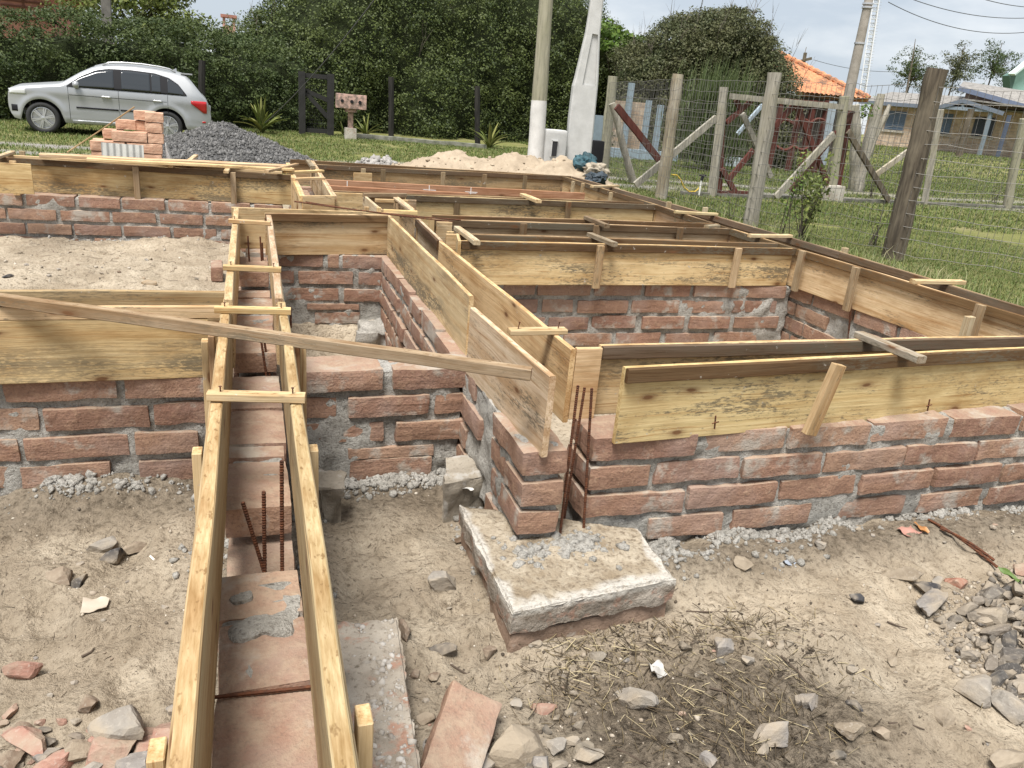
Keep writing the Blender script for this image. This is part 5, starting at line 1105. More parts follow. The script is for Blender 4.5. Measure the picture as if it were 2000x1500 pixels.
def weed_plant(px, py, h, n, label, m=L_BRIGHT, leaf=.07, stems=9, sp=.25):
    p = A(px, py, GF); t = thing('weed_plant', label, 'weed', tuple(p)); mb = MB(); P = []; Nn = []
    for i in range(stems):
        a = rr2.uniform(0, 6.28); e = np.array(p) + [math.cos(a) * sp * rr2.uniform(.3, 1), math.sin(a) * sp * rr2.uniform(.3, 1), h * rr2.uniform(.55, 1.05)]; mid = (np.array(p) + e) / 2 + rr2.normal(size=3) * .05; mb.tube([np.array(p) + rr2.normal(size=3) * [.04, .04, 0], mid, e], [.007, .005, .002], 5)
        for _ in range(n):
            s = rr2.uniform(.35, 1.05); q = (mid * 2 * (1 - s) + e * (2 * s - 1)) if s > .5 else np.array(p) * (1 - 2 * s) + mid * 2 * s; P.append(q + rr2.normal(size=3) * .05); Nn.append([0, 0, 1])
    mb.build('stems', M_TWIG, t); leaves('leaves', np.array(P), np.array(Nn), leaf, m, t, aspect=.45, seed=int(px), flat=.6); return t
weed_plant(1562, 472, 1.1, 34, 'leafy weed bush with bare lower stems in front of the second fence', L_YEL, .085, 14, .30)
weed_plant(1528, 470, 1.25, 24, 'taller yellow-green shoots rising behind the leafy weed bush', L_BRIGHT, .06, 5, .16)
weed_plant(1702, 480, .55, 12, 'small weed tuft at the foot of the darkest near fence post', L_YEL, .05, 8, .2)
weed_plant(1425, 440, .75, 3, 'thin bare-stemmed seedling left of the near grey post', L_BRIGHT, .04, 2, .06)
weed_plant(1700, 388, .9, 16, 'brownish weed growing on the second fence left of the tall post', L_OLIVE, .06, 7, .2)
weed_plant(1940, 398, .6, 14, 'brownish weed at the second fence near the right edge', L_OLIVE, .06, 7, .25)
L_AG = LF('spiky_leaves', [(.13, .17, .045), (.20, .23, .06), (.28, .27, .09), (.09, .12, .04)], .2)
def spiky(px, py, n, h, label, seed):
    rr = np.random.default_rng(seed); p = np.array(A(px, py, GF)); p[2] = g1(p[0], p[1]); V = []; F = []
    for i in range(n):
        a = rr.uniform(0, 6.28); out = rr.uniform(.12, .95); L = h * rr.uniform(.65, 1.1); f = np.array([math.cos(a), math.sin(a), 0]); s = np.array([-f[1], f[0], 0]); w_ = h * .055 * rr.uniform(.7, 1.2); k = len(V); M_ = 7
        for j in range(M_ + 1):
            t = j / M_; c = p + f * (out * L * (t * .75 + .35 * t * t)) + np.array([0, 0, L * (t * (1.05 - .35 * out) - .45 * out * t * t)]); ww = w_ * (1 - t) ** .6 * (.6 + .8 * min(1, t * 3)) + .003
            V += [c - s * ww + [0, 0, ww * .35], c + f * .0 - [0, 0, .004], c + s * ww + [0, 0, ww * .35], c + [0, 0, .006]]
        for j in range(M_):
            for e in range(4): F.append((k + 4 * j + e, k + 4 * j + (e + 1) % 4, k + 4 * j + 4 + (e + 1) % 4, k + 4 * j + 4 + e))
    return tag(fastmesh('spiky_plant', V, np.array(F), L_AG, loc=p, smooth=True), label, 'plant')
spiky(513, 258, 26, 1.15, 'large yellow-green spiky plant beside the gravel heap', 1); spiky(714, 268, 14, .85, 'small spiky plant just right of the letter box', 2); spiky(955, 290, 18, 1.05, 'spiky plant with spread leaves in front of the dark bush', 3); spiky(672, 266, 12, .6, 'dark low spiky plant behind the letter box', 4); spiky(1160, 318, 8, .5, 'sparse spiky leaves between the two poles', 5)

# ------------------------------------------------------------------ parked car
M_CAR = NT('silver_paint'); M_CAR = M_CAR.done((.36, .37, .38), .32, metal=.4, spec=.5)
M_GLASS = mat_plain('dark_glass', (.018, .022, .026), .06, spec=.8); M_RUB = mat_plain('rubber', (.02, .02, .021), .8); M_BLK = mat_plain('black_plastic', (.018, .018, .02), .7, spec=.12)
M_ALLOY = mat_plain('alloy', (.55, .55, .56), .3, metal=.7); M_RED = mat_plain('red_lens', (.42, .012, .016), .12, spec=.7); M_LAMP = mat_plain('clear_lens', (.55, .56, .56), .08, spec=.9)
ZC = .035; FWX, RWX = .68, 3.30
fw = A(89, 260.5, ZC); _w = (RC.T @ (np.array(fw) - [0, 0, CAM_H]))[2]; _best = None
for _a in np.linspace(0, 50, 201):
    _q = fw + Vector((math.cos(rad(_a)), math.sin(rad(_a)), 0)) * (RWX - FWX) * .975; _c = RC.T @ (np.array(_q) - [0, 0, CAM_H]); _e = abs(1000 + FPX * _c[0] / _c[2] - 332)
    if _best is None or _e < _best[0]: _best = (_e, _q)
rw = _best[1]; dcar = rw - fw; SC = .975; acar = math.atan2(dcar.y, dcar.x)
ccar = fw - dcar.normalized() * (FWX - 2.15) * SC ; nrm_c = Vector((-math.sin(acar), math.cos(acar), 0)); ccar = ccar + nrm_c * .80 * SC
car = thing('parked_car', 'silver five-door car parked on the grass in front of the clipped hedge', 'car', (ccar.x, ccar.y, ZC), rz=acar); car.scale = (SC, SC, SC)
X0 = -2.15        # car front in local x; wheels at X0+.85 and X0+3.45
def itp(x, pts): return np.interp(x, [p[0] for p in pts], [p[1] for p in pts])
TOP = [(0, .74), (.02, .86), (.07, .95), (.2, 1.00), (.6, 1.06), (1.02, 1.12), (1.12, 1.15), (1.5, 1.40), (1.75, 1.535), (1.95, 1.60), (2.3, 1.645), (2.7, 1.66), (3.1, 1.645), (3.5, 1.60), (3.78, 1.545), (3.9, 1.42), (4.13, 1.13), (4.22, 1.03), (4.29, .86), (4.31, .72)]
BOT = [(0, .55), (.03, .42), (.10, .31), (.3, .27), (.5, .27), (3.9, .30), (4.2, .36), (4.29, .46), (4.31, .58)]
def zbot(x):
    b = itp(x, BOT)
    for c in (FWX, RWX):
        r = .415; d = np.abs(x - c); b = np.where(d < r, np.maximum(b, .345 + np.sqrt(np.maximum(r * r - d * d, 0))), b)
    return b
def hw(x, z):
    w0 = .905 - .20 * np.clip((.55 - x) / .55, 0, 1) ** 2.2 - .11 * np.clip((x - 3.85) / .46, 0, 1) ** 2
    t = itp(x, TOP); belt = 1.06
    w_ = w0 - .30 * np.clip((z - belt) / .6, 0, 1) ** 1.15 - .035 * np.clip((.5 - z) / .25, 0, 1) - .012 * np.clip(1 - np.abs(z - .86) / .08, 0, 1) * 0
    w_ = w_ + .018 * np.exp(-((z - .92) / .10) ** 2) + .016 * np.exp(-((z - .36) / .06) ** 2)
    for c in (FWX, RWX):
        r = np.hypot(x - c, z - .345); w_ = w_ + .022 * np.exp(-((r - .46) / .07) ** 2) * (z < 1.0)
    d = np.clip((t - z) / .09, 0, 1); w_ = w_ - .085 * (1 - np.sqrt(np.clip(1 - (1 - d) ** 2, 0, 1)))
    return w_
xs = np.unique(np.r_[np.linspace(0, .12, 7), np.linspace(.12, 4.2, 110), np.linspace(4.2, 4.31, 6)]); nr_ = 26
vv = np.r_[np.linspace(0, .85, 18), 1 - .15 * (1 - np.linspace(0, 1, 9)[1:]) ** 1.6]; nr_ = len(vv)
zb_ = zbot(xs); zt_ = itp(xs, TOP); Zg = zb_[:, None] + (np.maximum(zt_ - zb_, .02))[:, None] * vv[None]; Xg = np.repeat(xs[:, None], nr_, 1); Yg = hw(Xg.ravel(), Zg.ravel()).reshape(Xg.shape)
nx_ = len(xs); nc_ = 9; V = []; 
ring = []
for i in range(nx_):
    row = [(X0 + xs[i], -Yg[i, j], Zg[i, j]) for j in range(nr_)]; yt = Yg[i, -1]
    for k in range(1, nc_):
        y = -yt + 2 * yt * k / nc_; row.append((X0 + xs[i], y, zt_[i] + .035 * (1 - (y / yt) ** 2) * min(1, xs[i] / .3 + .2)))
    row += [(X0 + xs[i], Yg[i, j], Zg[i, j]) for j in range(nr_ - 1, -1, -1)]; ring.append(row)
m_ring = len(ring[0]); V = np.array(ring).reshape(-1, 3); Fb = []; Fw = []; Fr = []
for i in range(nx_ - 1):
    for j in range(m_ring - 1):
        f = (i * m_ring + j, (i + 1) * m_ring + j, (i + 1) * m_ring + j + 1, i * m_ring + j + 1); top_ = nr_ - 1 <= j < nr_ - 1 + nc_; xm = (xs[i] + xs[i + 1]) / 2
        if top_ and 1.13 < xm < 1.80: Fw.append(f)
        elif top_ and 3.86 < xm < 4.12: Fr.append(f)
        else: Fb.append(f)
Fb += [tuple(range(m_ring)), tuple((nx_ - 1) * m_ring + j for j in range(m_ring - 1, -1, -1))]
def cpart(name, V, F, m, smooth=True, parent=None):
    me = bpy.data.meshes.new(name); me.from_pydata([tuple(v) for v in V], [], F); bm = bmesh.new(); bm.from_mesh(me); bmesh.ops.delete(bm, geom=[v for v in bm.verts if not v.link_faces], context='VERTS'); bmesh.ops.recalc_face_normals(bm, faces=bm.faces); bm.to_mesh(me); bm.free()
    if smooth: me.shade_smooth()
    return link(name, me, m, parent or car)
cbody = cpart('body', V, Fb, M_CAR)
md = cbody.modifiers.new('edge', 'EDGE_SPLIT'); md.split_angle = rad(50)
cpart('windshield', V, Fw, M_GLASS); cpart('rear_window', V, Fr, M_GLASS)
def patch(name, lo, hi, x0_, x1_, m, off=.004, n=14, k=6, sides=(-1, 1), parent=None):
    out = []
    for s in sides:
        xx = np.linspace(x0_, x1_, n); P = []
        for x in xx:
            a, b = float(lo(x)), float(hi(x)); b = max(b, a + .002)
            for j in range(k + 1): z = a + (b - a) * j / k; P.append((X0 + x, s * (float(hw(np.array([x]), np.array([z]))[0]) + off), z))
        P2 = [(x, y - s * (off + .006), z) for x, y, z in P]; N = len(P); F = [(i * (k + 1) + j, (i + 1) * (k + 1) + j, (i + 1) * (k + 1) + j + 1, i * (k + 1) + j + 1) for i in range(n - 1) for j in range(k)]
        F2 = [tuple(N + q for q in reversed(f)) for f in F]; rim = [i * (k + 1) for i in range(n)] + [(n - 1) * (k + 1) + j for j in range(1, k + 1)] + [i * (k + 1) + k for i in range(n - 2, -1, -1)] + [j for j in range(k - 1, 0, -1)]
        F3 = [(rim[i], rim[(i + 1) % len(rim)], N + rim[(i + 1) % len(rim)], N + rim[i]) for i in range(len(rim))]
        out.append(cpart(name, P + P2, F + F2 + F3, m, True, parent))
    return out
WT = [(1.22, 1.09), (1.5, 1.31), (1.85, 1.485), (2.1, 1.535), (2.6, 1.55), (3.1, 1.525), (3.4, 1.45), (3.6, 1.32), (3.77, 1.10)]
sur = patch('window_surround', lambda x: 1.075 - .03 * (x - 2) * 0, lambda x: itp(x, WT), 1.22, 3.77, M_BLK, .010, 60, 10)
for s_, su in zip((-1, 1), sur):
    for a_, b_ in ((1.38, 2.20), (2.36, 2.97), (3.01, 3.20), (3.36, 3.70)): patch('window', lambda x: 1.095, lambda x: itp(x, WT) - .028, a_, b_, M_GLASS, .015, 22, 8, (s_,), None)
for a_ in (1.24, 2.28, 3.34): patch('door_seam', lambda x: .36, lambda x: 1.06, a_ - .004, a_ + .004, M_BLK, .002, 2, 10)
patch('side_moulding', lambda x: .615, lambda x: .65, 1.38, 2.26, M_BLK, .012, 8, 2); patch('side_moulding', lambda x: .62, lambda x: .655, 2.30, 2.90, M_BLK, .012, 8, 2)
patch('crease_line', lambda x: .895, lambda x: .905, 1.26, 3.32, M_BLK, .002, 12, 1)
patch('sill', lambda x: .27, lambda x: .35, 1.28, 3.02, M_CAR, .014, 10, 3)
for a_ in (2.02, 3.12): patch('door_handle', lambda x: .89, lambda x: .925, a_ - .10, a_ + .10, M_ALLOY, .026, 6, 2)
patch('headlight', lambda x: .83 + .02 * x, lambda x: min(.965, .93 + .12 * x), .03, .40, M_LAMP, .006, 10, 4); patch('tail_light', lambda x: .70 + max(0, (4.14 - x)) * .75, lambda x: .975, 3.86, 4.215, M_RED, .012, 10, 4)
patch('fog_lamp', lambda x: .46, lambda x: .60, .06, .19, M_BLK, .004, 6, 3); patch('reflector', lambda x: .47, lambda x: .51, 4.10, 4.18, M_RED, .006, 4, 2)
m = MB(); m.box((X0 + 2.15, 0, .48), (3.4, 1.5, .42)); cpart('underbody', np.concatenate(m.v), m.f, M_BLK, False)
for s in (-1, 1):
    m = MB(); m.tube([(X0 + x, s * (float(hw(np.array([x]), np.array([itp(x, TOP) - .02]))[0]) - .02), itp(x, TOP) + h) for x, h in ((1.98, .0), (2.12, .045), (2.4, .05), (2.8, .05), (3.2, .05), (3.42, .045), (3.56, .0))], [.016, .02, .02, .02, .02, .02, .016], 8); cpart('roof_rail', np.concatenate(m.v), m.f, M_ALLOY)
    m = MB(); V_, F_ = ico(2); m.add(V_ * [.075, .085, .085] + [X0 + 1.42, s * .98, 1.13], F_); cpart('door_mirror', np.concatenate(m.v), m.f, M_CAR); 
    for xc, fr in ((FWX, 1), (RWX, 0)):
        w_ = bpy.data.objects.new('wheel', None); col.objects.link(w_); w_.parent = car; w_.location = (X0 + xc, s * .80, .345)
        def lathe(prof, n=36):
            V = [(r * math.cos(2 * math.pi * k / n), s * y, r * math.sin(2 * math.pi * k / n)) for r, y in prof for k in range(n)]; F = [(i * n + k, (i + 1) * n + k, (i + 1) * n + (k + 1) % n, i * n + (k + 1) % n) for i in range(len(prof) - 1) for k in range(n)]; return V, F
        V_, F_ = lathe([(.225, -.10), (.30, -.11), (.34, -.09), (.347, -.05), (.347, .06), (.338, .095), (.30, .112), (.245, .105), (.235, .08), (.225, .02)]); cpart('tyre', V_, F_, M_RUB, True, w_)
        m = MB(); V_, F_ = lathe([(.236, .03), (.240, .098), (.228, .100), (.222, .06), (.21, .02), (.0, .02)]); m.add(V_, F_)
        for k in range(6):
            a = 2 * math.pi * k / 6 + .26
            for da in (-.09, .09):
                p0 = np.array([.04 * math.cos(a + da * 3), s * .085, .04 * math.sin(a + da * 3)]); p1 = np.array([.226 * math.cos(a + da), s * .082, .226 * math.sin(a + da)]); m.bar(p0, p1, .026, .03, (0, s, 0))
        V_, F_ = lathe([(.0, .105), (.045, .10), (.055, .06)], 16); m.add(V_, F_); cpart('rim', np.concatenate(m.v), m.f, M_ALLOY, False, w_)
m = MB()
for i in range(12):
    t = i / 11; m.box((X0 + 3.80 + .0 * i, -.6 + 1.2 * t, 1.575), (.26, .115, .03))
cpart('spoiler', np.concatenate(m.v), m.f, M_CAR, False); m = MB(); m.prism([(X0 + 3.42, 1.60), (X0 + 3.6, 1.60), (X0 + 3.58, 1.69)], -.02, .02); cpart('aerial_fin', np.concatenate(m.v), m.f, M_CAR, False)
m = MB(); m.box((X0 + 4.315, 0, .80), (.03, .5, .14)); cpart('number_plate', np.concatenate(m.v), m.f, M_ALLOY, False)

# ------------------------------------------------------------------ heaps and the stack of blocks
def heap(name, label, cat, poly_f, m, res=70, seed=1, rough=.03, freq=5, grains=None):
    """poly_f(x, y) -> height over the ground; x0,x1,y0,y1 box"""
    (x0_, x1_, y0_, y1_), fn = poly_f; X_, Y_ = np.meshgrid(np.linspace(x0_, x1_, res * 2), np.linspace(y0_, y1_, res), indexing='ij'); x, y = X_.ravel(), Y_.ravel(); h = fn(x, y); P3 = np.column_stack([x, y, h])
    h = h + rough * fbm(P3 * freq, seed, 5, .6) * np.clip(h * 6, 0, 1); z = gh(x, y) - .06 + h; n2 = res; i, j = np.meshgrid(np.arange(2 * res - 1), np.arange(res - 1), indexing='ij'); a = (i * n2 + j).ravel(); F = np.stack([a, a + n2, a + n2 + 1, a + 1], 1)
    F = F[(h[F] > .0).any(1)]; c = (float(x.mean()), float(y.mean()), GF); t = thing(name, label, cat, c); fastmesh('mound', np.column_stack([x, y, z]), F, m, t, smooth=True)
    if grains:
        gm, n, s0 = grains; rr = np.random.default_rng(seed); gx_ = rr.uniform(x0_, x1_, n * 3); gy_ = rr.uniform(y0_, y1_, n * 3); hh = fn(gx_, gy_); k = hh > .03; gx_, gy_, hh = gx_[k][:n], gy_[k][:n], hh[k][:n]
        zz = gh(gx_, gy_) - .06 + hh + rough * fbm(np.column_stack([gx_, gy_, hh]) * freq, seed, 5, .6) * np.clip(hh * 6, 0, 1); s = rr.gamma(3, s0 / 3, len(gx_)).clip(.004, .12); P, Fi = ico(1) if n > 6000 else ico(2); Fi = np.array(Fi)
        if n > 6000:      # octahedral grains
            P = np.array([[1, 0, 0], [-1, 0, 0], [0, 1, 0], [0, -1, 0], [0, 0, 1], [0, 0, -1.]]); Fi = np.array([(0, 2, 4), (2, 1, 4), (1, 3, 4), (3, 0, 4), (2, 0, 5), (1, 2, 5), (3, 1, 5), (0, 3, 5)])
        Q = P[None] * (1 + .35 * rr.normal(size=(len(s), len(P), 1)).clip(-1, 1)) * (s[:, None] * rr.uniform(.6, 1.2, (len(s), 3)))[:, None, :]
        an = rr.uniform(0, 6.28, len(s)); ca, sa = np.cos(an)[:, None], np.sin(an)[:, None]; Q = np.stack([Q[:, :, 0] * ca - Q[:, :, 1] * sa, Q[:, :, 0] * sa + Q[:, :, 1] * ca, Q[:, :, 2]], 2) + np.column_stack([gx_, gy_, zz])[:, None, :]
        g = fastmesh('grains', Q.reshape(-1, 3), (Fi[None] + (np.arange(len(s)) * len(P))[:, None, None]).reshape(-1, 3), gm, t); g['kind'] = 'stuff'
    return t
M_GRAV = mat_island('crushed_basalt', [(.045, .044, .043), (.08, .078, .075), (.13, .127, .122), (.062, .06, .058), (.18, .175, .17), (.034, .033, .032)], .85)
M_GRAVB = mat_plain('basalt_mound', (.07, .07, .072), .95, noise=60)
def mound(cx, cy, rx, ry, H, ang=0, p=1.25, wob=.12, seed=0):
    ca, sa = math.cos(ang), math.sin(ang)
    def fn(x, y):
        dx, dy = x - cx, y - cy; u, v = (dx * ca + dy * sa) / rx, (-dx * sa + dy * ca) / ry; q = np.hypot(u, v); a = np.column_stack([np.cos(np.arctan2(v, u)) * 1.1, np.sin(np.arctan2(v, u)) * 1.1, 0 * u]); q = q * (1 + wob * vn(a + seed, seed)); return H * (np.clip(1 - q, 0, 1) ** p * 1.0) * np.where(q < 1, 1.0, 0) - .01
    r = max(rx, ry) * 1.25; return ((cx - r, cx + r, cy - r, cy + r), fn)
g = AW(435, 243, 14.6); hgt = g.z - GF + .10
heap('gravel_heap', 'dark grey crushed gravel heap behind the stack of blocks', 'gravel heap', mound(g.x, g.y, 2.15, 2.0, hgt * 1.12, 0, .92, .08, 3), M_GRAVB, 60, 5, .03, 7, (M_GRAV, 42000, .0155))
M_SANDH = mat_concrete('heap_sand', (.27, .215, .155), (.37, .30, .22), .45)
pA, pB = AW(880, 300, 13.4), AW(1090, 312, 13.2); c1, c2, c3_ = AW(900, 302, 13.4), AW(1010, 303, 13.3), AW(1100, 313, 13.0); m1 = mound(c1.x, c1.y, 1.5, 1.2, c1.z - GF + .14, 0, .62, .2, 5)[1]; m2 = mound(c2.x, c2.y, 1.5, 1.2, c2.z - GF + .12, 0, .62, .2, 6)[1]; m3 = mound(c3_.x, c3_.y, 1.15, 1.05, c3_.z - GF + .14, 0, .65, .2, 7)[1]
def msum(x, y): return np.maximum(np.maximum(m1(x, y), m2(x, y)), m3(x, y)) + .02 * np.maximum(0, vn(np.column_stack([x * 3, y * 3, 0 * x]), 4))
heap('sand_heap', 'heap of pale lumpy sand behind the farthest beam, in front of the two poles', 'sand heap', ((c1.x - 1.9, c3_.x + 1.9, c1.y - 1.6, c1.y + 1.7), msum), M_SANDH, 100, 8, .045, 6.5, (M_SANDH, 260, .016))
g = AW(737, 321, 15.3); heap('gravel_heap', 'small heap of whitish gravel left of the sand heap', 'gravel heap', mound(g.x, g.y, .75, .6, g.z - GF + .22, 0, .9, .2, 9), mat_plain('pale_gravel', (.22, .205, .19), .95, noise=50), 30, 9, .05, 9, (mat_island('pale_chips', [(.17, .16, .15), (.34, .32, .30), (.25, .235, .22)], .9), 900, .03))

bl = 0.37; st0 = AW(172, 262, 8.8); st0.z = GF; dst = (AW(312, 262, 9.05) - AW(172, 262, 8.8)); dst.z = 0; dst.normalize(); ang_s = math.atan2(dst.y, dst.x); bk = Vector((-dst.y, dst.x, 0))
n_course = 9; hS = .118; topz = AW(250, 220, 9.0).z; r = random.Random(12)
M_BLK2 = NT('fresh_sandstone'); _p = M_BLK2.pos(); _n = M_BLK2.noise(_p, 30, 5, .65); _s = M_BLK2.noise(M_BLK2.map(_p, (4, 4, 50)), 1.0, 4, .6); M_BLK2 = M_BLK2.done(M_BLK2.mix(M_BLK2.ramp(_s, [(.35, 0), (.65, 1)]), (.43, .245, .165), M_BLK2.mix(M_BLK2.ramp(_n, [(.4, 0), (.7, 1)]), (.56, .36, .25), (.66, .47, .34))), .92, M_BLK2.bump(_n, .6, .01), spec=.2)
def pblock(a, b, z, L, w_, rot=0.0, lab=None, grp='sandstone blocks in the stack'):
    c = st0 + dst * a + bk * b; m = MB(); rough_block(m, (c.x, c.y, z + .053), (L, w_, .108), rotz(ang_s + rot), .004, 16, .006, r.randrange(9999), .04, .012)
    o = m.build('sandstone_block', M_BLK2, None, False, loc=(c.x, c.y, z)); return tag(o, lab or 'fresh pink sandstone block in the stack at the left', 'block', grp)
W2 = AW(312, 262, 9.0) - AW(172, 262, 8.8); W2 = Vector((W2.x, W2.y)).length; sx = W2 / 2
z = GF - .02; k = 0
# full courses up to the level the photo shows, then the ragged top
zc = [AW(240, y_, 8.9).z for y_ in (322, 293.5, 275, 259, 243, 230)]     # tops of the visible courses from below
while z < zc[1] - .05:
    off = 0 if k % 2 == 0 else sx * .5
    for a in ((sx * .5, sx * 1.5) if k % 2 == 0 else (sx * .27, sx, sx * 1.73)):
        L = sx - .012 if k % 2 == 0 or a == sx else sx * .52
        for b in (.09, .29): pblock(a + r.uniform(-.008, .008), b, z, L, .185, r.uniform(-.02, .02))
    z += hS; k += 1
pblock(sx * .5, .09, z, sx - .015, .19); pblock(sx * 1.5 + .01, .09, z, sx, .19, .02); pblock(sx * .5, .30, z, sx - .02, .19); pblock(sx * 1.5, .30, z, sx, .19); z += hS
pblock(sx * 1.12, .09, z, sx * .98, .19, .03); pblock(sx * 1.86, .10, z, sx * .45, .18, -.02); pblock(sx * .62, .33, z, sx * .6, .19, .05); pblock(sx * 1.6, .31, z, sx * .8, .19); z += hS
pblock(sx * 1.83, .12, z, sx * .48, .2, -.05); pblock(sx * .97, .34, z, sx * .55, .19, .1); pblock(sx * 1.45, .36, z, sx * .5, .18, .0); z += hS
pblock(sx * 1.85, .12, z, sx * .52, .2, .02, 'topmost sandstone block at the right corner of the stack', None); pblock(sx * 1.55, .34, z, sx * .6, .19, -.1, 'sandstone block lying behind the topmost one of the stack', None)
# corrugated sheet leaning on the stack
c0, c1_ = AW(197, 278, 8.62), AW(280, 284, 8.75); m = MB(); n = 60; V = []; 
for i in range(n + 1):
    t = i / n; p = c0 * (1 - t) + c1_ * t; q = .012 * math.sin(t * 2 * math.pi * 6.5)
    for zz, o_ in ((p.z, 0.0), (p.z - .5, -.10)):
        for th_ in (0, .006): V.append((p.x + bk.x * (o_ + q + th_), p.y + bk.y * (o_ + q + th_), zz))
F = []
for i in range(n):
    a = 4 * i; b = 4 * i + 4; F += [(a, b, b + 2, a + 2), (a + 1, a + 3, b + 3, b + 1), (a, a + 1, b + 1, b), (a + 2, b + 2, b + 3, a + 3)]
m.add(V, F); tag(m.build('corrugated_sheet', mat_concrete('fibre_cement', (.36, .36, .34), (.46, .46, .43), .15), None, False, loc=c0), 'grey corrugated sheet leaning on the front of the block stack', 'sheet')
# stick lying on the stack, plastic film at its side
p0, p1 = AW(262, 208, 8.9), AW(130, 297, 8.7); o = stick(None, p1, p0, .018, .014, 'stick', (.40, .31, .19), .3); tag(o, 'thin wooden stick propped diagonally against the block stack', 'stick')
rr = np.random.default_rng(5); m = MB(); cF = st0 + dst * (2 * sx + .03); V = []; nn = 16
for i in range(nn):
    for j in range(nn):
        u, v = i / (nn - 1), j / (nn - 1); w_ = .02 + .20 * (1 - v) ** 1.2; p = cF + bk * (u * .35 - .02) + dst * (w_ * (.5 + .5 * math.sin(u * 9 + v * 3)) + .01); V.append((p.x, p.y, GF + v * (zc[2] - GF)))
F = [(i * nn + j, (i + 1) * nn + j, (i + 1) * nn + j + 1, i * nn + j + 1) for i in range(nn - 1) for j in range(nn - 1)]
t_ = NT('plastic_film'); t_.set(t_.b.inputs['Alpha'], .38); M_FILM = t_.done((.75, .76, .77), .18, spec=.8); m.add(V, F); o = m.build('plastic_film', M_FILM, None, True, loc=cF); so = o.modifiers.new('thick', 'SOLIDIFY'); so.thickness = .002; tag(o, 'clear plastic film hanging on the right side of the block stack', 'plastic film')

# ------------------------------------------------------------------ poles, boxes and gate in the middle background
def pole(px0, py0, px1, py1, w_, wpx0, wpx1, n=14):
    """ground point column/row, top point, distance; widths in photo pixels"""
    b = AW(px0, py0, w_); t = AY(px1, py1, b.y); return b, t, wpx0 * w_ / FPX * .92, wpx1 * w_ / FPX * .92
b, t, wb, wt = pole(1046, 300, 1068, -20, 14.2, 36, 23); d = (t - b).normalized(); b0 = b - d * ((b.z - GF + .1) / d.z); tt = b + d * 5.6; sp = (AW(1053, 200, 14.2) - b0).length
po = thing('wooden_pole', 'grey green wooden utility pole with a whitewashed foot behind the sand heap', 'pole', tuple(b0)); m = MB(); N = 12
def knobby(m, p0, p1, r0, r1, n=16, k=10, amp=.06, seed=1):
    P = []; p0 = np.array(p0); p1 = np.array(p1); rs = []
    for i in range(n + 1):
        t_ = i / n; P.append(p0 * (1 - t_) + p1 * t_ + amp * .12 * np.array([vn(np.array([[i * .6, seed, 0.]]), 1)[0], vn(np.array([[i * .6, seed, 5.]]), 2)[0], 0])); rs.append((r0 * (1 - t_) + r1 * t_) * (1 + amp * vn(np.array([[i * .9, seed, 9.]]), 3)[0]))
    m.tube(P, rs, k); return m
m1_ = b0 + d * sp; knobby(m, b0, m1_, wb / 2, wb / 2 * .93, 8, 12, .03, 2); m.build('whitewashed_foot', mat_concrete('whitewash', (.50, .49, .47), (.62, .61, .59), .3), po, True); m = MB(); knobby(m, m1_, tt, wb / 2 * .90, wt / 2 * .8, 18, 12, .03, 3)
def mat_bark(name, a, b, c):
    t = NT(name); p = t.coord('Object'); g_ = t.noise(t.map(p, (22, 22, 1.6)), 1.0, 5, .62); h_ = t.noise(t.map(p, (3, 3, 1.2)), 1.0, 4, .6); e_ = t.noise(t.map(p, (60, 60, 3)), 1.0, 3, .6)
    c_ = t.mix(t.ramp(g_, [(.34, 0), (.64, 1)]), a, b); c_ = t.mix(t.ramp(h_, [(.48, 0), (.68, .7)]), c_, c); c_ = t.mix(t.ramp(e_, [(.28, .7), (.42, 0)]), c_, tuple(x * .35 for x in a))
    return t.done(c_, .92, t.bump(t.math('ADD', g_, t.math('MULTIPLY', e_, .5)), .7, .012), spec=.15)
M_POST = mat_bark('weathered_post', (.20, .185, .155), (.36, .335, .285), (.26, .235, .17)); M_POSTD = mat_bark('dark_post', (.055, .045, .035), (.14, .115, .085), (.20, .17, .125)); M_POSTG = mat_bark('greenish_pole', (.22, .21, .155), (.33, .31, .235), (.27, .26, .18)); M_POSTB = mat_bark('black_post', (.018, .017, .016), (.035, .033, .03), (.05, .045, .04)); M_LICH = mat_bark('lichen_post', (.21, .17, .12), (.34, .30, .22), (.46, .43, .38))
m.build('shaft', M_POSTG, po, True)
# concrete pole with a niche
w_ = 14.6; cp = AW(1150, 320, w_); cp.z = GF; ca_ = -.22; Mx = rotz(ca_)
cpole = thing('concrete_pole', 'pale precast concrete pole with a long tapering niche behind the sand heap', 'pole', tuple(cp))
def cpx(px, py): q = AY(px, py, cp.y); return q
prof = [(1111, 1190, 345), (1112, 1189, 300), (1126, 1172 - 0, 165 + 0), (1131, 1170, 165), (1152, 1173, 60), (1155, 1179, 0), (1161, 1184, -160)]
m = MB(); secs = []
for xl_, xr_, y_ in ((1106, 1151, 355), (1111, 1157, 300), (1117, 1164, 230), (1124, 1170, 170), (1128, 1171, 155), (1147, 1174, 65), (1152, 1177, 35), (1157, 1181, 0), (1168, 1192, -160)):
    pl, pr_ = cpx(xl_, y_), cpx(xr_, y_); secs.append(((pl.x + pr_.x) / 2, (pr_.x - pl.x), (pl.z + pr_.z) / 2))
secs[0] = (secs[0][0] - .0, secs[0][1], GF - .1)
V = []; ns_ = len(secs)
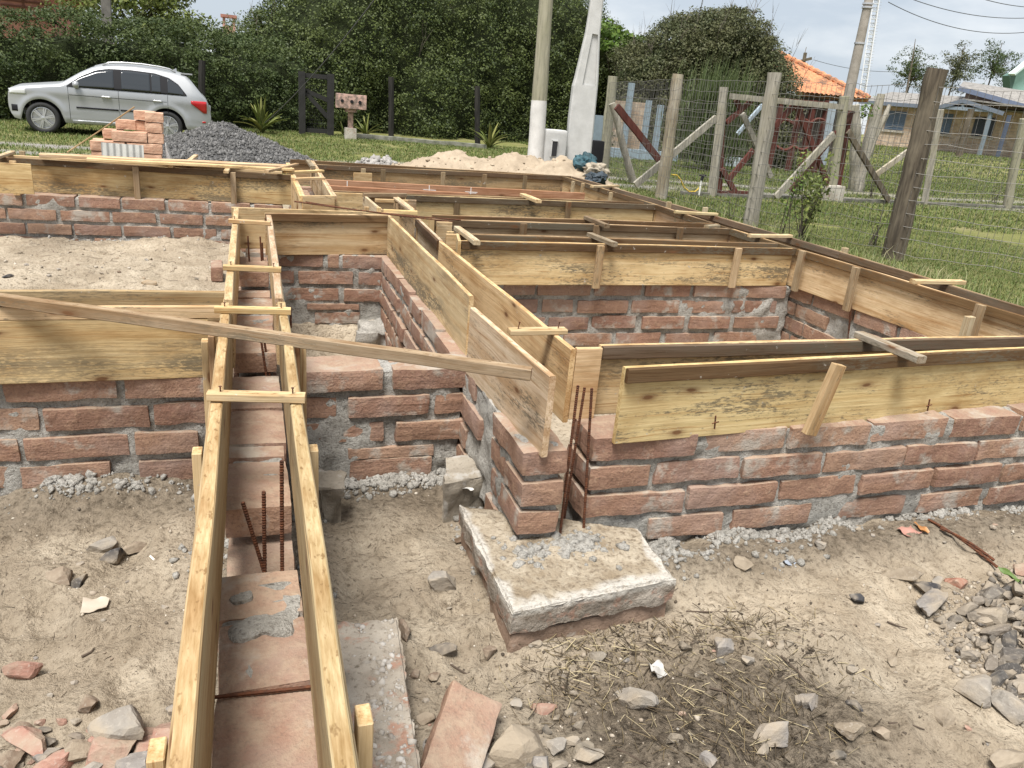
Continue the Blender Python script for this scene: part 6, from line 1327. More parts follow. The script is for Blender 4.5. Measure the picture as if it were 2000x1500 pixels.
for xc, w2, z_ in secs:
    dp = max(.16, w2 * .55); c_ = .025
    for (sx_, sy_) in ((-1, -1), (1, -1), (1, 1), (-1, 1)):
        for (ax, ay) in (((c_ if sx_ * sy_ > 0 else 0), (0 if sx_ * sy_ > 0 else c_)), ((0 if sx_ * sy_ > 0 else c_), (c_ if sx_ * sy_ > 0 else 0))):
            q = Mx @ np.array([sx_ * (w2 * .49 - ay) , sy_ * (dp * .5 - ax), 0]); V.append((xc + q[0], cp.y + q[1] + dp * .5, z_))
F = [(i * 8 + k, i * 8 + (k + 1) % 8, (i + 1) * 8 + (k + 1) % 8, (i + 1) * 8 + k) for i in range(ns_ - 1) for k in range(8)] + [tuple(range(7, -1, -1)), tuple((ns_ - 1) * 8 + k for k in range(8))]
m.add(V, F); shaft = m.build('shaft', M_PRECAST, cpole)
# niche cut into the shaft
def on_front(px, py, dpth):
    q = cpx(px, py); zz = [s_[2] for s_ in secs]; w2 = np.interp(q.z, zz, [s_[1] for s_ in secs]); xc = np.interp(q.z, zz, [s_[0] for s_ in secs]); dp = max(.16, w2 * .55); lx = (q.x - xc) / math.cos(ca_); f = Mx @ np.array([lx, -dp * .5 + dpth, 0]); return (xc + f[0], cp.y + f[1] + dp * .5, q.z)
outl = [(1141, 166), (1164, 168), (1169, 68), (1159, 66)]
m = MB(); V = [on_front(x, y, -.03) for x, y in outl] + [on_front(x, y, .035) for x, y in outl]; m.add(V, [(0, 1, 2, 3), (7, 6, 5, 4), (0, 4, 5, 1), (1, 5, 6, 2), (2, 6, 7, 3), (3, 7, 4, 0)]); cut = m.build('cutter', None, None)
bm = bmesh.new(); bm.from_mesh(cut.data); me_c = cut.data
md = shaft.modifiers.new('niche', 'BOOLEAN'); md.operation = 'DIFFERENCE'; md.solver = 'EXACT'
cut.location = (0, 0, 0); md.object = cut; bpy.context.view_layer.update()
dg = bpy.context.evaluated_depsgraph_get(); new = bpy.data.meshes.new_from_object(shaft.evaluated_get(dg)); shaft.modifiers.clear(); shaft.data = new; bm.free(); bpy.data.objects.remove(cut)
# meter box
q0, q1 = AW(1067, 252, 14.0), AW(1114, 254, 14.0); hh = q0.z - GF; mbx = thing('meter_box', 'low grey concrete meter box with a dark slot, left of the concrete pole', 'meter box', ((q0.x + q1.x) / 2, q0.y, GF)); m = MB(); rough_block(m, ((q0.x + q1.x) / 2, q0.y + .16, GF + hh / 2 - .05), ((q1 - q0).length, .32, hh + .1), rotz(.1), .003, 6, .03, 3, .06); m.build('shell', M_PRECAST, mbx, True)
s0, s1 = AW(1092, 280, 13.8), AW(1104, 308, 13.8); m = MB(); m.box(((s0.x + s1.x) / 2, q0.y - .012, (s0.z + s1.z) / 2), (.10, .03, .26)); m.build('slot_opening', mat_plain('dark_hollow', (.02, .02, .022), .9), mbx)
m = MB(); m.box(((s0.x + s1.x) / 2 - .06, q0.y - .016, (s0.z + s1.z) / 2), (.018, .035, .29)); m.box(((s0.x + s1.x) / 2, q0.y - .016, (s0.z + s1.z) / 2 + .14), (.13, .035, .018)); m.build('slot_frame', M_PRECAST, mbx)
# tarpaulin bags on the sand heap
def crumple(name, label, px, py, w_, sz, c, seed, parent=None):
    p = AW(px, py, w_); V, F = ico(4); q = V * (1 + .42 * fbm(V * 1.5 + seed, seed, 4, .6)[:, None] + .16 * np.abs(vn(V * 3.7 + seed, seed + 2))[:, None]) * np.array(sz); m = MB(); m.add(q + np.array(p), F); t_ = NT(name + '_cloth%d' % seed); cc = t_.mix(t_.ramp(t_.noise(t_.pos(), 7, 4), [(.45, 0), (.55, 1)]), c, tuple(x * .55 for x in c)); mm = t_.done(cc, .7, t_.bump(t_.noise(t_.pos(), 16, 4), .8, .03)); return tag(m.build(name, mm, None, True, loc=p), label, 'bag')
crumple('tarpaulin_bag', 'teal blue crumpled sack lying on the right end of the sand heap', 1143, 321, 12.9, (.17, .14, .15), (.03, .085, .105), 3); crumple('tarpaulin_bag', 'beige crumpled sack right of the teal one', 1163, 334, 12.7, (.19, .15, .13), (.33, .28, .21), 5); crumple('tarpaulin_bag', 'dark blue crumpled sack below the beige one', 1162, 349, 12.4, (.16, .12, .10), (.03, .045, .06), 8)
p = AW(1163, 300, 16.5); m = MB(); rough_block(m, (p.x, p.y, GF + .45), (.26, .3, .9), None, .003, 6, .03, 3, .1); tag(m.build('black_bin', M_BLK, None, True, loc=(p.x, p.y, GF)), 'black bin half hidden between concrete pole and first fence post', 'bin')
# gate in the hedge
gb0, gb1 = A(590, 261, GF), A(645, 265, GF); gt = AY(592, 138, gb0.y).z; gd = (gb1 - gb0); gd.z = 0; gL = gd.length; gd.normalize(); gt_ = thing('garden_gate', 'tall black timber gate with slanting braces set in the dark bush', 'gate', tuple(gb0))
M_BG = mat_plain('black_timber', (.016, .015, .014), .8, noise=20)
for a in (0, gL): 
    m = MB(); q = gb0 + gd * a; rough_block(m, (q.x, q.y - .05, GF + (gt - GF) * .49), (.2, .2, (gt - GF) * 1.0), None, .004, 8, .01, 3, .12); m.build('gate_post', M_BG, gt_)
for za, zb_2, nm in ((gt - .12, gt - .12, 'top_rail'), (GF + .12, GF + .12, 'bottom_rail'), (gt - .55, GF + 1.05, 'brace'), (GF + 1.25, GF + .55, 'brace')): 
    m = MB(); m.bar(gb0 + gd * .08 + Vector((0, -.03, za - GF)), gb0 + gd * (gL - .08) + Vector((0, -.03, zb_2 - GF)), .06, .13); m.build(nm, M_BG, gt_)
m = MB()
for i in range(1, 16): m.tube([gb0 + gd * (gL * i / 16) + Vector((0, .02, .1)), gb0 + gd * (gL * i / 16) + Vector((0, .02, gt - GF - .1))], .004, 4)
for i in range(1, 18): m.tube([gb0 + Vector((0, .02, i * .11)), gb0 + gd * gL + Vector((0, .02, i * .11))], .004, 4)
m.build('wire_mesh', M_BLK, gt_)
for px, py0, py1, l in ((393, 250, 118, 'black post in the hedge just behind the car'), (762, 262, 150, 'black post in the bush right of the letter box'), (930, 280, 168, 'black post in the bush above the spread spiky plant')):
    b = A(px, py0 + 4, GF); b = b + Vector((0, -.25, 0)); t = AY(px + 2, py1, b.y); m = MB(); knobby(m, b - Vector((0, 0, .2)), t, .10, .09, 8, 8, .05, px); tag(m.build('fence_post', M_POSTB, None, True, loc=b), l, 'post')
# letter box
lb = A(684, 271, GF); lm = thing('letter_box', 'weathered pink concrete letter box with round holes on a thin post', 'letter box', tuple(lb)); k = pxm(lb); zt1 = AY(684, 212, lb.y).z; zt2 = AY(684, 184, lb.y).z
t_ = NT('stained_pink'); n_ = t_.noise(t_.pos(), 7, 5, .65); M_LB = t_.done(t_.mix(t_.ramp(n_, [(.42, 0), (.58, 1)]), (.16, .12, .10), (.46, .30, .25)), .9)
m = MB(); rough_block(m, (lb.x, lb.y - .1, (zt1 + zt2) / 2), (61 * k * .95, .35, zt2 - zt1), rotz(-.12), .004, 6, .015, 4, .08); m.build('box', M_LB, lm, True)
m = MB(); rough_block(m, (lb.x, lb.y, (GF + zt1) / 2), (.16, .16, zt1 - GF), None, .006, 8, .012, 5, .08); m.box((lb.x, lb.y - .02, zt1 - .05), (.34, .3, .1)); m.build('post', M_LB, lm, True)
m = MB(); rough_block(m, (lb.x, lb.y, GF + .14), (.34, .34, .36), None, .006, 8, .012, 6, .08); m.build('foot', M_CONC, lm, True)
for dx in (-.30, -.02, .22): m = MB(); m.tube([(lb.x + dx + .02, lb.y - .30 - dx * .12, (zt1 + zt2) / 2), (lb.x + dx + .02, lb.y - .26, (zt1 + zt2) / 2)], .05, 12); m.build('round_hole', M_BLK, lm)
# kerb at the foot of the bush, cable
a, b = A(690, 269, GF), A(950, 291, GF); m = MB(); rough_block(m, ((a.x + b.x) / 2, (a.y + b.y) / 2, GF + .03), ((b - a).length, .2, .22), rotz(math.atan2(b.y - a.y, b.x - a.x)), .012, 4, .02, 4, .12, maxn=80); tag(m.build('garden_kerb', mat_concrete('mossy_concrete', (.11, .115, .085), (.24, .235, .20), .5), None, True, loc=a), 'low mossy concrete edging at the foot of the tall bush', 'kerb')
def wire(px0, py0, w0, px1, py1, w1, label, r=.012, sag=.0, name='overhead_wire', cat='wire', group=None):
    a, b = AW(px0, py0, w0), AW(px1, py1, w1); P = [lerp(a, b, i / 24) - Vector((0, 0, sag * 4 * (i / 24) * (1 - i / 24))) for i in range(25)]; m = MB(); m.tube(P, r, 5); return tag(m.build(name, mat_plain('wire', (.05, .05, .05), .7) if 'wire' not in bpy.data.materials else bpy.data.materials['wire'], None, True, loc=a), label, cat, group)
wire(740, -12, 16, 518, 240, 22.5, 'slanting stay cable running down in front of the tall bush', .014, .15, 'stay_cable', 'cable')
b = AW(212, 90, 24); t = AW(205, -30, 23.2); m = MB(); d = (t - b).normalized(); b0 = b - d * ((b.z - GF) / d.z); m.bar(b0, t, .26, .22, (0, 1, 0)); tag(m.build('concrete_post', mat_concrete('dark_concrete', (.16, .15, .135), (.24, .225, .20), .4), None, False, loc=b0), 'grey square pole rising behind the clipped hedge', 'pole')

# ------------------------------------------------------------------ near fence with round posts
M_WIRE = mat_plain('fence_wire', (.20, .19, .175), .6, metal=.5)
posts = [((1178, 342), (1197, 149), 25, M_POSTG, 'first round fence post, right of the concrete pole'), ((1290, 390), (1325, 145), 30, M_LICH, 'second round fence post, brown with pale lichen'), ((1466, 442), (1514, 142), 36, M_POST, 'third fence post, the pale grey one with a notch'), ((1743, 507), (1831, 134), 50, M_POSTD, 'tall dark leaning fence post with grass around its foot')]
PB = []
for (bx, by), (tx, ty), wpx, mt, l in posts:
    b = A(bx, by, GF); b.z = g1(b.x, b.y); t = AY(tx, ty, b.y); k = pxm(b); m = MB(); knobby(m, b - Vector((0, 0, .15)), t, wpx * k * .41, wpx * k * .36, 18, 14, .07, bx); o = m.build('round_fence_post', mt, None, True, loc=b); tag(o, l, 'fence post'); PB.append((b, t))
ext = PB[3][0] + (PB[3][0] - PB[2][0]) * 1.35 + Vector((1.6, 0, 0)); PB.append((ext, ext + Vector((.2, 0, PB[3][1].z - PB[3][0].z + .05)))); m = MB(); knobby(m, PB[4][0] - Vector((0, 0, .1)), PB[4][1], .12, .11, 12, 12, .05, 9); tag(m.build('round_fence_post', M_POSTD, None, True, loc=PB[4][0]), 'fence post just outside the right edge carrying the near wire mesh', 'fence post')
def mesh_fence(label, pts, z0, ztop, dv, dh, r=.0019, off=-.13, seed=1, wav=.012):
    rr = np.random.default_rng(seed); t = thing('wire_fence', label, 'wire fence', tuple(pts[0])); mb = MB(); 
    for (a, b) in zip(pts[:-1], pts[1:]):
        L = (Vector((b.x, b.y, 0)) - Vector((a.x, a.y, 0))).length; n = int(L / dv); nh = int((ztop - z0) / dh); nd = Vector((b.y - a.y, a.x - b.x, 0)).normalized() * off
        for i in range(n):
            u = (i + .5) / n; p = lerp(a, b, u) + nd; P = []
            for j in range(7): zz = z0 + (ztop - z0) * j / 6; P.append(np.array([p.x, p.y, p.z + zz]) + rr.normal(size=3) * [wav * .5, wav * .5, 0] + np.array([.045, -.0, 0]) * (zz - 1) * .0)
            mb.tube(P, r, 3, False)
        for j in range(nh + 1):
            zz = z0 + (ztop - z0) * j / nh; P = [np.array(lerp(a, b, i / 14)) + np.array(nd) + [0, 0, zz + rr.normal() * wav] for i in range(15)]; mb.tube(P, r * 1.25, 3, False)
    fastmesh('wire_mesh', np.concatenate(mb.v), np.array([f for f in mb.f]), M_WIRE, t); return t
mesh_fence('square wire mesh stretched along the near round posts', [p[0] for p in PB], .12, PB[2][1].z - PB[2][0].z - .13, .085, .165, .0030, .14, 3)

# ------------------------------------------------------------------ second fence: timber frame with red braces
F2a, F2b = A(1395, 383, GF), A(1990, 408, GF); f2d = (F2b - F2a).normalized(); f2n = Vector((-f2d.y, f2d.x, 0))
def P2(px, py, off=0.0):
    d = Vector(ray(px, py)); o = F2a + f2n * off; t = (o.x * f2n.x + o.y * f2n.y) / (d.x * f2n.x + d.y * f2n.y); return Vector((d.x * t, d.y * t, CAM_H + d.z * t))
K2 = pxm(P2(1550, 300)); M_REDW = mat_bark('red_painted_timber', (.075, .026, .021), (.115, .042, .033), (.09, .055, .045)); M_BLUEW = mat_paint('blue_white_paint', .7)
def bar2(parent, a, b, wpx, m, name, off=0.0, th=.06, color=None, z_to_ground=False):
    p, q = P2(*a, off), P2(*b, off); M_ = MB(); x = (q - p).normalized(); L = (q - p).length
    rough_block(M_, np.array((p + q) / 2), (L, th, wpx * K2 * .92), np.stack([np.array(x), np.array(f2n), np.cross(np.array(x), np.array(f2n))], 1), .004, 7, .004, int(a[0]), .09); o = M_.build(name, m, parent, False, color=color); return o
gate2 = thing('braced_gate', 'old timber gate with dark red crossed braces and a grey top rail', 'gate', tuple(P2(1520, 385)))
for a, b, w_, nm in (((1413, 190), (1404, 378), 12, 'frame_post'), ((1662, 214), (1637, 362), 12, 'frame_post'), ((1473, 192), (1418, 240), 9, 'brace'), ((1437, 195), (1447, 215), 10, 'brace'), ((1471, 293), (1420, 354), 11, 'brace'), ((1410, 330), (1436, 376), 11, 'brace'), ((1406, 376), (1462, 377), 8, 'bottom_rail'), ((1556, 206), (1616, 358), 12, 'brace'), ((1552, 204), (1512, 248), 12, 'brace'), ((1667, 216), (1545, 372), 10, 'brace')): bar2(gate2, a, b, w_, M_REDW, nm, .0 if nm != 'frame_post' else .07)
bar2(gate2, (1426, 188), (1674, 212), 11, M_POST, 'top_rail', -.07)
tag(bar2(None, (1629, 262), (1514, 386), 15, M_POST, 'timber_brace', -.16), 'wide pale grey brace leaning up to the right across the red gate', 'brace')
tag(bar2(None, (1450, 222), (1506, 346), 11, M_POST, 'timber_brace', .15), 'grey brace leaning down to the right behind the third post', 'brace')
tag(bar2(None, (1656, 256), (1736, 392), 12, M_POSTD, 'timber_brace', -.1), 'dark grey brace falling to the right from the gate corner', 'brace')
tag(bar2(None, (1776, 294), (1708, 343), 12, M_LICH, 'timber_brace', -.02), 'pale mossy brace rising to the right behind the tall dark post', 'brace')
tag(bar2(None, (1399, 230), (1240, 362), 13, M_POST, 'timber_brace', .0), 'grey brace between second round post and grey square post', 'brace')
tag(bar2(None, (1204, 208), (1292, 318), 13, M_REDW, 'timber_brace', .3), 'dark red brace leaning right between the first two round posts', 'brace')
a, b = AY(1195, 202, PB[0][0].y - 1.6), AY(1243, 378, PB[0][0].y - 1.6); m = MB(); knobby(m, a, b + (b - a) * .03, .075, .09, 14, 10, .09, 4); tag(m.build('log_prop', M_POST, None, True, loc=a), 'pale rough log propped against the first round post', 'log')
tag(bar2(None, (1489, 205), (1440, 262), 8, M_BLUEW, 'blue_brace', 1.4, color=(.30, .36, .41, 1)), 'pale blue brace behind the red gate', 'brace'); tag(bar2(None, (1628, 198), (1606, 322), 10, M_BLUEW, 'blue_post', .8, .14, (.34, .40, .45, 1)), 'pale blue white post behind the red gate', 'post')
for (bx, by), (tx, ty), wpx, mt, l in (((1391, 386), (1415, 170), 20, M_POST, 'grey square post at the left end of the red gate'), ((1622, 390), (1650, 188), 20, M_POSTG, 'mossy broad post at the right end of the red gate'), ((1806, 400), (1838, 214), 18, M_POST, 'grey post of the second fence behind the tall dark post'), ((1968, 404), (2000, 232), 20, M_POSTG, 'mossy post of the second fence at the right edge')):
    b, t = P2(bx, by, -.02), P2(tx, ty, -.02); m = MB(); knobby(m, b - Vector((0, 0, .2)), t, wpx * K2 * .52, wpx * K2 * .46, 12, 10 if mt is not M_POST else 4, .05, bx); tag(m.build('fence_post', mt, None, mt is not M_POST, loc=b), l, 'fence post')
p = P2(1621, 374); m = MB(); rough_block(m, (p.x, p.y - .06, GF + .16), (.52, .3, .40), rotz(math.atan2(f2d.y, f2d.x)), .006, 6, .02, 6, .08); tag(m.build('concrete_block', M_CONC, None, True, loc=(p.x, p.y, GF)), 'square concrete block under the mossy post of the red gate', 'concrete block')
a, b = P2(1330, 381), P2(2040, 409); m = MB(); rough_block(m, ((a.x + b.x) / 2, (a.y + b.y) / 2, GF + .01), ((b - a).length, .12, .14), rotz(math.atan2(f2d.y, f2d.x)), .01, 4, .02, 5, .12, maxn=90); tag(m.build('fence_kerb', mat_concrete('mossy_strip', (.09, .09, .075), (.19, .18, .155), .5), None, True, loc=a), 'thin concrete strip along the foot of the second fence', 'kerb')
e2 = P2(2080, 412); mesh_fence('finer wire mesh along the second fence in front of the brick house', [P2(1395, 384), P2(1620, 391), P2(1806, 400), P2(1968, 406), Vector((e2.x, e2.y, GF))], .05, 1.65, .10, .15, .0032, -.12, 6)
mesh_fence('wire mesh between the first round post and the red gate', [Vector(PB[0][0]), P2(1391, 384)], .05, 1.85, .10, .15, .0032, -.12, 7)
# split stump
p = P2(1690, 392, 2.5); p.z = GF; st = thing('dead_tree', 'dead grey split trunk beside the red gate', 'dead tree', tuple(p)); m = MB()
for (x0_, y0_), (x1_, y1_), r0, r1 in (((1682, 330), (1722, 184), .17, .10), ((1688, 310), (1738, 205), .12, .05), ((1680, 330), (1672, 205), .16, .10), ((1700, 285), (1735, 222), .07, .03)):
    a = P2(x0_, y0_, 2.5); b = P2(x1_, y1_, 2.5); 
    if y0_ > 320: a.z = GF - .05
    knobby(m, a, b, r0, r1, 12, 9, .18, x0_)
m.build('trunk', M_POST, st, True); leaves('sprouts', np.array(P2(1692, 210, 2.4)) + np.random.default_rng(1).normal(size=(90, 3)) * [.12, .12, .16], np.tile([0, 0, 1.], (90, 1)), .12, L_BRIGHT, st)['kind'] = 'stuff'
# tap with yellow hose
p = A(1364, 386, GF); tp = thing('garden_tap', 'white stand pipe with black tap beside the second round post', 'tap', tuple(p)); zt = AY(1366, 352, p.y).z; m = MB(); m.tube([p, (p.x, p.y, zt)], .02, 8); m.build('pipe', M_PAINT, tp, color=(.7, .7, .68, 1)); m = MB(); m.tube([(p.x, p.y, zt), (p.x + .03, p.y, zt + .1)], .03, 8); m.tube([(p.x - .05, p.y, zt + .1), (p.x + .09, p.y, zt + .1)], .02, 6); m.build('tap_head', M_BLK, tp)
P = [AY(x, y, p.y + .05) for x, y in ((1312, 341), (1322, 342), (1330, 352), (1336, 366), (1346, 374), (1358, 374), (1367, 366), (1369, 358))]; m = MB(); Q = []
for i in range(len(P) - 1):
    for j in range(5): Q.append(lerp(P[i], P[i + 1], j / 5))
m.tube(Q, .014, 6); tag(m.build('yellow_hose', M_PAINT, None, True, loc=p, color=(.55, .38, .05, 1)), 'thin yellow hose looping from the tap to the second round post', 'hose')

# ------------------------------------------------------------------ houses and far things at the right
H0, H1 = AW(1688, 289, 46), AW(2004, 321, 41.5); hd = H1 - H0; hz0 = (H0.z + H1.z) / 2; hd.z = 0; hL = hd.length; hd.normalize(); hn = Vector((hd.y, -hd.x, 0)); hn = hn if hn.y < 0 else -hn
def HP(px, py, off=0.0):
    d = Vector(ray(px, py)); o = H0 + hn * off; t = (o.x * hn.x + o.y * hn.y) / (d.x * hn.x + d.y * hn.y); return Vector((d.x * t, d.y * t, CAM_H + d.z * t))
def hs(P): return (P - H0).dot(hd)
house = thing('brick_house', 'low tan brick house with blue shutters, blue porch and grey roof behind the fences', 'house', (H0.x, H0.y, hz0)); ha = math.atan2(hd.y, hd.x); HM = np.stack([np.array(hd), np.array(-hn), [0, 0, 1.]], 1)
def hbox(mb, s0, s1, z0, z1, off, dep):      # off = how far the face stands out of the wall
    c = H0 + hd * ((s0 + s1) / 2) + hn * (off - dep / 2); mb.box((c.x, c.y, (z0 + z1) / 2), (abs(s1 - s0), dep, z1 - z0), HM)
t_ = NT('tan_brick'); tcv = t_.coord('Object'); bk_ = t_.n('ShaderNodeTexBrick', {'Vector': t_.map(tcv, (1, 1, 1), (0, 0, 0), (math.pi / 2, 0, 0)), 'Color1': (.47, .35, .25, 1), 'Color2': (.36, .25, .175, 1), 'Mortar': (.30, .25, .20, 1), 'Scale': 1.0, 'Mortar Size': .018, 'Brick Width': .42, 'Row Height': .16, 'Bias': 0.0}); cc = t_.mix(t_.ramp(t_.noise(tcv, 3.3, 4), [(.4, 0), (.68, .75)]), bk_.outputs['Color'], (.60, .49, .38)); M_TAN = t_.done(cc, .9, t_.bump(bk_.outputs['Fac'], -.4, .02))
zg = hz0 - .5; zeave = HP(1740, 203).z
def hmesh(name, mb, m, parent=house, color=None, label=None):      # object turned with the house so brick courses follow the wall
    V = np.concatenate(mb.v); V = (V - np.array([H0.x, H0.y, hz0])) @ HM; me = bpy.data.meshes.new(name); me.from_pydata(V.tolist(), [], mb.f); bm = bmesh.new(); bm.from_mesh(me); bmesh.ops.recalc_face_normals(bm, faces=bm.faces); bm.to_mesh(me); bm.free()
    o = link(name, me, m, None, None, color, label); o.parent = parent; o.rotation_euler = (0, 0, ha); return o
M_BLU = (.105, .15, .22, 1)
mb = MB(); hbox(mb, -.2, hL + 6, zg, zeave, 0, 7.5); hmesh('wall', mb, M_TAN)
for x0_, y0_, x1_, y1_, nm in ((1735, 216, 1763, 255, 'window'), (1846, 222, 1853, 262, 'window'), (1906, 228, 1936, 268, 'window')):
    a, b = HP(x0_, y0_), HP(x1_, y1_); s0, s1 = hs(a), hs(b); mb = MB(); hbox(mb, s0, s1, b.z, a.z, .04, .1); f = hmesh(nm, mb, M_PAINT, color=M_BLU if x0_ < 1900 else (.05, .06, .085, 1)); mb = MB()
    for i in range(9): zz = b.z + (a.z - b.z) * (i + .5) / 9; hbox(mb, s0 + .08, s0 + (s1 - s0) * .47, zz - .04, zz + .04, .07, .05); hbox(mb, s0 + (s1 - s0) * .53, s1 - .08, zz - .04, zz + .04, .07, .05)
    o = hmesh('shutter_slats', mb, M_PAINT, color=M_BLU if x0_ < 1900 else (.04, .05, .07, 1)); o.parent = f; o.rotation_euler = (0, 0, 0); mb = MB(); hbox(mb, s0 - .1, s1 + .1, b.z - .14, b.z - .02, .09, .15); o = hmesh('sill', mb, M_CONC); o.parent = f; o.rotation_euler = (0, 0, 0)
# main roof: low hip of grey tiles
def roofslab(pts, th, name, m, color=None):
    mb = MB(); n = len(pts); V = [np.array(p) for p in pts] + [np.array(p) - [0, 0, th] for p in pts]; mb.add(V, [tuple(range(n)), tuple(range(2 * n - 1, n - 1, -1))] + [(i, n + i, n + (i + 1) % n, (i + 1) % n) for i in range(n)]); return mb.build(name, m, house, color=color)
t_ = NT('grey_roof_tiles'); wv = t_.n('ShaderNodeTexWave', {'Vector': t_.coord('Object'), 'Scale': 1.6, 'Distortion': .6}, bands_direction='X').outputs['Fac']; n_ = t_.noise(t_.pos(), 5, 5, .65); M_GROOF = t_.done(t_.mix(t_.ramp(n_, [(.38, 0), (.62, 1)]), (.15, .14, .13), (.27, .255, .235)), .9, t_.bump(wv, .6, .05))
e0, e1 = HP(1678, 195, .6), HP(1838, 203, .6); r0, r1 = HP(1742, 177, -2.6), HP(1872, 176, -2.6); r0.z = r1.z = HP(1765, 181, -2.6).z; e0.z = e1.z = HP(1740, 199.5, .6).z; bk0 = H0 + hd * -.8 - hn * 6.5; 
roofslab([e0, e1 + hd * 8, r1 + hd * 8, r0], .06, 'roof', M_GROOF); roofslab([e0, r0, Vector((bk0.x, bk0.y, e0.z))], .06, 'roof_hip', M_GROOF)
mb = MB(); mb.bar(e0 - Vector((0, 0, .1)), e1 - Vector((0, 0, .1)), .05, .2); mb.build('fascia', M_PAINT, house, color=(.125, .15, .19, 1))
# porch
pg0, pg1, pg2 = HP(1838, 204, 1.9), HP(1882, 192, 1.9), HP(1962, 217, 1.9); pbk = -hn * 2.6
roofslab([pg0, pg1, pg1 + pbk + Vector((0, 0, .05)), pg0 + pbk], .08, 'porch_roof', M_GROOF); roofslab([pg1, pg2 + hd * 6 - Vector((0, 0, 1.0)) * 0, pg2 + hd * 6 + pbk, pg1 + pbk + Vector((0, 0, .05))], .08, 'porch_roof', M_GROOF)
for a, b in ((pg0, pg1), (pg1, pg2)): mb = MB(); mb.bar(a + hn * .04 - Vector((0, 0, .13)), b + hn * .04 - Vector((0, 0, .13)), .05, .2); mb.build('barge_board', M_PAINT, house, color=(.125, .15, .19, 1))
a, b = HP(1836, 209, 1.85), HP(1942, 217, 1.85); b.z = a.z = (a.z + b.z) / 2; mb = MB(); mb.bar(a, b, .12, .16); mb.build('porch_beam', M_PAINT, house, color=(.20, .245, .29, 1)); a, b = HP(1881, 196, 1.85), HP(1880, 212, 1.85); mb = MB(); mb.bar(a, b, .12, .12, (0, 1, 0)); mb.build('king_post', M_PAINT, house, color=(.20, .245, .29, 1))
for x0_, y0_, x1_, y1_, c_ in ((1937, 216, 1916, 311, (.20, .245, .29, 1)), (1972, 225, 1957, 315, (.08, .10, .15, 1))): a, b = HP(x0_, y0_, 1.8), HP(x1_, y1_, 1.8); b = Vector((a.x, a.y, hz0 - .3)); mb = MB(); mb.bar(a, b, .15, .15, (0, 1, 0)); mb.build('porch_post', M_PAINT, house, color=c_)
mb = MB(); hbox(mb, hs(HP(1840, 240)), hL + 6, zg, hz0 + .04, 2.0, 2.0); hmesh('porch_floor', mb, M_CONC)
# raised roof at the right
u0, u1 = HP(1874, 168, .8), HP(2060, 219, .8); v0, v1 = HP(1880, 166, -2.5), HP(2060, 190, -2.5); roofslab([u0, u1, v1 + Vector((0, 0, .1)), v0 + Vector((0, 0, .2))], .06, 'upper_roof', M_GROOF); mb = MB(); mb.bar(u0 - Vector((0, 0, .12)), u1 - Vector((0, 0, .12)), .05, .24); mb.build('fascia', M_PAINT, house, color=(.12, .15, .22, 1))
a, b = HP(1888, 176, .3), HP(2060, 222, .3); mb = MB(); n4 = [a, b, Vector((b.x, b.y, zeave)), Vector((a.x, a.y, zeave))]; mb.add([np.array(p) for p in n4] + [np.array(p - hn * .3) for p in n4], [(0, 1, 2, 3), (7, 6, 5, 4), (0, 4, 5, 1), (1, 5, 6, 2), (2, 6, 7, 3), (3, 7, 4, 0)]); mb.build('upper_wall', mat_plain('pinkish_render', (.30, .23, .20), .9, noise=3), house)
a, b = HP(1897, 215, 6.5), HP(1872, 318, 6.5); b = Vector((a.x, a.y, g1(a.x, a.y) - .1)); m = MB(); knobby(m, b, a + Vector((0, 0, .05)), .17, .15, 10, 10, .04, 4); tag(m.build('timber_pole', M_POSTD, None, True, loc=b), 'dark timber pole standing on the lawn in front of the brick house porch', 'pole')
# tiled house
oh = thing('tiled_house', 'house with an orange clay tile roof behind the red gate', 'house', tuple(A(1600, 300, .9) * 1.0)); wO = 36
ea, eb, ap = AW(1452, 170, wO), AW(1697, 193, wO + 1), AW(1522, 108, wO + 4); ea.z = eb.z = (AW(1545, 182, wO).z + eb.z) / 2
oh.location = ((ea.x + eb.x) / 2, ea.y, GF); d_ = eb - ea; Lr = d_.length; d_.normalize(); nU, nV = 200, 18; V = []; F = []
rid0 = ap - d_ * 3.5; rid1 = ap
for j in range(nV + 1):
    for sub in (0, 1):
        v = (j + (.0 if sub == 0 else .96)) / (nV + .96); a, b = lerp(ea, rid0, v), lerp(eb, rid1, v); lift = .0 if sub == 0 else .0
        for i in range(nU + 1):
            u = i / nU; p = lerp(a, b, u); x = (p - ea).dot(d_); q = .055 * abs(math.sin(x * math.pi / .24)) + (.04 if sub == 0 else 0); V.append((p.x, p.y, p.z + q))
rows = 2 * (nV + 1); F = [(r_ * (nU + 1) + i, r_ * (nU + 1) + i + 1, (r_ + 1) * (nU + 1) + i + 1, (r_ + 1) * (nU + 1) + i) for r_ in range(rows - 1) for i in range(nU)]
t_ = NT('clay_tiles'); pz = t_.pos(); n1_ = t_.noise(pz, 1.6, 5, .7); n2_ = t_.noise(pz, 9, 4, .6); cc = t_.mix(t_.ramp(n2_, [(.35, 0), (.65, 1)]), (.42, .165, .075), (.58, .27, .14)); cc = t_.mix(t_.ramp(n1_, [(.50, 0), (.62, .85)]), cc, (.12, .075, .05)); M_CLAY = t_.done(cc, .9)
fastmesh('roof', np.array(V), np.array(F), M_CLAY, oh)
bk_off = (Vector((-d_.y, d_.x, 0)) if -d_.y * 0 + d_.x > 0 else Vector((d_.y, -d_.x, 0))) * 7; m = MB(); q = [eb, rid1, eb + bk_off]; m.add([np.array(x) for x in q] + [np.array(x) - [0, 0, .1] for x in q], [(0, 1, 2), (5, 4, 3), (0, 3, 4, 1), (1, 4, 5, 2), (2, 5, 3, 0)]); m.build('roof_hip', M_CLAY, oh)
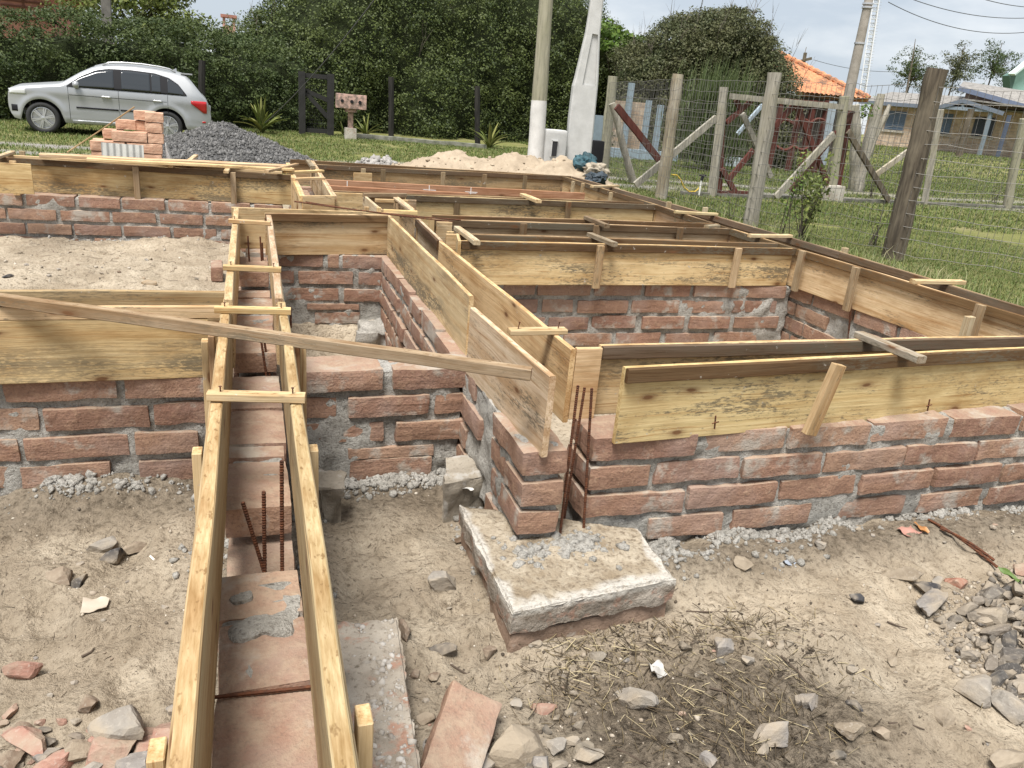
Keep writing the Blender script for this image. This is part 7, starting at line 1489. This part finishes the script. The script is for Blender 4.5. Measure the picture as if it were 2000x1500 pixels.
m = MB(); m.tube([lerp(eb, rid1, i / 30) + Vector((0, 0, .08 + .05 * (i % 2))) for i in range(31)], .13, 8); m.tube([lerp(rid1, rid0, i / 10) + Vector((0, 0, .08)) for i in range(11)], .13, 8); m.build('ridge_tiles', M_CLAY, oh)
c = (ea + eb) / 2 + bk_off * .5; m = MB(); m.box((c.x, c.y, (ea.z + GF) / 2 - .1), (Lr - .8, 5.4, ea.z - GF), rotz(math.atan2(d_.y, d_.x))); m.build('wall', mat_plain('dark_red_wall', (.055, .042, .038), .9, noise=2), oh)
# red pergola frame in front of the tiled house
pg = thing('pergola', 'red brown timber pergola with scalloped boards in front of the tiled house', 'pergola', tuple(AW(1560, 300, 27))); pg.location.z = GF
for px in (1519, 1558, 1583, 1611): a = AW(px + 8, 196, 27); b = Vector((a.x, a.y, GF)); m = MB(); m.bar(a, b, .16, .16, (0, 1, 0)); m.build('post', M_REDW, pg)
for py, sg in ((241, 1), (285, -1)):
    m = MB(); P = []
    for i in range(49): q = AW(1516 + 100 * i / 48, py - sg * 8 * abs(math.sin(i / 48 * math.pi * 3)), 27); P.append(q)
    m.tube(P, .06, 5); m.build('scalloped_board', M_REDW, pg)
a, b = AW(1510, 196, 27), AW(1630, 206, 27); m = MB(); m.bar(a, b, .16, .2); m.build('beam', M_REDW, pg)
# brick garden shed behind the first posts, blue columns and low blue wall
c0_, c1_ = AW(1222, 205, 27), AW(1278, 210, 27); gs = thing('garden_shelter', 'small tan brick shelter with pale blue columns behind the first fence posts', 'shelter', (c0_.x, c0_.y, GF)); m = MB(); m.box(((c0_.x + c1_.x) / 2, c0_.y + .5, (AW(1250, 200, 27).z + GF) / 2), (c1_.x - c0_.x, .9, AW(1250, 200, 27).z - GF)); m.build('brick_wall', M_TAN, gs)
for px, py in ((1234, 162), (1291, 205), (1268, 196)): a = AW(px, py, 26.6); m = MB(); m.bar(a, (a.x, a.y, GF), .17, .17, (0, 1, 0)); m.build('column', M_PAINT, gs, color=(.26, .33, .385, 1))
a, b = AW(1165, 296, 26), AW(1320, 306, 27); m = MB(); m.box(((a.x + b.x) / 2, (a.y + b.y) / 2, GF + .16), ((b - a).length, .25, .36), rotz(math.atan2(b.y - a.y, b.x - a.x))); tag(m.build('low_wall', M_PAINT, None, False, loc=(a.x, a.y, GF), color=(.30, .38, .45, 1)), 'low pale blue wall on the lawn left of the red gate', 'wall')
a, b = AW(1416, 304, 27), AW(1452, 309, 27); m = MB(); m.box(((a.x + b.x) / 2, a.y, GF + .2), ((b - a).length, .4, .3)); tag(m.build('stone_bench', M_PAINT, None, False, loc=(a.x, a.y, GF), color=(.40, .46, .50, 1)), 'pale blue grey block on the lawn seen through the red gate', 'block')
a, b = AW(1168, 225, 28), AW(1192, 300, 28); m = MB(); m.box((a.x + .3, a.y, (a.z + GF) / 2), (.9, .3, a.z - GF)); tag(m.build('blue_wall', M_PAINT, None, False, loc=(a.x, a.y, GF), color=(.20, .255, .30, 1)), 'pale blue wall piece between concrete pole and first round post', 'wall')
# mint gable
G = [AW(1958, 192, 60), AW(1968, 140, 60), AW(2085, 48, 60), AW(2230, 140, 60), AW(2230, 215, 60)]; for_ = [(p.x, p.z) for p in G]; y0_ = G[0].y; mg = thing('mint_house', 'mint green gable rising behind the brick house at the right edge', 'house', (G[0].x, y0_, 0.9))
m = MB(); pl = [(G[0].x, 0.5), (G[1].x, G[1].z), (G[2].x, G[2].z), (G[3].x, G[3].z), (G[4].x, .5)]; _k = G[1].x / y0_; m.prism(pl, y0_, y0_ + 9, np.array([[1, _k, 0], [0, 1, 0], [0, 0, 1]]), (-_k * y0_, 0, 0)); m.build('wall', mat_plain('mint_render', (.30, .50, .455), .85, noise=.8), mg)
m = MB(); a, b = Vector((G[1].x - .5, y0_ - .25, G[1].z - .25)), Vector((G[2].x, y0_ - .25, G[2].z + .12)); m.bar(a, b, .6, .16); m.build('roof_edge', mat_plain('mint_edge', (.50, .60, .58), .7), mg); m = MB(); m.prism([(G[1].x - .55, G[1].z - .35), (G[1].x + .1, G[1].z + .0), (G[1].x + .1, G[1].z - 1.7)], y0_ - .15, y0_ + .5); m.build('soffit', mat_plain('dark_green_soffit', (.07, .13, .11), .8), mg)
# lattice mast, poles
wT = 58; a, b = AW(1693, 186, wT), AW(1722, -60, wT); a.z = .9; mt_ = thing('lattice_mast', 'slender whitish lattice mast behind the utility pole', 'mast', tuple(a)); Pm = [np.array(a) + np.array([.26 * math.cos(q), .26 * math.sin(q), 0]) for q in (.5, 2.6, 4.7)]; dm = np.array(b - a); m = MB()
for q in Pm: m.tube([q, q + dm], .04, 5)
for i in range(46):
    for k in range(3): m.tube([Pm[k] + dm * i / 46, Pm[(k + 1) % 3] + dm * (i + (1 if i % 2 else 0)) / 46], .018, 4); m.tube([Pm[k] + dm * i / 46, Pm[(k + 1) % 3] + dm * i / 46], .018, 4)
m.build('lattice', M_PAINT, mt_, color=(.55, .56, .57, 1)); m = MB()
for i in range(60): q = Pm[0] + dm * i / 60; m.tube([q, q + np.array([.34, 0, .05])], .014, 4)
m.build('rungs', M_PAINT, mt_, color=(.35, .36, .37, 1))
b, t = AW(1652, 215, 25), AW(1705, -40, 25); t = AY(1705, -40, b.y); d = (t - b).normalized(); b0 = b - d * ((b.z - GF) / d.z); m = MB(); m.tube([b0, b, t], [.19, .175, .12], 14); up = thing('utility_pole', 'leaning grey concrete utility pole in front of the orange roof', 'pole', tuple(b0)); m.build('shaft', mat_concrete('pole_concrete', (.24, .215, .185), (.33, .30, .265), .35), up, True)
for py in (85, 15, 8): q = AY(1652 + (215 - py) * 53 / 255, py, b.y); m = MB(); m.tube([q - Vector((0, 0, .02)), q + Vector((0, 0, .03))], .165, 12); m.build('metal_band', M_ALLOY, up)
for x0_, y0_, x1_, y1_, s_, l in ((1735, 4, 2060, 54, .5, 'lower overhead wire leaving the utility pole to the right'), (1775, -4, 2060, 30, .3, 'middle overhead wire at the upper right'), (1920, -2, 2060, 14, .1, 'highest overhead wire in the upper right corner')): wire(x0_, y0_, 25, x1_, y1_, 30, l, .012, s_)
wire(1590, 117, 68, 1760, 140, 70, 'distant thin wire from the far cross-armed pole', .02, .3)
a = AW(1569, 140, 68); m = MB(); m.bar(a - Vector((0, 0, 4)), AW(1573, 103, 68), .22, .22, (0, 1, 0)); fp = thing('cross_arm_pole', 'small distant pole with a cross arm above the orange roof', 'pole', (a.x, a.y, 1)); m.build('shaft', M_POSTD, fp); m = MB(); m.bar(AW(1553, 122, 68), AW(1585, 114, 68), .2, .22); m.build('cross_arm', M_POSTD, fp); m = MB(); m.tube([AW(1572, 103, 68), AW(1575, 92, 68)], .03, 4); m.build('spike', M_POSTD, fp)
a, b = AW(1772, 190, 62), AW(1788, 76, 62); m = MB(); m.tube([Vector((a.x, a.y, 1)), lerp(a, b, .55), b], [.09, .07, .02], 6); tag(m.build('antenna_pole', M_POSTD, None, True, loc=(a.x, a.y, 1)), 'thin antenna pole rising through the left pine', 'antenna')
# pink house at the upper left
w_ = 33; a, b, c = AW(-90, 20, w_), AW(104, 36, w_), AW(470, 60, w_); ph = thing('pink_house', 'salmon pink house mostly hidden behind the clipped hedge, upper left', 'house', (b.x, b.y, GF)); M_PK = mat_plain('salmon_wall', (.44, .20, .155), .85, noise=3); M_PK2 = mat_plain('salmon_chimney', (.55, .31, .25), .85, noise=3); zt = AW(60, -35, w_).z
m = MB(); m.box(((a.x + b.x) / 2, b.y + 3, (zt + GF) / 2), (b.x - a.x, 6, zt - GF)); m.build('wall', M_PK, ph); m = MB(); zt2 = AW(400, 100, w_).z; m.box(((b.x + c.x) / 2, b.y + 3.3, (zt2 + GF) / 2), (c.x - b.x, 5.4, zt2 - GF)); m.build('side_wing', M_PK, ph)
for py in (3, 13, 24, 34): q0_, q1_ = AW(12, py, w_), AW(104, py + 6, w_); m = MB(); m.box(((q0_.x + q1_.x) / 2, b.y - .03, (q0_.z + q1_.z) / 2), (q1_.x - q0_.x, .06, .07)); m.build('cladding_batten', mat_plain('brown_batten%d' % py, (.13, .05, .035), .8), ph)
q = AW(52, 15, w_); m = MB(); m.box((q.x, b.y - .035, q.z), (.07, .07, 1.5)); m.build('cladding_batten', bpy.data.materials['brown_batten3'], ph)
m = MB(); zz = AW(60, -22, w_).z; m.prism([(a.x - .6, zz), (b.x + .7, zz - .15), (b.x + .7, zz + .1), (a.x - .6, zz + .3)], b.y - 1.0, b.y + 7); m.build('roof', mat_plain('brown_roof', (.12, .06, .045), .8), ph)
q0_, q1_ = AW(431, 60, w_), AW(457, 26, w_); m = MB(); cx = (q0_.x + q1_.x) / 2; wq = q1_.x - q0_.x; m.box((cx, b.y + 1, (q1_.z + GF) / 2 - .2), (wq, wq, q1_.z - GF - .3)); ch = m.build('chimney', M_PK2, ph)
for sx_ in (-1, 1):
    for sy_ in (-1, 1): m = MB(); m.box((cx + sx_ * wq * .38, b.y + 1 + sy_ * wq * .38, q1_.z - .17), (wq * .2, wq * .2, .36)); o = m.build('chimney_pillar', M_PK2, ph); o.parent = ch
m = MB(); m.box((cx, b.y + 1, q1_.z + .05), (wq * 1.25, wq * 1.25, .12)); o = m.build('chimney_cap', M_PK, ph); o.parent = ch
